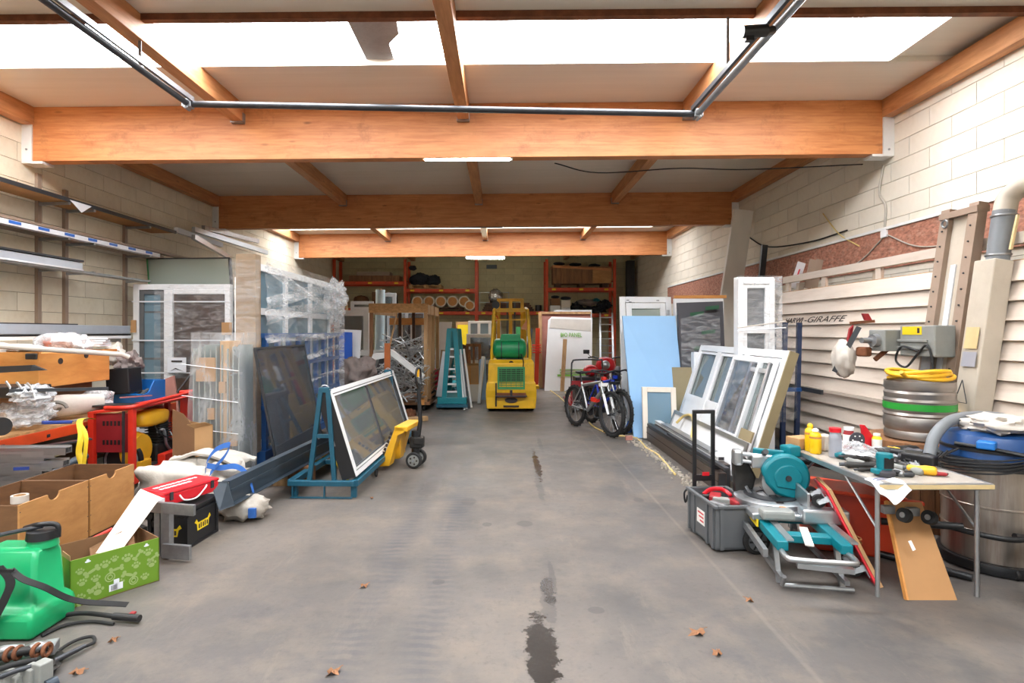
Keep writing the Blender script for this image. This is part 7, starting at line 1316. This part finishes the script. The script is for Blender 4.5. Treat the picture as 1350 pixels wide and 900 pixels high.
# ---- industrial vacuum
vc = V((3.52,4.02,0)); t = T('industrial_vacuum','large stainless drum vacuum with blue motor head','vacuum',vc)
MB().lathe([(.27,.08),(.30,.09),(.302,.30),(.308,.305),(.308,.315),(.302,.32),(.302,.50),(.308,.505),(.308,.515),(.302,.52),(.302,.82),(.28,.83)],vc,44).build('drum','stainless',t,smooth=35)
MB().lathe([(.30,.80),(.335,.805),(.335,.87),(.30,.88)],vc,44).build('drum_collar','dark_steel',t,smooth=35); MB().lathe([(.28,.87),(.31,.88),(.30,.98),(.27,1.05),(.18,1.07),(.02,1.07)],vc,40).build('motor_head','vac_dark',t,smooth=40); MB().lathe([(.30,.93),(.315,.935),(.315,.955),(.30,.96)],vc,40).build('head_band','black_plastic',t,smooth=40)
MB().cbox(vc+V((-.22,-.2,1.0)),.12,.1,.06,.7).build('switch_box','blue_bin',t,bev=.01); MB().lathe([(.25,0),(.33,.01),(.34,.05),(.33,.085),(.26,.09)],vc,40).build('base_ring','black_plastic',t,smooth=40)
for k in range(4): q_ = 1.2+k*1.57; MB().torus(vc+V((.31*math.cos(q_),.31*math.sin(q_),.04)),.03,.014,'X',14,6).build('castor','black_rubber',t,smooth=60)
MB().tube(spl([vc+V((-.32,-.05,.98)),vc+V((-.1,-.36,.95)),vc+V((.02,-.40,.86)),vc+V((.05,-.38,.66)),vc+V((.15,-.37,.55))],6),.016,8).build('push_handle','black_plastic',t,smooth=60); MB().tube(spl([vc+V((-.05,-.36,.35)),vc+V((-.2,-.38,.34)),vc+V((-.36,-.3,.35)),vc+V((-.5,-.1,.36))],6),.022,8).build('floor_tube','black_plastic',t,smooth=60); MB().tube(spl([vc+V((-.18,-.36,.36)),vc+V((-.02,-.38,.32)),vc+V((.0,-.38,.2)),vc+V((0,-.38,.06))],6),.024,8).build('floor_tube','black_plastic',t,smooth=60)
MB().prism([vc+V((.08,-.36,.06)),vc+V((.14,-.36,.06)),vc+V((.13,-.36,.3)),vc+V((.08,-.36,.34))],(0,-.03,0)).build('crevice_nozzle','black_plastic',t)
MB().tube(spl([P(1225,600,3.95),P(1232,575,4.0),P(1250,556,4.1),P(1275,549,4.2),P(1310,549,4.3),P(1345,556,4.2)],8),.038,12).build('suction_hose','hose_grey',t,smooth=60)
for k in range(5): MB().tube(spl([vc+V((-.33,.05*k-.1,.95-.02*k)),vc+V((-.42,-.1+.03*k,.88-.03*k)),vc+V((-.25,-.3,.9-.025*k)),vc+V((-.05,-.345,.93-.02*k))],5),.007,5).build('power_cord','black_rubber',t,smooth=60)
for o in t.children:
    for v in o.data.vertices: v.co.z *= (.88 if o.name.split('.')[0] != 'suction_hose' else 1)
solo('filter_bag', MB().blob(vc+V((.06,-.02,.985)),(.27,.22,.07),.4,2.5,120,18,-.045), 'dust_sheet', 'white plastic bag lying on the vacuum head', 'bag', smooth=60)
bc = V((3.02,3.36,0)); t = T('black_bucket','black plastic bucket in front of the steel vacuum','bucket',bc+V((.28,-.16,0))); bc = bc+V((.28,-.16,0))
MB().lathe([(.15,0),(.19,.27),(.205,.28),(.205,.30),(.185,.30),(.18,.27),(.14,.01),(.02,.01)],bc,32).build('shell','black_plastic',t,smooth=40); MB().tube(arc(bc+V((0,0,.29)),.2,10,170,14,(1,0,0),(0,-.6,.25)),.004,6).build('handle','galv',t)
for k,(a,b_) in enumerate((((2.7,4.0,.3),(3.12,3.8,.33)),((2.75,4.1,.03),(3.1,3.7,.03)))): solo('black_tube', MB().tube([a,b_],.025,10), 'black_plastic', ['upper','lower'][k]+' black vacuum tube lying under the table', 'tube', smooth=50)
# ---- panel saw on the right wall
t = T('panel_saw','beige wall mounted vertical panel saw with slatted grid','panel saw',(4.4,7,.1))
sxp = lambda z_: 4.36+.145*(z_-1.3)
NS = 12
for k in range(NS):
    z0 = .20+k*.172; y0,y1 = 3.4,9.0
    x0,x1 = sxp(z0)-.05,sxp(z0+.172)+.0
    MB().prism([(x0,y0,z0),(x0+.02,y0,z0-.004),(x1+.02,y0,z0+.176),(x1,y0,z0+.18)],(0,y1-y0,0)).build('slat','slat',t)
MB().prism([(sxp(.15)+.05,3.4,.12),(sxp(.15)+.09,3.4,.12),(sxp(2.35)+.07,3.4,2.26),(sxp(2.35)+.03,3.4,2.26)],(0,5.6,0)).build('back_board','dark_wood',t)
for y in (3.6,5.2,6.9,8.7): MB().bar((sxp(.1)+.14,y,0),(sxp(2.3)+.12,y,2.4),.08,.08).build('frame_post','beige_paint',t)
MB().bar((sxp(.12)-.0,3.4,.12),(sxp(.12)-.0,9.0,.12),.1,.12).build('base_rail','rail_brown',t)
MB().box(sxp(2.42)-.02,sxp(2.42)+.05,3.5,9.0,2.42,2.52).build('top_rail','slat',t)
for y in (8.9,7.9,6.75): MB().box(sxp(2.4),sxp(2.4)+.04,y-.05,y+.05,2.26,2.42).build('rail_post','slat',t)
MB().box(sxp(2.3),sxp(2.3)+.12,3.4,9.0,2.262,2.28).build('top_lip','osb',t)
sgz = .20+9*.172; ux = V((0,-1,0)); vx = V((sxp(sgz+.172)-(sxp(sgz)-.05),0,.178)).normalized(); n5 = ux.cross(vx)
o5 = V((sxp(sgz)-.05,8.72,sgz))+vx*.035; n5 = n5 if n5.x < 0 else -n5
a1 = text('brand_lettering','HARWI',.115,o5+n5*.007,ux,vx,'ink',t,shear=.1,width=.50,bold=.001); text('brand_lettering','-GIRAFFE',.125,o5+n5*.007+ux*.54,ux,vx,'ink',t,shear=.25,width=.98,ext=.0005)
MB().ob(P(1093,520,7.0)+V((-.1,0,0)),(.03,0,0),(0,1.6,0),(0,0,.055)).build('rail_insert','dark_steel',t); MB().box(sxp(.62)-.07,sxp(.62)-.03,3.5,8.0,.86,.90).build('support_ledge','slat',t)
# carriage column
cy_ = 5.45; cb = lambda z_,dx=0,dy=0: V((sxp(z_)-.10+dx,cy_+dy,z_))
for dy,mt in ((.17,'rail_brown'),(-.17,'rail_brown')): MB().bar(cb(.12,0,dy),cb(2.86,0,dy),.09,.11,(0,1,0)).build('column_rail',mt,t)
MB().bar(cb(.12,.03,0),cb(2.80,.03,0),.05,.26,(0,1,0)).build('column_web','beige_paint',t); MB().bar(cb(1.2,.0,.02),cb(2.3,.0,.02),.02,.06,(0,1,0)).build('guide_strip','tape_white',t); MB().bar(cb(2.8,0,-.23),cb(2.8,0,.23),.12,.06).build('column_head','rail_brown',t)
for dy in (.17,-.17):
    for k in range(10): p = cb(1.3+k*.15,-.05,dy); MB().cyl(p,p+V((-.008,0,0)),.009,n=6).build('bolt','dark_steel',t)
MB().torus(cb(2.72,-.06,.14),.035,.010,'X',16,6).build('pulley','galv',t)
dy = -.46; MB().bar(cb(.9,-.03,dy),cb(2.28,-.03,dy),.17,.22,(0,1,0)).build('dust_duct','beige_paint',t,bev=.01); MB().cyl(cb(2.28,-.0,dy),cb(2.72,-.0,dy),.085,n=20).build('duct_pipe','hose_grey',t,smooth=40); MB().tube(spl([cb(2.70,0,dy),cb(2.84,.02,dy),cb(2.92,.05,dy-.10),cb(2.92,.05,dy-.3),cb(2.86,.05,dy-.9)],6),.085,16).build('duct_elbow','beige_paint',t,smooth=60)
for z_ in (2.33,2.68): MB().torus(cb(z_,0,dy),.088,.010,'Z',24,6).build('pipe_clamp','galv',t,smooth=60)
MB().bar(cb(2.36,-.02,dy-.14),cb(2.66,.0,dy-.14),.02,.02).build('clamp_rod','corr_beige',t); MB().box(4.55,4.6,3.4,4.85,2.32,2.62).build('side_cover','khaki',t)
lab = MB().ob(cb(1.50,-.13,dy-.07),(-.002,0,0),(0,.14,0),(.03,0,.19)).build('paper_label','corr_beige',t); MB().ob(cb(1.34,-.133,dy-.08),(-.002,0,0),(0,.15,0),(.02,0,.13)).build('grey_label','can_grey',t)
tri = MB(); q0 = cb(1.02,-.14,dy-.06)
for p,q_ in (((0,0,0),(.005,.14,0)),((.005,.14,0),(.02,.07,.2)),((.02,.07,.2),(0,0,0))): tri.bar(q0+V(p),q0+V(q_),.006,.006)
tri.build('wire_triangle','dark_steel',t)
# saw head
hz = 1.56; hp = cb(hz,-.16,.02)
MB().cbox(hp,.20,.46,.30).build('carriage_box','grey_paint',t,bev=.012); yl = MB().cbox(hp+V((-.102,.06,.10)),.003,.26,.08).build('warning_label','yellow_label',t); MB().cbox(hp+V((-.104,-.03,.10)),.002,.03,.05).build('warning_mark','ink',yl)
for k in range(2): MB().cbox(hp+V((-.108,.06,.0-.07*k)),.02,.42,.025).build('cooling_rib','grey_paint',t,bev=.004)
mp = hp+V((-.16,.34,-.0)); MB().cbox(mp,.24,.20,.22,.2).build('motor_box','grey_paint',t,bev=.012); MB().cyl(mp+V((-.12,-.02,0)),mp+V((-.17,-.03,0)),.07,.06,20).build('motor_flange','galv',t,smooth=40); MB().cyl(mp+V((-.16,0,0)),mp+V((-.27,-.02,0)),.03,n=14).build('spindle','galv',t,smooth=40)
bt = mp+V((-.25,.02,.02)); MB().bar(bt+V((.0,.03,.12)),bt+V((-.17,.18,-.36)),.02,.05).build('guard_arm','dark_steel',t); MB().blob(bt+V((-.07,.18,-.22)),(.11,.12,.2),.2,2.5,140,16).build('dust_bag','dust_sheet',t,smooth=60); MB().cbox(bt+V((.06,.05,-.14)),.1,.12,.1,.4).build('bag_mouth','rust',t,bev=.02)
MB().prism([bt+V((-.05,.1,.1)),bt+V((-.01,.1,.14)),bt+V((-.04,.1,-.04)),bt+V((-.08,.1,-.06))],(0,.03,0)).build('red_arm','red_maroon',t); MB().bar(bt+V((-.06,.08,.16)),bt+V((.2,.1,.18)),.03,.03).build('clamp_bar','rust',t); MB().prism([bt+V((.1,.08,.19)),bt+V((.17,.08,.19)),bt+V((.13,.08,.26)),bt+V((.07,.08,.26))],(0,.03,0)).build('red_grip','red_maroon',t); MB().bar(mp+V((-.12,.0,-.2)),mp+V((-.0,.0,-.1)),.03,.04).build('lower_lug','rust',t)
MB().bar(cb(1.0,-.1,.05),cb(1.42,-.1,.05),.03,.12,(0,1,0)).build('lower_guide','galv',t); MB().cbox(cb(1.13,-.17,.03),.12,.20,.24).build('control_box','label_white',t,bev=.006); MB().cbox(cb(1.13,-.17,-.09),.13,.05,.25).build('control_cover','grey_paint',t); MB().cyl(cb(1.12,-.2,.13),cb(1.12,-.2,.17),.035).build('stop_button','glulam',t)
MB().tube(spl([hp+V((-.12,-.05,-.1)),hp+V((-.16,.12,-.06)),hp+V((-.16,.2,-.2)),hp+V((-.13,.1,-.26)),hp+V((-.12,-.05,-.12)),hp+V((-.12,-.18,-.05)),hp+V((-.1,-.24,-.4)),hp+V((-.08,-.22,-.7))],6),.011,6).build('power_cable','black_rubber',t,smooth=60); MB().tube(spl([cb(1.02,-.18,-.05),cb(.9,-.2,-.12),cb(.7,-.2,-.15),cb(.55,-.15,-.15)],5),.010,6).build('power_cable','black_rubber',t,smooth=60)
pp = spl([cb(.98,-.16,-.40),cb(.84,-.2,-.32),cb(.70,-.2,-.25),cb(.56,-.16,-.22)],12); m = MB(); m.tube(pp,[.075+.012*(i%2) for i in range(len(pp))],14); m.build('corrugated_hose','corr_beige',t)
